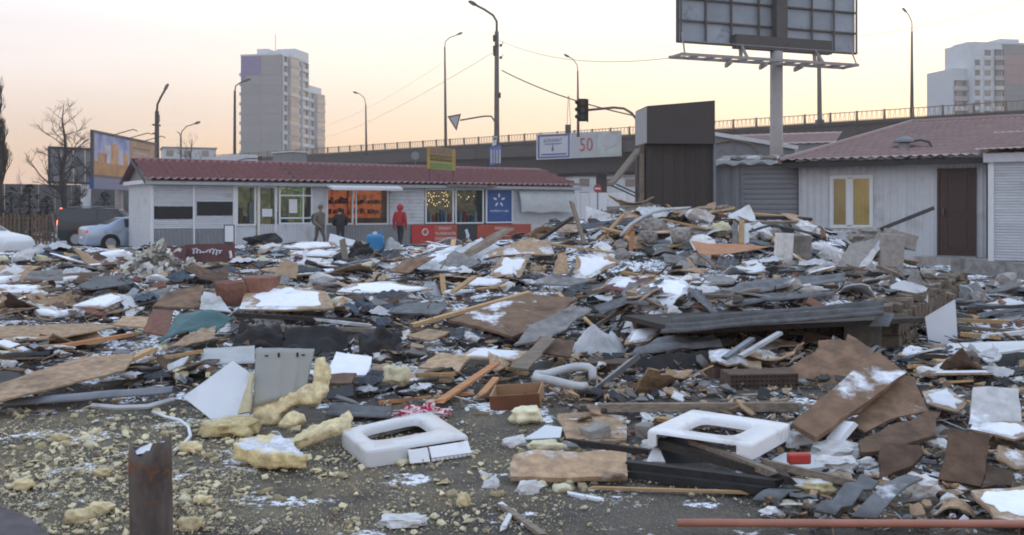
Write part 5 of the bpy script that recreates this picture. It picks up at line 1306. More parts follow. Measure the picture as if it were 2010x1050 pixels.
def basin(label, px, ztop, zbot, hole, mat, broken, land, thick=.02, lean=(0, 0)):
    """px: four pixel corners left, back, right, front of the top plate lying at ztop."""
    C4 = []
    for i, p in enumerate(px):
        zt = ztop + (lean[i] if len(lean) == 4 else 0); d_ = F * (CAMH - zt) / (p[1] - HY); C4.append(P(p[0], p[1], d_))
    c = sum(C4, Vector()) / 4; g = thing('washbasin', label, 'washbasin', (c.x, c.y, c.z))
    A, B_, C_, D_ = [p - c for p in C4]
    bl = lambda u, v: (A * (1 - u) + B_ * u) * (1 - v) + (D_ * (1 - u) + C_ * u) * v     # u: left->back, v: towards front
    # plate with a rounded hole: rings of matching points
    n = 128; outer = []; inner = []
    u0, u1, v0, v1 = hole
    for i in range(n):
        a = 2 * math.pi * i / n + math.pi / 4; ca, sa = math.cos(a), math.sin(a); m_ = max(abs(ca), abs(sa))
        ex = .42; su = math.copysign(abs(ca) ** ex, ca); sv_ = math.copysign(abs(sa) ** ex, sa)
        q = .985
        so_ = 44; k_ = (abs(ca) ** so_ + abs(sa) ** so_) ** (-1 / so_)
        outer.append((.5 + .5 * ca * k_, .5 + .5 * sa * k_)); inner.append(((u0 + u1) / 2 + (u1 - u0) / 2 * su, (v0 + v1) / 2 + (v1 - v0) / 2 * sv_))
    up = (B_ - A).cross(D_ - A).normalized(); up = up if up.z > 0 else -up
    H_ = ztop - zbot
    def ring(pts, dz, sc=1.0, cen=(.5, .5)): return [bl(cen[0] + (u - cen[0]) * sc, cen[1] + (v - cen[1]) * sc) + up * dz for u, v in pts]
    ci = ((u0 + u1) / 2, (v0 + v1) / 2)
    rings = [ring(outer, -H_, 1.0), ring(outer, -.012, 1.0), ring(outer, -.003, .995), ring(outer, 0, .985)]
    rings += [ring(inner, 0, 1.06, ci), ring(inner, -.006, 1.01, ci), ring(inner, -.022, .985, ci), ring(inner, -.045, .96, ci)]
    vs = [p for r_ in rings for p in r_]; fs = []
    for k_ in range(len(rings) - 1):
        for i in range(n):
            j = (i + 1) % n; f = (k_ * n + i, k_ * n + j, (k_ + 1) * n + j, (k_ + 1) * n + i)
            u, v = outer[i]
            if k_ == 0 and broken(u, v): continue
            fs.append(f)
    ob = link('shell', me(vs, fs, mat, True), g); s_ = ob.modifiers.new('t', 'SOLIDIFY'); s_.thickness = thick; s_.offset = 0
    e_ = ob.modifiers.new('e', 'EDGE_SPLIT'); e_.split_angle = R(40)
    PROT.append(list(px) + [(px[3][0], px[3][1] + 20)]); LAND.append((land, (sum(p[0] for p in px) / 4, sum(p[1] for p in px) / 4)))
    return g, bl, up, c
g, bl, up, c = basin('broken white washbasin slab with chipped front edge lying on the asphalt', [(672, 846), (841, 808), (918, 858), (722, 888)], .10, 0.005, (.14, .82, .12, .68), CERAM, lambda u, v: u > .38 and u < .97 and v > .97, 'the left washbasin')
# soap ledge and the two broken-off pieces of the front apron
bar_ = lambda a, b_, w, h: MB().beam(a, b_, w, h)
bar_(bl(.12, .84) + up * .002, bl(.42, .84) + up * .002, .028, .006).build('soap_groove', GREY, g)
def apron(u0, u1, drop, push, tilt, nm='apron_piece', teeth=False):
    n_ = (bl(.5, 1) - bl(.5, 0)).normalized(); A0, B0 = bl(u0, 1), bl(u1, 1)
    b = MB().prism([A0 + n_ * push - up * .012, B0 + n_ * push - up * .012, B0 + n_ * (push + tilt) - up * drop, A0 + n_ * (push + tilt * .8) - up * (drop * .95)], n_ * .018)
    if teeth:
        for i in range(9):
            p = A0.lerp(B0, (i + .5) / 9) + n_ * (push + tilt) - up * (drop + .008); b.box(p.x - .012, p.x + .012, p.y - .01, p.y + .015, p.z - .012, p.z + .006)
    b.build(nm, CERAM, g)
apron(.36, .55, .085, .05, .05); apron(.57, .97, .07, .045, .06, teeth=True)
g, bl, up, c = basin('intact white washbasin slab propped on charred boards at the right', [(1272, 846), (1360, 806), (1550, 834), (1474, 874)], .225, .14, (.17, .82, .17, .76), CERAM, lambda u, v: u < .03 and .10 < v < .90, 'the right washbasin')
bar_(bl(.86, .22) + up * .002, bl(.86, .60) + up * .002, .03, .006).build('soap_groove', GREY, g)
bar_(bl(.90, .66) + up * .002, bl(.90, .86) + up * .002, .022, .006).build('soap_groove', GREY, g)
b = MB(); pf = lambda u, dz: bl(u, .99) + Vector((0, 0, 0)) - up * dz
# fridge panel and its foam
PANEL = M('fridge_panel', (.40, .42, .41), .45, .05, 3, dirt=.2, dirtc=(.36, .33, .22), bump=.03)
q = [(497, 800), (600, 770), (618, 684), (502, 683)]
p3, n_ = plane_pts(q, 74, 4, .12, 7.25, 12); c = sum(p3, Vector()) / 4
g = thing('fridge_wreck', 'torn grey fridge panel standing upright with yellow insulating foam behind', 'fridge panel', c)
A, B_, C_, D_ = [p - c for p in p3]
PN = n_
def fp(u, v): return (A * (1 - u) + B_ * u) * (1 - v) + (D_ * (1 - u) + C_ * u) * v + PN * (.012 * max(0, math.cos((u - .42) * 18)) * (abs(u - .42) < .09) + .012 * max(0, math.cos((u - .72) * 18)) * (abs(u - .72) < .09) + .012 * math.sin(u * 5))
o_ = MB().grid(fp, 30, 10).build('steel_skin', PANEL, g, smooth=True, fix=False); s_ = o_.modifiers.new('t', 'SOLIDIFY'); s_.thickness = .006
for u in (.19, .82): MB().box(-.012, .012, -.006, .006, -.004, .004).build('slot', BLACK, g, fp(u, .86) + PN * .006)
for u in (.40, .72): MB().box(-.007, .007, -.006, .006, -.016, .016).build('slot', BLACK, g, fp(u, .86) + PN * .012)
def foam_plate(label, pts, mat, tilt, th, lift=.06, d=None, land=None, par=None, nm='foam_slab', amp=.02, roll=0):
    p3, n_ = plane_pts(pts, tilt, roll, lift, d); cc = sum(p3, Vector()) / len(p3); off = par.location if par else cc
    b = MB().prism([p - off for p in p3], -n_ * th); m = me(b.v, b.f, mat)
    bm = bmesh.new(); bm.from_mesh(m); bmesh.ops.triangulate(bm, faces=bm.faces)
    for _ in range(6):
        L_ = [e for e in bm.edges if e.calc_length() > .035]
        if not L_ or len(bm.faces) > 9000: break
        bmesh.ops.subdivide_edges(bm, edges=L_, cuts=1); bmesh.ops.triangulate(bm, faces=bm.faces)
    bmesh.ops.recalc_face_normals(bm, faces=bm.faces); bmesh.ops.smooth_vert(bm, verts=bm.verts, factor=.5, use_axis_x=True, use_axis_y=True, use_axis_z=True); bm.normal_update()
    for v in bm.verts:
        q = v.co * 7 + Vector((len(label), 0, 0)); v.co += v.normal * amp * (1.2 * noise.noise(q) + .8 * noise.noise(q * 3) + .4 * noise.noise(q * 7))
    bm.to_mesh(m); bm.free(); m.polygons.foreach_set('use_smooth', [True] * len(m.polygons))
    o = link(nm, m, par, (0, 0, 0) if par else cc)
    return o if par else finish(o, label, 'foam', pts, land)
def foam_strip(path, w, th, mat, par, seed, nm='foam_slab'):
    """A thick torn slab following a px path (px,py,d)."""
    P3 = [P(*p) for p in path]; cc = sum(P3, Vector()) / len(P3); off = par.location if par else cc
    b = MB(); n = 34; vs = []; k_ = 20
    for i in range(n + 1):
        t = i / n * (len(P3) - 1); a = min(int(t), len(P3) - 2); p = P3[a].lerp(P3[a + 1], t - a); dv = (P3[a + 1] - P3[a]).normalized(); sd_ = dv.cross(Vector((0, 1, .2))).normalized()
        ww = w[min(a, len(w) - 1)] * (1 - (t - a)) + w[min(a + 1, len(w) - 1)] * (t - a); e = .55 + .45 * min(1, 9 * min(i, n - i) / n + .1)
        for j in range(k_):
            q = 2 * math.pi * j / k_; r_ = 1 + .30 * noise.noise(Vector((i * .32, math.cos(q) * 1.3, math.sin(q) * 1.3 + seed))) + .32 * noise.noise(Vector((i * .8, math.cos(q) * 3, math.sin(q) * 3 + seed)))
            vs.append(p - off + sd_ * (math.copysign(abs(math.cos(q)) ** .4, math.cos(q)) * ww * r_ * e) + Vector((0, -.9, .3)).normalized() * (math.copysign(abs(math.sin(q)) ** .4, math.sin(q)) * th * r_ * e))
    b.add(vs, [(i * k_ + j, i * k_ + (j + 1) % k_, (i + 1) * k_ + (j + 1) % k_, (i + 1) * k_ + j) for i in range(n) for j in range(k_)] + [tuple(range(k_)), tuple(range(n * k_, n * k_ + k_))])
    return b.build(nm, mat, par, (0, 0, 0) if par else cc, None, True)
foam_plate('fridge foam', [(497, 799), (495, 833), (510, 837), (540, 829), (548, 812), (563, 802), (586, 789), (613, 793), (632, 776), (643, 764), (645, 719), (636, 700), (620, 703), (612, 752), (579, 766), (540, 778), (514, 786)], FOAM, 66, .085, .03, 7.2, None, g, amp=.022)
foam_plate('fridge foam lump', [(548, 833), (575, 832), (598, 818), (594, 806), (560, 808)], FOAM, 40, .07, .03, 7.1, None, g, amp=.025)
PROT.append([(490, 684), (645, 684), (645, 835), (490, 835)]); LAND.append(('the fridge panel', (560, 755)))
g2 = sheet('door_skin', 'clean white square sheet leaning left of the fridge panel', 'panel', [(359, 779), (457, 708), (500, 738), (488, 822), (416, 824)], WHITEC, 52, -14, .02, .006, land='the white square sheet', d=7.3)
sheet('foam_strip', 'narrow pale foam strip wedged between the white sheet and the fridge panel', 'foam', [(466, 812), (489, 808), (498, 735), (492, 728)], FOAML, 70, 0, .05, .05, .008, d=7.15)
lump('foam_slab', 'large snowy foam slab below the white square sheet', 'foam', (384, 812, 494, 866), FOAMS, 0, .9, .3, 4, flat=True, land='the snowy foam slab')
foam_plate('thick yellow foam slab with snow on top, lowest in the yard', [(457, 874), (475, 858), (540, 852), (570, 866), (603, 893), (560, 892), (510, 888), (480, 880)], FOAMS, 5, .085, .115, None, 'the thick yellow foam slab')
foam_plate('long yellow foam strip slanting up left of the broken washbasin', [(559, 860), (575, 868), (640, 846), (685, 834), (691, 818), (685, 804), (666, 819), (617, 833)], FOAM, 22, .07, .07)
lump('foam_chunk', 'round pale foam chunk right of the brown drawer', 'foam', (1003, 800, 1064, 838), FOAML, 0, .8, .3, 6)
lump('foam_chunk', 'torn pale foam piece above the horizontal new plank', 'foam', (754, 716, 800, 760), FOAML, .12, .5, .45, 7)
lump('foam_chunk', 'low green-tinged foam piece above the torn tan board', 'foam', (1040, 866, 1106, 890), FOAML, .05, .5, .3, 8)
lump('foam_chunk', 'upright little foam chip on bare asphalt below the broken washbasin', 'foam', (897, 966, 922, 1002), FOAM, 0, .5, .3, 9)
lump('foam_chunk', 'dirty white foam wedge near the bottom edge', 'foam', (743, 1008, 832, 1040), PLAST, 0, .5, .5, 10, flat=True)
for i, bx in enumerate(((346, 868, 392, 894), (376, 974, 412, 994), (346, 1016, 392, 1050), (166, 988, 214, 1016), (96, 852, 130, 872), (120, 1002, 176, 1034), (20, 940, 60, 968), (180, 920, 214, 940))):
    lump('foam_chunk', ('rounded', 'oblong', 'big', 'smooth', 'small', 'broad', 'knobbly', 'little')[i] + ' yellow foam chunk ' + ('just right above the rusty post', 'right of the rusty post', 'beside the foot of the rusty post', 'left of the rusty post near its foot', 'on asphalt below the long metal strip', 'low by the corner kerb', 'above the corner kerb', 'left of the rusty post at mid height')[i], 'foam', bx, FOAM, 0, .7, .3, 20 + i)
o = P(40, 1040, 4.6)
sheet('kerb_stone', 'dark worn kerb stone poking into the bottom left corner', 'kerb', [(-30, 1060), (110, 1060), (60, 1016), (-30, 984)], M('dark_kerb', (.075, .068, .072), .9, .3, 9, dirt=.3), 4, 0, .02, .12, .004)
# bent white tube on the ground
tp = [T(x, y, .03) for x, y in ((300, 808), (325, 818), (352, 824), (370, 838), (374, 856), (358, 874), (342, 884))]
c = tp[3]; finish(MB().tube([p - c for p in tp], .012, 8).build('bent_tube', WHITEC, None, c, None, True), 'bent white plastic tube curling above the rusty post', 'tube', [(330, 800), (380, 830), (350, 880)])
tp = [T(x, y, .06) for x, y in ((180, 796), (230, 800), (290, 798), (340, 784))]; c = tp[1]
finish(MB().tube([p - c for p in tp], .02, 6).build('thin_strip', WHITE, None, c), 'thin white strip under the long grey metal strip', 'strip', [(180, 790), (340, 780), (340, 802), (180, 804)])

# brown drawer
p = T(1012, 806, .0); g = thing('drawer', 'open brown wooden drawer without a front handle', 'drawer', p, R(-6))
DRW = M('drawer_brown', (.17, .062, .03), .6, .15, 5, dirt=.2, bump=.05); DRI = M('drawer_inside', (.36, .22, .12), .8, .15, 5, dirt=.15, bump=.05)
MB().box(-.19, .19, 0, .014, 0, .12).build('front', DRW, g); MB().box(-.19, .19, .30, .31, .0, .12).build('back', DRI, g)
MB().box(-.19, -.178, .0145, .2995, 0, .12).build('side', DRI, g); MB().box(.178, .19, .0145, .2995, 0, .12).build('side', DRI, g); MB().box(-.177, .177, .015, .299, .005, .012).build('bottom', DRI, g)
g.rotation_euler = (R(6), R(-5), R(-8)); PROT.append([(960, 758), (1066, 758), (1066, 810), (960, 810)]); LAND.append(('the brown drawer', (1012, 785)))
# red and white cloth
p = T(832, 812, .05)
finish(crumple(p, .27, .13, .09, 5, CLOTH, 'cloth', 1.2), 'crumpled red and white cloth above the broken washbasin', 'cloth', [(767, 795), (906, 800), (906, 830), (767, 820)], 'the red and white cloth')
bar('plank', 'long orange plank slanting up beside the brown drawer', 'plank', (866, 786), (976, 712), 17, WOODO, .02, .05, .18, land='the orange plank')
bar('plank', 'flat new plank lying left of the brown drawer', 'plank', (742, 791), (922, 772), 9, WOODO, .025, .03)
bar('plank', 'short orange offcut above the brown drawer', 'plank', (945, 775), (974, 742), 14, WOODO, .02, .05, .12)
sheet('duct_box', 'dark steel box edge right of the fridge panel', 'box', [(618, 786), (694, 776), (694, 753), (622, 770)], DARKST, 60, 0, .02, .14)
gsheet('ribbed_strip', 'dark ribbed sheet lying above the broken washbasin', 'sheet', [(640, 814), (770, 820), (768, 798), (650, 790)], SLATE, 6, 0, .05, .01, 0, 2, .02, land='the dark ribbed sheet')
# foreground right of centre
sheet('fibreboard', 'torn tan fibreboard with ragged edges lying in front centre', 'board', [(1000, 918), (1003, 935), (1118, 938), (1232, 934), (1230, 888), (1170, 884), (1050, 882), (1008, 892)], FIBRE, 16, 0, .05, .03, .012, land='the torn tan fibreboard')
sheet('chipboard', 'crumbly tan chipboard flat behind the torn tan fibreboard', 'board', [(1112, 866), (1180, 866), (1230, 862), (1230, 816), (1160, 808), (1094, 812)], FIBRE, 6, 0, .03, .02, .012)
sheet('white_sheet', 'bluish white paper sheet left of the crumbly chipboard', 'sheet', [(1026, 862), (1100, 858), (1104, 838), (1070, 834)], WHITEC, 10, 0, .04, .006, .006)
block('stone_block', 'grey angular stone left of the right washbasin', 'stone', (1182, 868), .16, .10, .14, CONC, rz=25, ry=-12)
block('stone_block', 'second small grey stone touching the right washbasin', 'stone', (1262, 862), .10, .09, .12, CONC, rz=-20)
bar('roofing_roll', 'long charred roofing strip leading to the torn fibreboard, uppermost', 'roofing', (1232, 912), (1530, 950), 22, TAR, .05, .08, .08)
bar('roofing_roll', 'long charred roofing strip below the right washbasin, middle', 'roofing', (1235, 930), (1500, 962), 16, TAR, .04, .04, .05)
bar('timber', 'charred timber slanting out from under the right washbasin', 'timber', (1300, 870), (1546, 940), 22, WOODD, .05, .14, .10)
bar('timber', 'grey-brown timber running under the front of the right washbasin', 'timber', (1360, 868), (1520, 930), 15, WOODG, .04, .17, .12)
bar('timber', 'long thin timber ending right of the red box', 'timber', (1500, 908), (1690, 952), 10, WOODG, .04, .14, .07)
bar('lath', 'long thin lath with snow below the charred roofing', 'lath', (1158, 957), (1456, 966), 9, WOODN, .015, .02, .03)
bar('timber', 'dark timber from the grey stone to the charred roofing', 'timber', (1114, 866), (1276, 888), 10, WOODD, .04, .05, .05)
sheet('tar_flap', 'black tar flap hanging under the right washbasin', 'roofing', [(1300, 916), (1370, 912), (1420, 870), (1300, 850)], TAR, 40, 0, .05, .01, .01, d=6.15)
sheet('white_shard', 'curled white shard standing by the right washbasin', 'shard', [(1268, 906), (1306, 906), (1292, 876), (1282, 878)], PLAST, 30, 0, .05, .02, .006)
bar('white_stick', 'white plastic stick on asphalt below the thin lath', 'stick', (1122, 970), (1174, 980), 13, WHITEC, .015, .01, .01)
bar('lath', 'dark thin lath running off the bottom edge', 'lath', (978, 988), (1066, 1050), 14, WOODG, .02, .02, .02)
bar('white_stick', 'short white splinter at the bottom edge', 'stick', (988, 1036), (1000, 1014), 10, WHITEC, .015, .02, .02)
p = P(1330, 1026, 4.83); p.z = max(p.z, .03); q = P(2200, 1029, 4.80); c = (p + q) / 2
finish(MB().tube([p - c, q - c], .0195, 14).build('pipe', COPPER, None, c, None, True), 'long reddish brown pipe lying along the bottom right edge', 'pipe', [(1330, 1014), (2010, 1014), (2010, 1040), (1330, 1040)], 'the reddish pipe')
# hollow blocks in the dark hollow
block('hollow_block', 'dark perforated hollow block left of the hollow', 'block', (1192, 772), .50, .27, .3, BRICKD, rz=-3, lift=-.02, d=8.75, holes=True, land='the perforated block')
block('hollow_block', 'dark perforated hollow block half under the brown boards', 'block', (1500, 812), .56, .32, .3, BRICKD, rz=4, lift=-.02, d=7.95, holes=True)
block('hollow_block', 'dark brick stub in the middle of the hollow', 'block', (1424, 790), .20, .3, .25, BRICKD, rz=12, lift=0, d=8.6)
sheet('tar_flap', 'black roofing sheet hanging across the hollow', 'roofing', [(1250, 770), (1420, 770), (1400, 690), (1250, 694)], TAR, 66, 0, .05, .01, .02, d=8.95)  # this tar sheet and the next carry the void's darkness in their black
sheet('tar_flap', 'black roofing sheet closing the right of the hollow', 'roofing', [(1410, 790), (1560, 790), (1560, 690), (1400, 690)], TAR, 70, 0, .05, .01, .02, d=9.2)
bar('timber', 'dark timber sill along the bottom of the hollow', 'timber', (1180, 800), (1560, 798), 14, WOODG, .06, .05, .06)
pp = [(1243, 700), (1190, 742), (1136, 784), (1078, 812)]
dd = [8.3, 8.1, 7.9, 7.75]; tp = [P(a[0], a[1], d_) for a, d_ in zip(pp, dd)]; c = tp[1]; b = MB()
for a, e in zip(tp, tp[1:]): pass
vs = []
for p in tp: vs += [p - c + Vector((-.05, 0, -.03)), p - c + Vector((.05, 0, .03)), p - c + Vector((.07, .05, -.02))]
finish(b.add(vs, [(i * 3 + j, i * 3 + j + 1, i * 3 + 3 + j + 1, i * 3 + 3 + j) for i in range(3) for j in range(2)]).build('angle_strip', STEEL, None, c), 'bent grey metal angle slanting down past the perforated block', 'metal strip', [(1243, 690), (1250, 706), (1090, 825), (1070, 810)], 'the bent metal angle')
t0 = T(1108, 745, .1); finish(MB().tube([Vector((.23 * math.cos(a) * (1 + .1 * math.sin(2 * a)), .2 * math.sin(a), .03 * math.sin(a * 2) + .05 * (math.sin(a) > 0))) for a in [i * .33 for i in range(18)]], .035, 8).build('hose_ring', PLASTIC, None, t0, None, True), 'pale curled hose ring left of the perforated block', 'hose', [(1061, 719), (1130, 719), (1130, 768), (1061, 768)])
sheet('white_shard', 'two-cornered white tile shard standing in front of the hollow', 'shard', [(1288, 756), (1304, 790), (1330, 796), (1372, 788), (1338, 756), (1322, 772), (1302, 752)], WHITEC, 30, 0, .06, .012, 0, d=8.0)
gsheet('snow_board', 'snow covered board jutting out over the hollow', 'board', [(1395, 712), (1494, 724), (1494, 690), (1390, 688)], FIBRE_S, 6, 0, .05, .02, .02, 0, 0, .03, .03, d=8.4)
bar('profile', 'grey metal profile lying on the jutting snowy board', 'metal strip', (1424, 702), (1478, 664), 12, STEEL, .03, da=8.5, db=9.1)
bar('profile', 'pale metal profile right beside the grey one over the hollow', 'metal strip', (1456, 698), (1530, 654), 11, PLASTIC, .03, da=8.5, db=9.2)
bar('twig', 'pale split stick in front of the hollow', 'stick', (1356, 738), (1398, 718), 4, WOODN, .01, da=8.3, db=8.3)
# plastic bag
def bag(label, box, d, seed, land=None, mat=PLASTIC):
    x0, y0, x1, y1 = box; s = d / F; c = P((x0 + x1) / 2, (y0 + y1) / 2, d)
    w_, h_ = (x1 - x0) * s, (y1 - y0) * s; b = MB()
    def f(u, v):
        a, r_ = u * 2 * math.pi, v; k_ = 1 + .22 * noise.noise(Vector((math.cos(a) * 1.3, math.sin(a) * 1.3, seed))) + .08 * noise.noise(Vector((math.cos(a) * 5, math.sin(a) * 5, seed)))
        x, y = math.cos(a) * r_ * k_, math.sin(a) * r_ * k_
        z = max(0, 1 - r_ ** 2.2) * (.75 + .5 * noise.noise(Vector((x * 1.4, y * 1.4, seed)))) + .34 * abs(noise.noise(Vector((x * 2.1 + y, y * 3.2, seed * 2)))) * (1 - r_ * .6) + .10 * abs(noise.noise(Vector((x * 7, y * 5, seed))))
        return Vector((x * w_ * .52, y * w_ * .34, (z - .45) * h_))
    b.grid(f, 72, 22); o = b.build('plastic_bag', mat, None, c, None, True, False)
    finish(o, label, 'plastic bag', [(x0, y0), (x1, y0), (x1, y1), (x0, y1)], land)
bag('large crumpled grey plastic bag left of the corrugated roofing', (1118, 642, 1226, 698), 9.9, 2, 'the grey plastic bag')
bag('pale crumpled plastic bag beside the upright stub in the middle', (822, 552, 866, 586), 14.5, 5)
bag('crumpled white plastic by the blue canister', (752, 464, 790, 492), 27, 7)
bag('white plastic bag scrap above the dark roofing heap', (1120 - 250, 676, 905, 706), 11, 9)
# ================================================================ brown boards at the right
sheet('hardboard', 'large torn tan-brown sheet at the back of the board pile', 'board', [(1526, 737), (1600, 785), (1700, 720), (1716, 690), (1664, 655), (1660, 668), (1606, 668), (1600, 690)], RUSTP, 26, 0, .1, .012, .012, d=7.9, land='the brown board pile')
sheet('hardboard', 'torn brown sheet with snow specks at the right of the pile', 'board', [(1668, 828), (1698, 848), (1762, 818), (1822, 806), (1796, 740), (1766, 735)], RUSTP, 24, 0, .1, .012, .01)
sheet('plank', 'wide brown plank with a snowy lower end across the board pile', 'plank', [(1554, 830), (1602, 858), (1778, 732), (1722, 688)], M('snowy_brown_plank', (.17, .105, .066), .9, .25, 10, snow=.42, dirt=.3, dirtc=(.06, .04, .028)), 24, 0, .16, .035, .004)
sheet('hardboard', 'dark brown panel under the wide brown plank', 'board', [(1686, 864), (1690, 888), (1740, 884), (1836, 854), (1846, 810), (1820, 806)], BROWN, 22, 0, .08, .03, .01)
sheet('wooden_box', 'dark brown square box lid below the board pile', 'board', [(1728, 940), (1790, 914), (1814, 888), (1806, 874), (1736, 868), (1730, 872)], BROWN, 34, 0, .05, .05, .004)
sheet('hardboard', 'dark brown ragged panel standing right of the box lid', 'board', [(1842, 940), (1926, 955), (1942, 852), (1864, 842), (1860, 880)], BROWN, 48, 0, .05, .025, .008)
sheet('hardboard', 'low brown ragged panel at the foot of the dark panel', 'board', [(1926, 958), (1986, 952), (1990, 926), (1930, 908)], BROWN, 30, 0, .05, .025, .01)
for i, (bx, lab) in enumerate((((1548, 856, 1608, 890), 'jagged white plaster chunk right of the right washbasin'), ((1602, 876, 1700, 912), 'long white plaster chunk below the brown pile'), ((1594, 906, 1690, 940), 'snowy plaster chunk right below the red box'), ((1680, 906, 1726, 932), 'small plaster chunk touching the square box lid'), ((1780, 940, 1846, 988), 'broken plaster lump between the corrugated strip and the splintered board'), ((1560, 944, 1640, 978), 'cream foam lump below the red box'))):
    lump('plaster_chunk', lab, 'chunk', bx, (PLAST, PLAST, FOAMS)[0 if i < 5 else 2], .0 if i != 4 else .03, .7, .35, 40 + i, fr=2.2)
bar('white_timber', 'white snow-crusted stick leaning on the brown pile', 'stick', (1632, 872), (1668, 830), 30, SNOWM, .04, .06, .16)
sheet('white_board', 'white scrap board under the little red box', 'board', [(1506, 912), (1560, 924), (1618, 916), (1600, 892), (1540, 888)], WHITE, 8, 0, .06, .015, .01)
p = T(1568, 910, .11); g = MB().box(-.066, .066, -.03, .03, 0, .062).build('red_box', REDP, None, p, (0, 0, R(6))); bv = g.modifiers.new('b', 'BEVEL'); bv.width = .012; bv.segments = 3
finish(g, 'small bright red box on the white scrap board', 'box', [(1548, 890), (1590, 890), (1590, 914), (1548, 914)], 'the small red box')
gsheet('slate_sheet', 'stepped grey slate strip nearest the reddish pipe', 'roofing', [(1600, 1000), (1640, 1010), (1724, 944), (1690, 930)], SLATE, 10, 0, .06, .012, 0, 2, .022, land='the stepped slate strip')
gsheet('slate_sheet', 'long curved grey slate strip right of the stepped one', 'roofing', [(1672, 1012), (1722, 1016), (1812, 938), (1780, 930)], SLATE, 12, 0, .08, .012, 0, .5, .04)
gsheet('slate_sheet', 'dark slate scrap left of the stepped slate strip', 'roofing', [(1476, 980), (1530, 984), (1600, 940), (1560, 936)], SLATE, 8, 0, .03, .012, 0, 1, .02)
b = MB(); tp = [P(1816, 884, 6.3), P(1836, 930, 6.1), P(1880, 968, 5.9), P(1955, 1018, 5.5)]; c = tp[1]
for a, e in zip(tp, tp[1:]): b.beam(a - c, e - c, .05, .035)
finish(b.build('splintered_board', WOODN, None, c), 'long splintered board edge bending down to the reddish pipe', 'plank', [(1810, 880), (1830, 880), (1960, 1010), (1945, 1020)], 'the splintered board')
sheet('snow_sheet', 'snow covered sheet in the lower right corner', 'board', [(1952, 1016), (2060, 1030), (2060, 946), (1985, 958), (1906, 962)], FIBRE_S, 10, 0, .06, .02, .01)
sheet('plaster_slab', 'white speckled plaster slab at the right edge', 'slab', [(1902, 832), (1990, 842), (2006, 838), (2000, 762), (1910, 760)], PLAST, 34, 0, .06, .03, .008, land='the speckled plaster slab')
sheet('snow_sheet', 'snowy board sagging just below the speckled plaster slab', 'board', [(1905, 842), (1990, 862), (2030, 850), (2010, 828), (1910, 828)], FIBRE_S, 8, 0, .12, .015, .01)
sheet('snow_sheet', 'rounded snowy sheet above the brown pile at the right', 'board', [(1820, 792), (1880, 808), (1898, 790), (1860, 762), (1810, 768)], FIBRE_S, 10, 0, .1, .012, .012)
gsheet('snow_sheet', 'sagging snow patch sheet hung at the right edge', 'board', [(1955, 900), (2050, 905), (2040, 870), (1962, 872)], FIBRE_S, 14, 0, .1, .012, -.05, 0, 0, .02)
bar('stake', 'short pale stake standing up at the right', 'stake', (1916, 760), (1916, 708), 12, WOODG, .02, da=8.6, db=8.6)
sheet('dark_board', 'black tarred board below the white shelf at the right', 'board', [(1960, 740), (2050, 742), (2050, 690), (1950, 690)], TAR, 30, 0, .1, .02, .01, d=9.2)
# ================================================================ brick plinth
a, e = Vector((4.02, 10.38)), Vector((7.26, 15.72)); L = (e - a).length; ang = math.atan2(e.y - a.y, e.x - a.x)
g = thing('brick_plinth', 'low wall of brown stone blocks edging the rubble platform', 'wall', (a.x, a.y, H(a.x + .3, a.y - .3) * 0), ang)
bb_ = bmesh.new(); bmesh.ops.create_cube(bb_, size=1); bmesh.ops.bevel(bb_, geom=bb_.edges[:], offset=.06, segments=1, affect='EDGES')
bms = []
for k_ in range(4):
    m2 = bpy.data.meshes.new('brick'); b2 = bb_.copy()
    for v in b2.verts: v.co += Vector((noise.noise(v.co * 3 + Vector((k_, 0, 0))), noise.noise(v.co * 3 + Vector((0, k_, 5))), noise.noise(v.co * 3 + Vector((9, 0, k_))))) * .12
    b2.to_mesh(m2); b2.free(); m2.materials.append(BRICKB); bms.append(m2)
n = 46
for r_ in range(2):
    for i in range(n):
        w = L / n; x = (i + .5 + (.5 if r_ else 0)) * w
        share('brick', bms[(i * 7 + r_) % 4], g, (x, .06 + rnd.uniform(-.02, .015), .115 + r_ * .245), (rnd.gauss(0, .05), rnd.gauss(.14, .07), rnd.gauss(0, .06)), (w * rnd.uniform(.84, .97), .22, .235))
for i in range(34):
    w = L / 34
    if rnd.random() < .15: continue
    share('brick', bms[i % 4], g, ((i + .5) * w, .14 + rnd.uniform(-.06, .05), .535 + rnd.uniform(-.02, .03)), (rnd.gauss(0, .1), rnd.gauss(0, .1), rnd.gauss(0, .2)), (w * rnd.uniform(.8, .95), .24, .085))
MB().box(0, L, .12, .5, -.1, .44).build('rubble_fill', CONC, g)
# front face of the platform: a second run of blocks
a, e = Vector((1.3, 10.42)), Vector((4.25, 10.95)); L = (e - a).length; ang = math.atan2(e.y - a.y, e.x - a.x)
g = thing('brick_plinth', 'stone block wall behind the hollow, shade put into its dark colour', 'wall', (a.x, a.y, 0), ang)
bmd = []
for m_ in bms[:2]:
    m2 = m_.copy(); m2.materials.clear(); m2.materials.append(BRICKD); bmd.append(m2)  # dark copy of the blocks: cavity shade put into the colour
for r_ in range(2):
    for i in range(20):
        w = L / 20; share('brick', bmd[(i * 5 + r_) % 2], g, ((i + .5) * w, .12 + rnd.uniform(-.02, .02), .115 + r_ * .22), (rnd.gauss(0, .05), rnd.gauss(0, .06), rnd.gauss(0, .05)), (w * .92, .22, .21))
tag(MB().box(-1.42, 1.42, -.62, .62, -.025, .025).build('floor_slab', WOODD, None, (2.72, 10.28, .45), (0, 0, R(19))), 'added dark cover keeping light out of the hollow under the corrugated sheets', 'slab')  # cover added to shade the hollow from above
PROT.append([(1700, 690), (1890, 545), (1890, 600), (1750, 720)]); LAND.append(('the stone block wall', (1780, 620)))
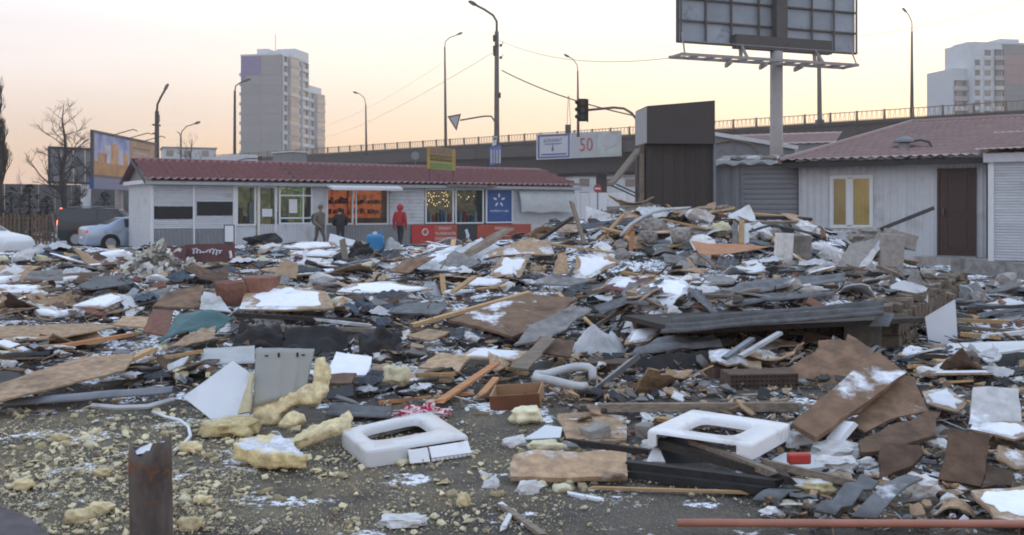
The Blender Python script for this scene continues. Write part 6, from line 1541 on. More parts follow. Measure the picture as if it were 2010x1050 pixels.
sheet('white_sheet', 'clean white panel leaning on the stone block wall', 'panel', [(1828, 708), (1880, 668), (1875, 587), (1816, 622)], WHITEC, 72, 0, .02, .018, 0, d=10.3, land='the leaning white panel')
sheet('white_shelf', 'long white shelf board lying at the right edge', 'board', [(1850, 698), (1950, 694), (2040, 680), (2040, 668), (1862, 673)], WHITE, 6, 0, .1, .02, .004, land='the white shelf board')
for i, (pa, pb, w, lab) in enumerate((((1880, 628), (1976, 632), 10, 'yellowish plank uppermost right of the leaning panel'), ((1882, 642), (2000, 652), 11, 'snow-topped plank second below the yellowish one'), ((1890, 656), (1960, 662), 12, 'short thick plank third below the yellowish one'), ((1930, 660), (2030, 650), 9, 'pale lath crossing the right edge above the white shelf'), ((1896, 606), (2030, 600), 7, 'dark lath behind the yellowish plank'))):
    bar('plank', lab, 'plank', pa, pb, w, (WOODN, WOODG, WOODN, WHITE, WOODD)[i], .04, .1 + .02 * i, None)
sheet('long_board', 'long grey board propped in front of the fine-slatted shutter', 'board', [(1868, 532), (2040, 552), (2040, 520), (1868, 506)], GREY, 76, 0, .3, .04, 0, d=17.5, land='the long grey board')
# ================================================================ corrugated roofing on the platform
gsheet('corrugated_sheet', 'long grey corrugated roofing sheet hanging over the hollow', 'roofing', [(1296, 655), (1734, 618), (1734, 590), (1322, 626)], SLATE, 22, 3, .1, .012, .0, 2.6, .03, .02, nv=26, nu=40, d=9.0, land='the hanging corrugated sheet')
gsheet('corrugated_sheet', 'dark roofing sheet just under the hanging corrugated one', 'roofing', [(1236, 694), (1420, 678), (1400, 656), (1290, 662)], SLATE, 14, 0, .1, .012, 0, 1, .02, .03, d=9.05)
gsheet('corrugated_sheet', 'dark corrugated roofing stack lying across the platform', 'roofing', [(1404, 580), (1660, 552), (1658, 534), (1480, 548)], SLATE, 8, 0, .12, .012, 0, 2, .025, .03, nv=16, land='the dark roofing stack')
gsheet('corrugated_sheet', 'narrow grey roofing strip below the dark roofing stack', 'roofing', [(1430, 600), (1640, 578), (1640, 566), (1440, 582)], SLATE, 10, 0, .12, .012, 0, 1, .025, .02)
sheet('slate_piece', 'broken grey slate corner at the right end of the hanging sheet', 'roofing', [(1706, 640), (1745, 640), (1756, 614), (1726, 612)], SLATE, 24, 0, .05, .012, .006, d=9.6)
# ================================================================ concrete slabs on the platform
g = sheet('concrete_slab', 'grey concrete slab with a white broken edge leaning before the hut', 'slab', [(1641, 523), (1686, 524), (1738, 464), (1668, 478)], CONC, 48, 0, .02, .06, .004, d=15.6, land='the leaning concrete slab')
sheet('slab_edge', 'white crumbled edge strip along the leaning concrete slab', 'slab', [(1686, 524), (1702, 522), (1741, 468), (1733, 462)], PLAST, 48, 0, .02, .10, .012, d=15.55)
block('concrete_slab', 'upright brown-grey concrete panel right of the leaning slab', 'slab', (1750, 524), .36, .52, .12, CONC, rz=-8, ry=4, d=15.7)
block('concrete_block', 'grey broken concrete block on top of the slabs', 'block', (1770, 484), .50, .24, .4, CONC, rz=15, ry=16, d=16.0, chip=.04)
lump('concrete_chunk', 'mossy concrete chunk behind the leaning slab', 'chunk', (1672, 446, 1740, 480), CONC, 0, .8, .3, 3, d=16.5)
bar('beam', 'black steel beam sticking up over the concrete slabs', 'beam', (1728, 450), (1833, 408), 9, DARKST, .06, da=16.2, db=16.0, spl=False, land='the black beam')
block('white_block', 'white-faced plaster block standing on the rubble', 'block', (1540, 514), .30, .50, .12, PLAST, rz=10, ry=3, d=17.2)
block('concrete_block', 'brown-grey concrete stump right of the white-faced block', 'block', (1572, 514), .36, .46, .4, CONC, rz=-5, d=17.4, chip=.03)
# ================================================================ the big pile
sheet('veneer_sheet', 'curved orange-brown veneer panel on the big pile', 'panel', [(1356, 472), (1374, 500), (1430, 498), (1512, 484), (1440, 478), (1390, 478)], ORNG, 30, 0, .15, .01, 0, d=17.5, land='the orange veneer panel')
sheet('white_sheet', 'white pointed panel sticking up from the pile before the roller shutter', 'panel', [(1428, 423), (1450, 446), (1488, 452), (1482, 424), (1470, 401)], WHITE, 64, 0, .1, .02, .006, d=19.6, land='the pointed white panel')
for i, x in enumerate((1442, 1454, 1465)): bar('board', ('left', 'middle', 'right')[i] + ' one of three upright boards below the pointed white panel', 'plank', (x, 478), (x + 2, 436), 10, (GREY, WOODN, WHITE)[i], .03, da=18.4, db=18.6)
gsheet('long_sheet', 'large grey-brown bent sheet rising up the left side of the pile', 'board', [(872, 520), (916, 508), (1012, 449), (978, 453)], M('bent_fibre', (.30, .25, .20), .9, .2, 9, snow=.3, dirt=.3), 34, 0, .12, .012, .05, 0, 0, .05, land='the bent rising sheet')
gsheet('snow_sheet', 'long snow covered sheet bowed over the left of the pile', 'board', [(912, 514), (1090, 500), (1078, 474), (1000, 478)], FIBRE_S, 24, 0, .14, .014, .07, 0, 0, .03, land='the bowed snowy sheet')
sheet('snow_sheet', 'tan panel half under snow standing in the middle of the pile', 'board', [(1128, 547), (1150, 549), (1218, 514), (1190, 498), (1130, 500)], FIBRE_S, 38, 0, .12, .02, .008, land='the half snowy tan panel')
sheet('snow_sheet', 'snowy panel with a brown corner left of the half snowy tan one', 'board', [(960, 540), (1020, 545), (1040, 505), (985, 503)], FIBRE_S, 30, 0, .12, .02, .01)
sheet('tan_sheet', 'rounded tan panel between two snowy panels', 'board', [(1086, 540), (1118, 536), (1110, 494), (1094, 498)], FIBRE, 50, 0, .1, .02, .012)
sheet('lino_sheet', 'maroon floor covering dusted with snow', 'sheet', [(1182, 566), (1235, 573), (1276, 548), (1210, 542)], LINO, 14, 0, .1, .01, .006, land='the maroon floor covering')
sheet('snow_board', 'tan board with a snowy top edge right of the maroon covering', 'board', [(1228, 572), (1338, 584), (1360, 564), (1340, 548), (1290, 545)], FIBRE_S, 16, 0, .12, .03, .008, land='the long snowy tan board')
sheet('pink_sheet', 'pinkish panel lying flat near the crest of the pile', 'board', [(1092, 456), (1160, 455), (1150, 440), (1104, 440)], PLYW, 22, 0, .2, .02, .004, d=20.0)
sheet('grey_sheet', 'grey-white panel with a bright top edge standing on the crest', 'panel', [(1150, 445), (1196, 448), (1198, 420), (1150, 404)], WHITE, 70, 0, .1, .025, .004, d=20.6, land='the grey crest panel')
bar('post', 'thin dark post leaning on the crest of the pile', 'post', (1150, 487), (1122, 397), 8, WOODG, .05, da=19.2, db=19.6, land='the leaning crest post')
bar('post', 'dark slat crossing behind the leaning crest post', 'post', (1060, 470), (1122, 428), 8, WOODD, .05, da=19.4, db=20)
tp = [P(x, y, d_) for x, y, d_ in ((1219, 462, 18.6), (1236, 442, 18.8), (1261, 426, 19), (1284, 416, 19), (1307, 411, 19.2), (1355, 408, 19.4), (1334, 424, 19.2))]; c = tp[3]
finish(MB().tube([p - c for p in tp], .033, 8).build('bent_pipe', PLASTIC, None, c, None, True), 'long bent grey pipe arching over the crest of the pile', 'pipe', [(1219, 455), (1261, 420), (1355, 404), (1355, 412), (1265, 432), (1225, 468)], 'the bent grey pipe')
block('concrete_edge', 'pale concrete lintel on top of the pile', 'block', (1245, 414), 1.15, .12, .3, CONC, ry=-2, d=21.5)
for i, (bx, d_, lab) in enumerate((((1262, 428, 1310, 458), 19.3, 'rounded grey concrete chunk under the bent grey pipe'), ((1255, 452, 1290, 478), 18.6, 'grey chunk below the rounded concrete one on the pile'), ((1320, 446, 1356, 474), 18.4, 'flat grey stone left of the orange veneer panel'), ((1400, 430, 1438, 466), 18.9, 'yellowish mossy chunk left of the three upright boards'))):
    lump('concrete_chunk', lab, 'chunk', bx, (CONC, CONC, CONC, FOAML)[i], 0, .8, .25, 60 + i, d=d_)
for i, (pa, pb, w, m_, da, db, lab) in enumerate((((1238, 490), (1242, 458), 8, WOODO, 18.2, 18.3, 'short upright red-brown slat on the pile'), ((1180, 470), (1225, 420), 9, WOODN, 19.2, 19.6, 'pale plank leaning up behind the half snowy panel'), ((1225, 470), (1252, 425), 7, WOODO, 19.1, 19.3, 'thin orange slat leaning left of the concrete chunk'), ((1300, 430), (1390, 450), 9, WOODN, 19.5, 18.9, 'pale plank running down under the veneer panel'), ((1165, 466), (1196, 446), 14, WHITE, 19.4, 19.8, 'white trim leaning behind the crest panel'), ((1376, 500), (1400, 520), 8, WOODG, 17.2, 16.6, 'grey slat under the tip of the veneer panel'), ((1080, 478), (1200, 496), 5, WOODN, 18.5, 18, 'thin long lath along the front of the pile'))):
    bar('plank', lab, 'plank', pa, pb, w, m_, .035, da=da, db=db)
tp = [P(x, y, d_) for x, y, d_ in ((1470, 455, 18), (1497, 446, 18), (1518, 441, 18), (1560, 450, 17.8), (1612, 463, 17.5))]; c = tp[2]
finish(MB().tube([p - c for p in tp], .025, 6).build('bent_rod', DARKST, None, c), 'black bent rod lying across the right of the pile', 'rod', [(1475, 448), (1517, 438), (1610, 460), (1600, 466), (1517, 446)])
gsheet('corrugated_sheet', 'grey corrugated scrap below the tip of the veneer panel', 'roofing', [(1404, 526), (1440, 528), (1450, 508), (1410, 506)], SLATE, 30, 0, .1, .012, 0, 3, .02, across=True)
# ================================================================ middle field, left to right
g = sheet('charred_sheet', 'large scorched brown sheet with a snow patch in the middle of the yard', 'board', [(880, 628), (940, 640), (1005, 660), (1060, 640), (1135, 585), (1030, 576)], M('scorched_board', (.20, .125, .08), .9, .25, 8, snow=.55, dirt=.5, dirtc=(.035, .028, .024)), 14, 0, .14, .03, .01, land='the scorched brown sheet')
bar('plank', 'dark plank edge under the scorched brown sheet', 'plank', (878, 634), (1006, 668), 14, WOODD, .05, .10, .08)
sheet('grey_board', 'grey board with snow hanging right of the scorched sheet', 'board', [(1008, 676), (1080, 664), (1162, 606), (1120, 600), (1040, 640)], GREY, 18, 0, .12, .02, .012)
bar('plank', 'long tan plank lying left of the scorched brown sheet', 'plank', (812, 638), (1040, 574), 13, WOODN, .04, .14, .22, land='the long tan plank')
bar('stick', 'thin pale stick slanting down to the grey plastic bag', 'stick', (1097, 576), (1174, 650), 7, WOODN, .02, da=12.0, db=10.4)
sheet('tan_board', 'small clean tan rectangle right of the dark roofing heap', 'board', [(798, 658), (842, 668), (884, 651), (840, 645)], FIBRE, 6, 0, .1, .02, .003, land='the clean tan rectangle')
sheet('snow_board', 'big snow-loaded board on the stacked planks', 'board', [(470, 606), (560, 608), (656, 604), (640, 572), (560, 560), (486, 562)], FIBRE_S, 12, 0, .25, .02, .008, land='the big snow-loaded board')
bar('plank', 'brown edge plank right under the big snow-loaded board', 'plank', (462, 618), (700, 630), 12, WOODD, .05, .22, .12)
bar('plank', 'long brown plank second below the snow-loaded board', 'plank', (480, 640), (735, 648), 10, WOODG, .04, .18, .1)
bar('plank', 'snow-topped lath below the snow-loaded board', 'plank', (620, 626), (730, 640), 14, WHITE, .03, .18, .1)
for i, (q_, lab) in enumerate((([(452, 690), (560, 694), (550, 640), (470, 636)], 'black curled tar roofing at the left of the dark heap'), ([(550, 700), (690, 694), (680, 650), (560, 646)], 'black wavy tar roofing in the middle of the dark heap'), ([(702, 694), (786, 700), (786, 648), (708, 644)], 'dark flat tar sheet at the right of the dark heap'))):
    gsheet('tar_roofing', lab, 'roofing', q_, TAR, (40, 34, 44)[i], 0, .05, .012, .03, 0, 0, .12, .04, land='the dark roofing heap' if i == 1 else None)
gsheet('teal_sheet', 'curled dark teal metal sheet left of the dark heap', 'sheet', [(310, 676), (410, 662), (458, 626), (346, 622)], TEAL, 22, 0, .08, .008, .10, 0, 0, .04, land='the teal metal sheet')
gsheet('snow_sheet', 'snow strip sheet lying along the teal metal sheet', 'board', [(330, 682), (420, 664), (424, 638), (380, 650)], FIBRE_S, 10, 0, .12, .01, 0, 0, 0, .03)
block('brick_masonry', 'large red brick masonry lump left of the snow-loaded board', 'block', (456, 602), .34, .30, .34, BRICK, rz=12, ry=-6, lift=.15, chip=.05, land='the red masonry lump')
block('brick_masonry', 'red brick masonry slab with snowy top behind the snow-loaded board', 'block', (500, 588), .34, .26, .4, BRICK, rz=-8, lift=.2, chip=.04)
sheet('white_sheet', 'white panel leaning left of the red masonry lump', 'panel', [(392, 606), (455, 612), (430, 578), (400, 572)], WHITE, 26, 0, .15, .015, .006)
sheet('tan_board', 'very large tan board lying at the left edge', 'board', [(-60, 790), (0, 786), (244, 726), (264, 694), (160, 700), (0, 752), (-60, 770)], FIBRE, 7, 0, .14, .016, .006, land='the very large tan board')
sheet('burnt_patch', 'black burnt hole covering on the very large tan board', 'sheet', [(-40, 766), (20, 762), (50, 744), (20, 728), (-40, 726)], TAR, 7, 0, .17, .01, .012)  # separate black sheet laid over the board as a dark patch
gsheet('metal_strip', 'long pale grey metal strip along the foot of the tan board', 'metal strip', [(8, 798), (338, 772), (342, 758), (4, 784)], STEEL, 26, 0, .06, .008, 0, .5, .03, .01, land='the long grey metal strip')
gsheet('clear_sheet', 'grey ribbed plastic sheet left of the white square sheet', 'sheet', [(390, 716), (500, 712), (500, 678), (400, 684)], PLASTIC, 14, 0, .1, .008, 0, 4, .02, across=False, land='the ribbed plastic sheet')
bar('plank', 'pale orange plank end pointing at the ribbed plastic sheet', 'plank', (212, 727), (298, 686), 15, WOODN, .035, .16, .22)
bar('plank', 'long orange plank lying on the left boards', 'plank', (102, 682), (262, 656), 12, WOODO, .035, .12, .16, land='the long orange plank')
bar('plank', 'thin tan plank right of the pale orange plank end', 'plank', (300, 706), (392, 690), 12, WOODN, .03, .14, .16)
bar('plank', 'grey plank below the thin tan plank', 'plank', (290, 722), (420, 712), 11, GREY, .03, .1, .1)
sheet('tan_board', 'flat tan board behind the long orange plank', 'board', [(-40, 672), (110, 664), (230, 640), (180, 634), (0, 640), (-40, 644)], FIBRE, 6, 0, .1, .015, .008)
sheet('tan_board', 'ragged tan board piece left of the teal sheet', 'board', [(218, 638), (290, 642), (296, 622), (240, 620)], FIBRE, 12, 0, .16, .02, .01)
sheet('snow_board', 'snow covered grid board at the left', 'board', [(140, 600), (200, 606), (260, 580), (215, 574)], FIBRE_S, 14, 0, .16, .015, .006, land='the snowy grid board')
sheet('tan_board', 'tan board at the left edge in front of the white car', 'board', [(-40, 540), (40, 538), (82, 522), (0, 520), (-40, 524)], FIBRE, 10, 0, .12, .015, .004)
sheet('grey_board', 'flat grey sheet in front of the shredded plastic', 'sheet', [(150, 562), (180, 568), (262, 556), (250, 540), (190, 542)], SLATE, 10, 0, .14, .012, .004)
sheet('grey_board', 'long grey board left of the flat grey sheet', 'board', [(45, 548), (124, 550), (122, 528), (60, 532)], GREY, 10, 0, .14, .012, .004)
g = sheet('maroon_board', 'maroon board with white handwriting standing in front of the kiosk', 'board', [(364, 515), (461, 513), (461, 477), (364, 480)], MAROON, 84, 0, .1, .02, 0, land='the maroon board')
dm = g.location.y - .12
W3 = [P(377 + 58 * t + 2.6 * math.sin(t * 57), 494 - 5.5 * math.sin(t * 57 + 1.2) * (.55 + .45 * math.sin(t * 9 + 1)) - 1.5 * math.sin(t * 13), dm) - g.location for t in [i / 90 for i in range(91)]]
MB().tube(W3, .010, 5).build('handwriting', WPR, g); MB().tube([P(x, y, dm) - g.location for x, y in ((452, 492), (454, 504), (452, 506))], .03, 5).build('handwriting', WPR, g)
sheet('maroon_board', 'plain maroon plate just left of the written board', 'board', [(310, 520), (366, 518), (366, 484), (322, 482)], MAROON, 80, 0, .1, .02, .01)
MBs = MB()
p = T(300, 538, .1)
SHR = M('shredded_wrap', (.50, .50, .47), .6, .3, 8, snow=.3, dirt=.4, dirtc=(.15, .12, .05), spots=((.38, .22, .06), 3, .60))
b = MB(); r = random.Random(4)
for i in range(130):
    c0 = Vector((r.gauss(0, .2), r.gauss(0, .2), 0)); c0.z = max(.02, .36 * (1 - (c0.x / .5) ** 2) * r.random() ** .6); v = Vector((r.gauss(0, 1), r.gauss(0, .8), r.gauss(-.1, .5))).normalized(); w = r.uniform(.015, .06); pts = [c0]
    for k_ in range(6): v = (v + Vector((r.gauss(0, .45), r.gauss(0, .45), r.gauss(-.12, .4)))).normalized(); q = pts[-1] + v * .06; q.z = max(q.z, .0); pts.append(q)
    sd_ = v.cross(Vector((r.gauss(0, 1), r.gauss(0, 1), r.gauss(0, 1)))).normalized() * w
    b.add([x for q in pts for x in (q - sd_, q + sd_)], [(2 * k_, 2 * k_ + 1, 2 * k_ + 3, 2 * k_ + 2) for k_ in range(6)])
finish(b.build('shredded_plastic', SHR, None, p + Vector((0, .2, 0)), None, True, False), 'heap of shredded white and yellow plastic wrap', 'plastic', [(270, 490), (332, 490), (332, 540), (270, 540)], 'the shredded plastic heap')['kind'] = 'stuff'
# signboard frame by the kiosk
g = thing('signboard', 'small white signboard in a black frame by the kiosk apron', 'signboard', P(450, 476, 37.6)); o2 = g.location.copy()
x0, x1 = -.2, .2; frame(g, x0, x1, 0, .68, -.02, .02, .03, BLACK, 'frame'); MB().box(x0 + .03, x1 - .03, -.012, .012, .03, .65).build('face', WHITEC, g)
# blue canister
p = P(736, 492, 27); g = thing('canister', 'bright blue plastic canister standing on the rubble before the shop', 'canister', p, R(8))
b = MB(); vs = []; rings_ = [(0, .92, .9), (.04, 1, 1), (.36, 1, 1), (.42, .9, .85), (.45, .62, .55)]
for z, sx, sy in rings_: vs += [Vector((.24 * sx * math.copysign(abs(math.cos(a)) ** .45, math.cos(a)), .17 * sy * math.copysign(abs(math.sin(a)) ** .45, math.sin(a)), z)) for a in [i * math.pi / 12 for i in range(24)]]
b.add(vs, [(k_ * 24 + i, k_ * 24 + (i + 1) % 24, (k_ + 1) * 24 + (i + 1) % 24, (k_ + 1) * 24 + i) for k_ in range(4) for i in range(24)] + [tuple(range(24)), tuple(range(96, 120))])
b.build('body', BLUEP, g, smooth=False); MB().tube([(0, 0, .45), (0, 0, .52)], .06, 12).build('cap', WHITEC, g); MB().tube([(.12, 0, .45), (.13, 0, .52), (.20, 0, .52), (.22, 0, .43)], .018, 6).build('handle', BLUEP, g)
PROT.append([(716, 452), (756, 452), (756, 494), (716, 494)]); LAND.append(('the blue canister', (736, 475)))
bar('stake', 'upright wooden stake left of the blue canister', 'stake', (680, 522), (672, 471), 12, WOODG, .04, da=23.5, db=23.7, land='the upright stake')
sheet('white_sheet', 'bright white panel tipped up behind the upright stake', 'panel', [(644, 478), (690, 484), (698, 472), (648, 458)], WHITEC, 60, 0, .1, .02, .003, d=28.5, land='the tipped white panel')
sheet('snow_sheet', 'large snow covered panel before the person in beige', 'panel', [(548, 486), (600, 490), (664, 484), (655, 474), (590, 474)], FIBRE_S, 12, 0, .2, .02, .006)
sheet('snow_sheet', 'snowy panel left of the upright stake', 'panel', [(570, 500), (650, 504), (668, 494), (620, 488)], FIBRE_S, 12, 0, .2, .02, .006)
bag_ = lump('dark_heap', 'dark rubbish heap left of the snow covered panel before the kiosk', 'rubbish', (480, 462, 545, 488), TAR, 0, .6, .5, 71, d=29)
lump('dark_heap', 'black rubbish bundle just left of the blue canister', 'rubbish', (684, 478, 724, 512), TAR, 0, .6, .5, 72, d=24.5)
sheet('brown_board', 'brown wedge-shaped board right of the blue canister', 'board', [(762, 532), (800, 535), (856, 502), (800, 508)], RUSTP, 22, 0, .16, .02, .006, land='the brown wedge board')
bar('stub', 'short upright wooden stub beside the pale plastic bag', 'stake', (871, 573), (868, 542), 10, WOODN, .03, da=14.4, db=14.5)
bar('plank', 'short slanting plank right of the wooden stub', 'plank', (890, 572), (930, 544), 11, WOODN, .03, .18, .3)
tp = [P(x, y, d_) for x, y, d_ in ((741, 580, 14.6), (738, 562, 14.6), (738, 548, 14.6), (742, 541, 14.5), (748, 538, 14.4))]; c = tp[2]
finish(MB().tube([p - c for p in tp], .018, 6).build('rebar', DARKST, None, c), 'thin bent rod standing up in the snowy middle of the yard', 'rod', [(734, 536), (752, 536), (745, 580), (735, 580)], 'the thin bent rod')
for i, (q_, m_, lab, tl) in enumerate((
    ([(660, 572), (760, 578), (850, 566), (760, 552), (690, 556)], FIBRE_S, 'broad snowy board around the thin bent rod', 8),
    ([(640, 590), (740, 598), (820, 590), (730, 580)], GREY, 'grey board in front of the thin bent rod', 8),
    ([(498, 556), (560, 558), (570, 540), (520, 536)], GREY, 'grey tilted sheet behind the snow-loaded board', 18),
    ([(538, 546), (582, 546), (584, 516), (548, 514)], CARD, 'tan cardboard box side in the left field', 40),
    ([(900, 700), (1010, 706), (1042, 690), (930, 682)], FIBRE_S, 'snow covered board below the scorched sheet', 6),
    ([(820, 720), (900, 728), (924, 700), (860, 692)], FIBRE, 'tan torn board above the orange plank', 10),
    ([(640, 734), (720, 736), (730, 700), (660, 690)], SNOWM, 'crumpled bright white sheet right of the fridge panel', 24),
    ([(646, 752), (690, 752), (700, 732), (650, 734)], BROWN, 'brown cardboard under the crumpled white sheet', 14),
    ([(1000, 720), (1036, 724), (1090, 664), (1066, 660)], WOODG, 'long grey board slanting left of the plastic bag', 18),
    ([(1040, 690), (1120, 700), (1128, 670), (1060, 660)], BROWN, 'brown board under the grey plastic bag', 20),
    ([(1225, 676), (1276, 668), (1310, 640), (1240, 646)], FIBRE_S, 'snowy scrap right of the grey plastic bag', 18),
    ([(1030, 556), (1120, 560), (1170, 548), (1080, 540)], GREY, 'flat grey board before the half snowy panel', 10),
    ([(1380, 560), (1440, 556), (1450, 540), (1390, 540)], GREY, 'grey board left of the dark roofing stack', 14),
    ([(900, 560), (980, 560), (1000, 548), (930, 544)], FIBRE_S, 'snowy board in front of the bowed snowy sheet', 10),
    ([(760, 612), (860, 616), (880, 596), (800, 592)], SLATE, 'dark sheet left of the long tan plank', 10),
    ([(940, 622), (1000, 640), (1060, 590), (1030, 580)], BROWN, 'brown inner sheet on the scorched one', 16),
    ([(300, 600), (390, 604), (400, 560), (330, 572)], RUSTP, 'reddish brown rough board left of the white leaning panel', 16),
    ([(280, 650), (330, 660), (340, 610), (300, 606)], BRICK, 'reddish rough slab behind the teal sheet', 18))):
    sheet('board', lab, 'board', q_, m_, tl, 0, .14, .018, .008)
# ================================================================ loose scatter: individually labelled pieces
def inside(p, poly):
    x, y = p; c = False; j = len(poly) - 1
    for i in range(len(poly)):
        xi, yi = poly[i]; xj, yj = poly[j]
        if (yi > y) != (yj > y) and x < (xj - xi) * (y - yi) / (yj - yi + 1e-9) + xi: c = not c
        j = i
    return c
PROT += [[(-10, 440), (70, 440), (70, 506), (-10, 506)], [(150, 425), (250, 425), (250, 498), (150, 498)]]
PB = [(min(p[0] for p in q), min(p[1] for p in q), max(p[0] for p in q), max(p[1] for p in q), q) for q in PROT]
def blocked(px, py, r):
    for x0, y0, x1, y1, q in PB:
        if px + r < x0 or px - r > x1 or py + r * .35 < y0 or py - r * .5 > y1: continue
        for dx, dy in ((0, 0), (-r, 0), (r, 0), (0, -r * .4), (0, r * .25)):
            if inside((px + dx * .8, py + dy), q): return True
    return False
VAR = {}
def variants(kind, mat):
    k = (kind, mat.name)
    if k in VAR: return VAR[k]
    r = random.Random(hash(kind) % 1 + len(mat.name) * 13 + len(kind)); L = []
    for i in range(5):
        b = MB()
        if kind == 'plank':
            w, h = r.uniform(.05, .13), r.uniform(.03, .06)
            bend = r.uniform(-.035, .035); n_ = 6; prev = None; ed_ = [[r.uniform(-.06, .04) for _ in range(4)] for _ in (0, 1)]
            def pv(u, j, t): x = -.5 + u; x += (ed_[0][j] * (u < .01) - ed_[1][j] * (u > .99)); return Vector((x, (j / 3 - .5) * w + r.uniform(-.003, .003), t * h / 2 + bend * math.cos(u * math.pi * 1.3)))
            vs_ = [pv(i_ / n_, j, t) for t in (-1, 1) for i_ in range(n_ + 1) for j in range(4)]; q_ = 4 * (n_ + 1); fs_ = []
            for i_ in range(n_):
                for j in range(3):
                    a_ = i_ * 4 + j; fs_ += [(a_, a_ + 1, a_ + 5, a_ + 4), (a_ + q_, a_ + 4 + q_, a_ + 5 + q_, a_ + 1 + q_)]
                for j in (0, 3): a_ = i_ * 4 + j; fs_.append((a_, a_ + 4, a_ + 4 + q_, a_ + q_))
            for i_ in (0, n_):
                for j in range(3): a_ = i_ * 4 + j; fs_.append((a_, a_ + q_, a_ + 1 + q_, a_ + 1))
            b.add(vs_, fs_)
        elif kind == 'board':
            n = r.randint(4, 6); a0 = r.random() * 6; p = [Vector((.5 * math.cos(a0 + j * 2 * math.pi / n + r.uniform(-.25, .25)), .36 * math.sin(a0 + j * 2 * math.pi / n + r.uniform(-.25, .25)), 0)) * r.uniform(.8, 1.15) for j in range(n)]
            if i < 2: p = [Vector((x, y, 0)) for x, y in ((-.5, -.28), (.5, -.25), (.47, .3), (-.46, .26))]
            if i in (1, 3, 4):       # bent or warped sheet with a torn outline
                nu_, nv_ = 9, 5; bd, tw = r.uniform(-.13, .13), r.uniform(-.10, .10); sd_ = r.random() * 50; hw = r.uniform(.2, .36)
                def bp(u, v, t):
                    e = Vector((noise.noise(Vector((u * 9, v * 9, sd_))), noise.noise(Vector((u * 9, v * 9, sd_ + 9))), 0)) * .09 * (1 if u in (0, 1) or v in (0, 1) else 0)
                    return Vector((u - .5, (v - .5) * 2 * hw * (1 - .35 * u * (i == 4)), bd * 4 * (u - .5) ** 2 + tw * (u - .5) * (v - .5) * 4 + .02 * noise.noise(Vector((u * 3, v * 3, sd_))) - .018 * t)) + e
                vs_ = [bp(a_ / nu_, c_ / nv_, t) for t in (0, 1) for c_ in range(nv_ + 1) for a_ in range(nu_ + 1)]; m_ = nu_ + 1; q_ = m_ * (nv_ + 1)
                fs_ = [f for c_ in range(nv_) for a_ in range(nu_) for f in ((c_ * m_ + a_, c_ * m_ + a_ + 1, c_ * m_ + m_ + a_ + 1, c_ * m_ + m_ + a_), (c_ * m_ + a_ + q_, c_ * m_ + m_ + a_ + q_, c_ * m_ + m_ + a_ + 1 + q_, c_ * m_ + a_ + 1 + q_))]
                rim = [a_ for a_ in range(m_)] + [c_ * m_ + nu_ for c_ in range(1, nv_ + 1)] + [nv_ * m_ + a_ for a_ in range(nu_ - 1, -1, -1)] + [c_ * m_ for c_ in range(nv_ - 1, 0, -1)]
                fs_ += [(a_, a_ + q_, c_ + q_, c_) for a_, c_ in zip(rim, rim[1:] + rim[:1])]; b.add(vs_, fs_)
            else:
                q = jagged(p, Vector((0, 0, 1)), .018, i * 3 + len(mat.name)); b.prism(q, (0, 0, -.022))
        elif kind == 'slate_strip':
            w = r.uniform(.14, .30)
            b.grid(lambda u, v: Vector((u - .5 + .03 * noise.noise(Vector((v * 6, i, 0))) * (1 if u in (0, 1) else 0), (v - .5) * w, .022 * math.sin(v * 2 * math.pi * (1 + i % 2)) + .03 * noise.noise(Vector((u * 2, v, i))))), 10, 8)
        elif kind == 'brick':
            bb = bmesh.new(); bmesh.ops.create_cube(bb, size=1); bmesh.ops.bevel(bb, geom=bb.edges[:], offset=.07, segments=1, affect='EDGES')
            cut = 1 if i < 2 else r.uniform(.5, .8)
            b.add([Vector((v.co.x * cut, v.co.y * .48, v.co.z * .28)) + Vector((noise.noise(v.co * 4 + Vector((i, 0, 0))), 0, noise.noise(v.co * 4))) * .08 for v in bb.verts], [tuple(v.index for v in f.verts) for f in bb.faces]); bb.free()
        elif kind == 'rag':
            sd_ = i * 7 + 3
            def rf(u, v):
                a_, q_ = u * 6.2832, v * (1 + .3 * noise.noise(Vector((math.cos(u * 6.283) * 1.5, math.sin(u * 6.283) * 1.5, sd_)))); x, y = math.cos(a_) * q_ * .5, math.sin(a_) * q_ * .38
                return Vector((x, y, .16 * (1 - v * v) * (.6 + noise.noise(Vector((x * 3, y * 3, sd_)))) + .13 * abs(noise.noise(Vector((x * 5 + y * 3, y * 7, sd_ + 4)))) + .05 * abs(noise.noise(Vector((x * 14, y * 12, sd_))))))
            b.grid(rf, 40, 10)
        elif kind == 'wire':
            p_ = Vector((-.5, 0, .03)); pts_ = [p_]; an = r.uniform(-.5, .5); cv = r.uniform(-.2, .2)
            for q_ in range(22): cv += r.uniform(-.18, .18); cv *= .9; an += cv; p_ = p_ + Vector((math.cos(an), math.sin(an), r.uniform(-.25, .27))) * .065; p_.z = max(.0, p_.z); pts_.append(p_)
            b.tube(pts_, .010, 5)
        else:
            fl = {'plaster_chunk': .42, 'foam_chunk': .42, 'snow_lump': .22}.get(kind, .6)
            b.add([Vector((math.copysign(abs(v.x) ** .7, v.x) * .5, math.copysign(abs(v.y) ** .7, v.y) * .36, math.copysign(abs(v.z) ** .7, v.z) * .5 * fl)) * (1 + .5 * noise.noise(v * 1.4 + Vector((i * 5, len(mat.name), 0))) + .38 * noise.noise(v * 3.5 + Vector((i, 3, 0)))) for v in ICO2[0]], ICO2[1])
        m = me(b.v, b.f, mat, kind in ('slate_strip', 'foam_chunk', 'snow_lump', 'rag', 'wire'))
        if kind in ('plank', 'board'):
            bm = bmesh.new(); bm.from_mesh(m); bmesh.ops.recalc_face_normals(bm, faces=bm.faces); bm.to_mesh(m); bm.free()
        L.append(m)
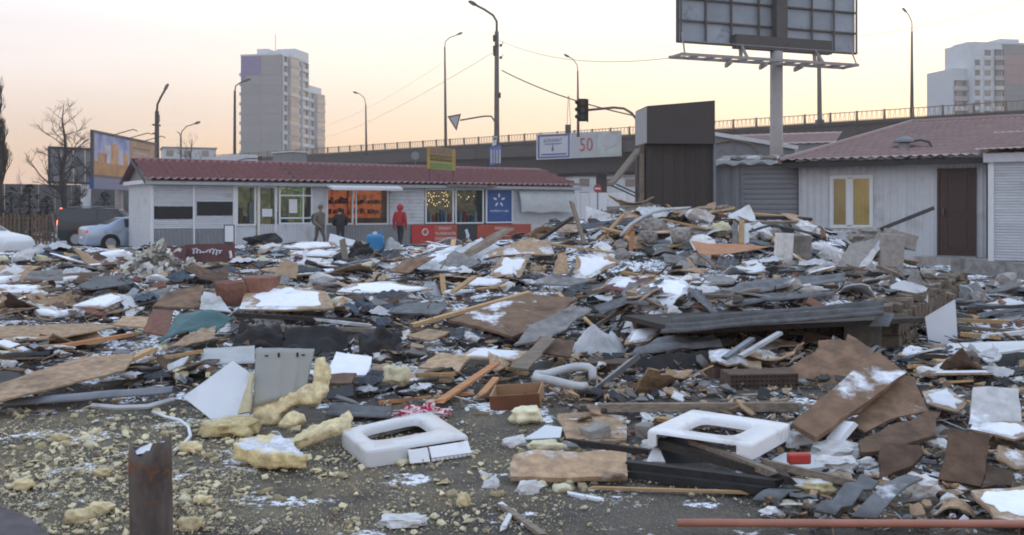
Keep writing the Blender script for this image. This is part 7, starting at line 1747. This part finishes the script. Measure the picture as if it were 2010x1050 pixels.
    VAR[k] = L; return L
KIND = {  # key: (object name, material, adjective, noun, category, size range px, tilt, weight by zone)
    'pw': ('plank', WOODG, 'grey weathered', 'plank', 'plank', (50, 150), 10), 'pn': ('plank', WOODN, 'pale new', 'plank', 'plank', (45, 140), 12),
    'pd': ('plank', WOODD, 'charred', 'plank', 'plank', (60, 170), 8), 'po': ('plank', WOODO, 'orange', 'plank', 'plank', (35, 90), 12),
    'bf': ('board', FIBRE, 'tan', 'board', 'board', (50, 130), 12), 'bs': ('board', FIBRE_S, 'snow-covered', 'board', 'board', (60, 160), 8),
    'bb': ('board', BROWN, 'dark brown', 'board', 'board', (45, 110), 14), 'bp': ('board', PLYW, 'pinkish', 'board', 'board', (45, 110), 12),
    'bw': ('board', WHITE, 'white', 'panel piece', 'board', (40, 100), 14), 'bg': ('board', GREY, 'grey', 'board', 'board', (50, 120), 10),
    'ss': ('slate_strip', SLATE, 'grey', 'slate strip', 'roofing', (60, 160), 8), 'st': ('slate_strip', TAR, 'black', 'tar strip', 'roofing', (60, 150), 10),
    'sm': ('slate_strip', STEEL, 'dull', 'metal strip', 'metal strip', (60, 150), 10), 'br': ('brick', BRICK, 'red', 'brick', 'brick', (22, 42), 25),
    'cp': ('plaster_chunk', PLAST, 'white', 'plaster chunk', 'chunk', (22, 62), 20), 'cc': ('concrete_chunk', CONC, 'grey', 'concrete chunk', 'chunk', (22, 55), 20),
    'cf': ('foam_chunk', FOAM, 'yellow', 'foam chunk', 'foam', (16, 36), 20), 'cs': ('snow_lump', SNOWM, 'loose', 'snow lump', 'snow lump', (30, 70), 8), 'rg': ('rag', M('dark_rag', (.06, .065, .075), .95, .3, 8, snow=.25, dirt=.3), 'dark', 'cloth rag', 'rag', (40, 95), 6), 'rb': ('rag', M('blue_rag', (.075, .10, .135), .95, .3, 8, snow=.2, dirt=.4), 'dull blue-grey', 'cloth rag', 'rag', (34, 70), 6), 'rw': ('rag', M('white_film', (.5, .52, .54), .45, .12, 8, dirt=.4, dirtc=(.2, .19, .18)), 'crumpled white', 'plastic film', 'plastic film', (34, 85), 6), 'wi': ('wire', DARKST, 'black', 'wire', 'wire', (50, 120), 6),
    'cl': ('foam_chunk', FOAML, 'pale', 'foam chunk', 'foam', (18, 46), 20)}
def zone(px, py):
    if py > 800 and px < 1150: return 'cf cf cl cf cp'.split()
    if py > 800: return 'pw pd bb bw cp cp cs ss bf cl pn rg wi rw'.split()
    if px > 1150 and py < 530: return 'bf bf pw pn br cc pw pn bw bs bg ss br bp rw wi rg pd bf cp bw'.split()
    if px > 1180 and py < 660: return 'ss ss ss bg cc pw pw sm bw cp br pd'.split()
    if px > 1150: return 'pd st pw bb bw cp bs ss pn rg rw wi'.split()
    if px > 780 and py < 560: return 'bs bs bf pn pw bg cs bw bf rw wi'.split()
    if px < 250 and 545 < py < 640: return 'br br bs bf bb cs cp pw'.split()
    if py > 690: return 'bf bw pd st pw pn bs cp cl bb sm rg rw wi'.split()
    return 'bs bs bf pw pd pn bg st bw cs cp cl br bb sm rg rw rb wi'.split()
DEN = [  # px0, py0, px1, py1, count
    (0, 500, 460, 560, 95), (460, 480, 900, 545, 110), (0, 545, 470, 650, 120), (470, 540, 900, 640, 105), (860, 470, 1200, 560, 100), (1150, 425, 1560, 520, 130),
    (1180, 510, 1760, 600, 135), (900, 560, 1320, 720, 110), (460, 690, 1100, 800, 115), (0, 640, 460, 790, 90), (1080, 720, 1560, 900, 65), (1560, 560, 2010, 700, 40), (1780, 560, 2010, 800, 125), (1500, 860, 2010, 1040, 85), (1560, 700, 2010, 880, 75), (1100, 690, 1560, 800, 40), (1000, 830, 1300, 960, 22),
    (0, 800, 460, 1040, 24), (460, 880, 1000, 1040, 12), (1500, 470, 1760, 530, 40), (1230, 590, 1720, 640, 14), (1380, 440, 1640, 535, 70), (1560, 480, 1760, 540, 55), (960, 410, 1420, 480, 60)]
rs_ = random.Random(11); SC = []; CAPS = {}
def ground_at(px, py):
    z = .25
    for _ in range(3):
        if py - HY < 12: return None
        d = F * (CAMH - z) / (py - HY); d = min(max(d, 3.6), 33)
        x = (px - CX) / F * d; z = z * .3 + H(x, d) * .7
    return x, d, H(x, d)
for (x0, y0, x1, y1, n) in DEN:
    done = 0
    for _ in range(n * 5):
        if done >= n: break
        px, py = rs_.uniform(x0, x1), rs_.uniform(y0, y1)
        if py < 470: q = T(px, py); q = (q.x, q.y, q.z) if q.y < 34 else None
        else: q = ground_at(px, py)
        if not q: continue
        k = rs_.choice(zone(px, py)); nm, mat, adj, noun, cat, sz, tl = KIND[k]
        s = rs_.uniform(*sz); x, y, z = q
        if py > 780: s *= .9
        size = min(s * y / F, {'plank': 2.6, 'board': 1.8, 'slate_strip': 2.6, 'brick': .26, 'wire': 2.0}.get(nm, .9))
        if blocked(px, py, size / y * F * .45): continue
        e = .3; gxn = (H(x + e, y) - H(x - e, y)) / (2 * e); gyn = (H(x, y + e) - H(x, y - e)) / (2 * e)
        nrm = Vector((-gxn, -gyn, 1)).normalized(); qn = Vector((0, 0, 1)).rotation_difference(nrm).to_matrix()
        yaw = rs_.gauss(0, .5) if rs_.random() < .65 else rs_.uniform(0, 6.28)
        rot = (qn @ Matrix.Rotation(yaw, 3, 'Z') @ Matrix.Rotation(R(rs_.gauss(0, tl)), 3, 'X') @ Matrix.Rotation(R(rs_.gauss(0, tl * .7)), 3, 'Y')).to_euler()
        vs = variants(nm, mat); lift = {'plank': .06, 'board': .07, 'slate_strip': .07}.get(nm, size * .12) + rs_.random() * .07 * (y > 8)
        zs = size if nm not in ('plank', 'board', 'slate_strip') else min(size, 1.0) ** .4
        o = link(nm, rs_.choice(vs), None, (x, y, z + lift), rot); o.scale = (size, size if nm != 'plank' else max(size, .5), zs)
        if mat is FIBRE_S and o.data in (vs[0], vs[2]):
            if o.data.name not in CAPS:
                sc_ = snow_cover(o, [Vector((x_, y_, 0)) for x_, y_ in ((-.46, -.24), (0, -.3), (.46, -.22), (.42, .24), (0, .3), (-.42, .22))], Vector((0, 0, 1)), .022, len(CAPS) * 5 + 2, .82); CAPS[o.data.name] = sc_.data
            else: share('snow_cover', CAPS[o.data.name], o, (0, 0, 0))
        rel = 'small' if s < sz[0] + (sz[1] - sz[0]) * .33 else ('large' if s > sz[0] + (sz[1] - sz[0]) * .7 else 'medium-sized')
        SC.append((o, pix(Vector((x, y, z + lift))), rel, adj, noun, cat)); done += 1
# labels: what it looks like, and where it lies by the nearest landmark; ties are ranked by distance
LAND += [('the silver car', (205, 495)), ('the picket fence', (60, 500)), ('the kiosk signboard', (450, 478)), ('the dark kiosk', (1335, 420)), ('the roller shutter', (1510, 430)), ('the brown door', (1880, 520))]
REL = {}
for it in SC:
    o, p, rel, adj, noun, cat = it
    l = min(LAND, key=lambda l: (l[1][0] - p[0]) ** 2 + ((l[1][1] - p[1]) * 1.7) ** 2)
    dx, dy = p[0] - l[1][0], p[1] - l[1][1]
    w = ('right of' if dx > 0 else 'left of') if abs(dx) > abs(dy) * 1.6 else ('in front of' if dy > 0 else 'behind')
    REL.setdefault((rel, adj, noun, w, l[0]), []).append((math.hypot(dx, dy), o, cat))
ORD = ['nearest', 'second nearest', 'third nearest', 'fourth nearest', 'fifth nearest', 'sixth nearest', 'seventh nearest', 'eighth nearest', 'ninth nearest', 'tenth nearest', 'eleventh nearest', 'twelfth nearest', 'farthest but one', 'farthest']
for (rel, adj, noun, w, l), v in REL.items():
    v.sort(key=lambda t: t[0])
    for i, (_, o, cat) in enumerate(v):
        s = f'{rel} {adj} {noun} {w} {l}' if len(v) == 1 else f'{rel} {adj} {noun} {w} {l}, {ORD[min(i, 13)]} of {len(v)}'
        tag(o, s, cat, f'loose {noun}s in the rubble')
# ================================================================ fine litter nobody could count
def litter(name, mat, n, regions, maker, seed, avoid=False):
    r = random.Random(seed); V = []; Fc = []
    tot = sum(q[4] for q in regions)
    for (x0, y0, x1, y1, wt) in regions:
        for _ in range(int(n * wt / tot)):
            px, py = r.uniform(x0, x1), r.uniform(y0, y1)
            q = ground_at(px, py)
            if not q: continue
            if noise.noise(Vector((q[0] * 1.3, q[1] * 1.3, seed))) + .6 * noise.noise(Vector((q[0] * 4, q[1] * 4, seed))) < r.uniform(-.45, .35): continue
            k = len(V); vs, fs = maker(r, q[1])
            M_ = Euler((r.gauss(0, .35), r.gauss(0, .35), r.uniform(0, 6.28))).to_matrix(); c = Vector((q[0], q[1], q[2] + .015 + r.random() * .07 * ss(7, 10, q[1])))
            V += [M_ @ Vector(v) + c for v in vs]; Fc += [tuple(i + k for i in f) for f in fs]
    o = link(name, me(V, Fc, mat), None); return tag(o, kind='stuff')
BOXF = [(0, 2, 3, 1), (4, 5, 7, 6), (0, 1, 5, 4), (2, 6, 7, 3), (0, 4, 6, 2), (1, 3, 7, 5)]
def splinter(r, y):
    L, w, h = r.choice((6, 9, 13, 20, 34, 52)) * r.uniform(.7, 1.3) * y / F / 2, r.uniform(1.5, 4) * y / F / 2, r.uniform(1, 2.5) * y / F / 2
    return [(x * L * (1 + .2 * z), yy * w, z * h) for z in (-1, 1) for yy in (-1, 1) for x in (-1, 1)], BOXF
def flake(r, y):
    L = r.uniform(5, 22) * y / F; n = r.randint(3, 5); a0 = r.random() * 6
    p = [(math.cos(a0 + i * 6.28 / n) * L * r.uniform(.35, .7), math.sin(a0 + i * 6.28 / n) * L * r.uniform(.25, .6), r.uniform(0, .004)) for i in range(n)]
    return p + [(x, yy, z - .008) for x, yy, z in p], [tuple(range(n))] + [tuple(range(n, 2 * n))[::-1]] + [(i, n + i, n + (i + 1) % n, (i + 1) % n) for i in range(n)]
def crumb(r, y):
    s = (1.0 + .95 / (r.random() ** .75 + .06)) * y / F * .6 * r.uniform(.6, 1.2); j = [1 + r.uniform(-.5, .5) for _ in range(12)]
    sx, sy, sz = r.uniform(.7, 1.5), r.uniform(.5, 1.0), r.uniform(.3, .7); return [(v.x * s * j[i] * sx, v.y * s * j[i] * sy, v.z * s * sz * j[i]) for i, v in enumerate(ICO1[0][:12])], ICOB
bm = bmesh.new(); bmesh.ops.create_icosphere(bm, subdivisions=1, radius=1); ICO1 = ([v.co.copy() for v in bm.verts], None); ICOB = [tuple(v.index for v in f.verts) for f in bm.faces]; bm.free()
FIELD = [(0, 490, 1150, 560, 3), (0, 560, 1250, 800, 5), (860, 440, 1560, 540, 2.5), (1150, 510, 1780, 660, 3), (1100, 660, 1560, 900, 2), (1500, 640, 2350, 1040, 5.5)]
CRF = M('foam_crumb', (.56, .49, .32), .95, .25, 16, dirt=.3, dirtc=(.25, .19, .10), bump=0); CRP = M('pale_crumb', (.52, .47, .33), .95, .25, 16, dirt=.3, dirtc=(.2, .17, .13), bump=0); CRT = M('dirt_crumb', (.20, .165, .12), .95, .3, 16, dirt=.3, bump=0); WSP = M('splinter_wood', (.30, .21, .13), .9, .4, 5, snow=.1, dirt=.3, bump=0)
litter('wood_splinters', WSP, 2300, FIELD + [(0, 800, 1100, 1040, .35)], splinter, 1)
litter('dark_splinters', WOODD, 2200, FIELD, splinter, 2)
litter('pale_splinters', PLAST, 1000, FIELD, splinter, 31)
litter('grey_splinters', WOODG, 2600, FIELD, splinter, 3)
def scrap(r, y):
    L = r.uniform(14, 42) * y / F; n = r.randint(3, 6); a0 = r.random() * 6; t = r.uniform(-.3, .3)
    p = [(math.cos(a0 + i * 6.28 / n) * L * r.uniform(.4, .7), math.sin(a0 + i * 6.28 / n) * L * r.uniform(.2, .6), 0) for i in range(n)]; p = [(x, yy, .03 + t * x + r.uniform(0, .012)) for x, yy, _ in p]
    return p + [(x, yy, z - .012) for x, yy, z in p], [tuple(range(n))] + [tuple(range(n, 2 * n))[::-1]] + [(i, n + i, n + (i + 1) % n, (i + 1) % n) for i in range(n)]
RF = [(1560, 640, 2350, 1000, 6), (1080, 690, 1560, 800, 1.5)]
litter('tan_scrap_litter', FIBRE, 560, FIELD + RF, scrap, 21)
litter('snowy_scrap_litter', FIBRE_S, 560, FIELD + RF, scrap, 22)
litter('brown_scrap_litter', BROWN, 560, FIELD + RF, scrap, 23)
litter('dark_scrap_litter', TAR, 800, FIELD + RF, scrap, 24)  # tar scraps strewn to stand in for black gaps between the pieces
litter('grey_scrap_litter', GREY, 420, FIELD + RF, scrap, 25)
litter('board_crumbs', FIBRE, 2600, FIELD, flake, 4)
litter('plaster_crumbs', WHITE, 1700, FIELD + [(0, 800, 1100, 1040, .5)], flake, 5)
litter('slate_crumbs', SLATE, 1800, FIELD + [(1180, 500, 1760, 640, 5)], flake, 6)
litter('snow_crumbs', SNOWM, 1300, FIELD + [(400, 860, 1100, 1040, 1.2), (0, 800, 400, 1040, .3)], crumb, 7)
litter('brick_crumbs', BRICK, 700, [(1150, 425, 1560, 520, 2), (0, 540, 320, 640, 2), (1780, 560, 2010, 700, .5)], crumb, 8)
litter('dirt_crumbs', CRT, 5000, [(0, 800, 480, 1045, 5), (300, 850, 1100, 1045, 4), (1000, 900, 1500, 1045, 2), (1500, 900, 2010, 1045, 1.5)], crumb, 12)
litter('foam_crumbs', CRF, 10500, [(0, 800, 480, 1045, 6), (0, 880, 700, 1045, 3), (480, 830, 1100, 930, 1.5), (600, 900, 1200, 1040, 1.6), (0, 500, 1100, 800, .6)], crumb, 9)
litter('foam_flakes', CRF, 900, [(0, 800, 480, 1045, 6), (400, 850, 1050, 1045, 2), (0, 600, 1100, 800, 1)], flake, 14)
litter('foam_dust', CRP, 9500, [(0, 820, 520, 1045, 6), (400, 850, 1100, 1045, 3), (1100, 930, 1500, 1040, .5)], crumb, 10)

# ================================================================ morning haze over the whole place
hz = MB().box(-430, 430, -70, 712, -1.3, 66).build('haze', None)
hm = bpy.data.materials.new('thin_haze'); hm.use_nodes = True; t = hm.node_tree; t.nodes.clear()
o_ = nd(t, 'ShaderNodeOutputMaterial'); v_ = nd(t, 'ShaderNodeVolumePrincipled'); v_.inputs['Color'].default_value = (.93, .93, .95, 1)
v_.inputs['Density'].default_value = 0.0008; v_.inputs['Anisotropy'].default_value = .35
t.links.new(v_.outputs[0], o_.inputs['Volume']); hz.data.materials.append(hm); tag(hz, kind='stuff')
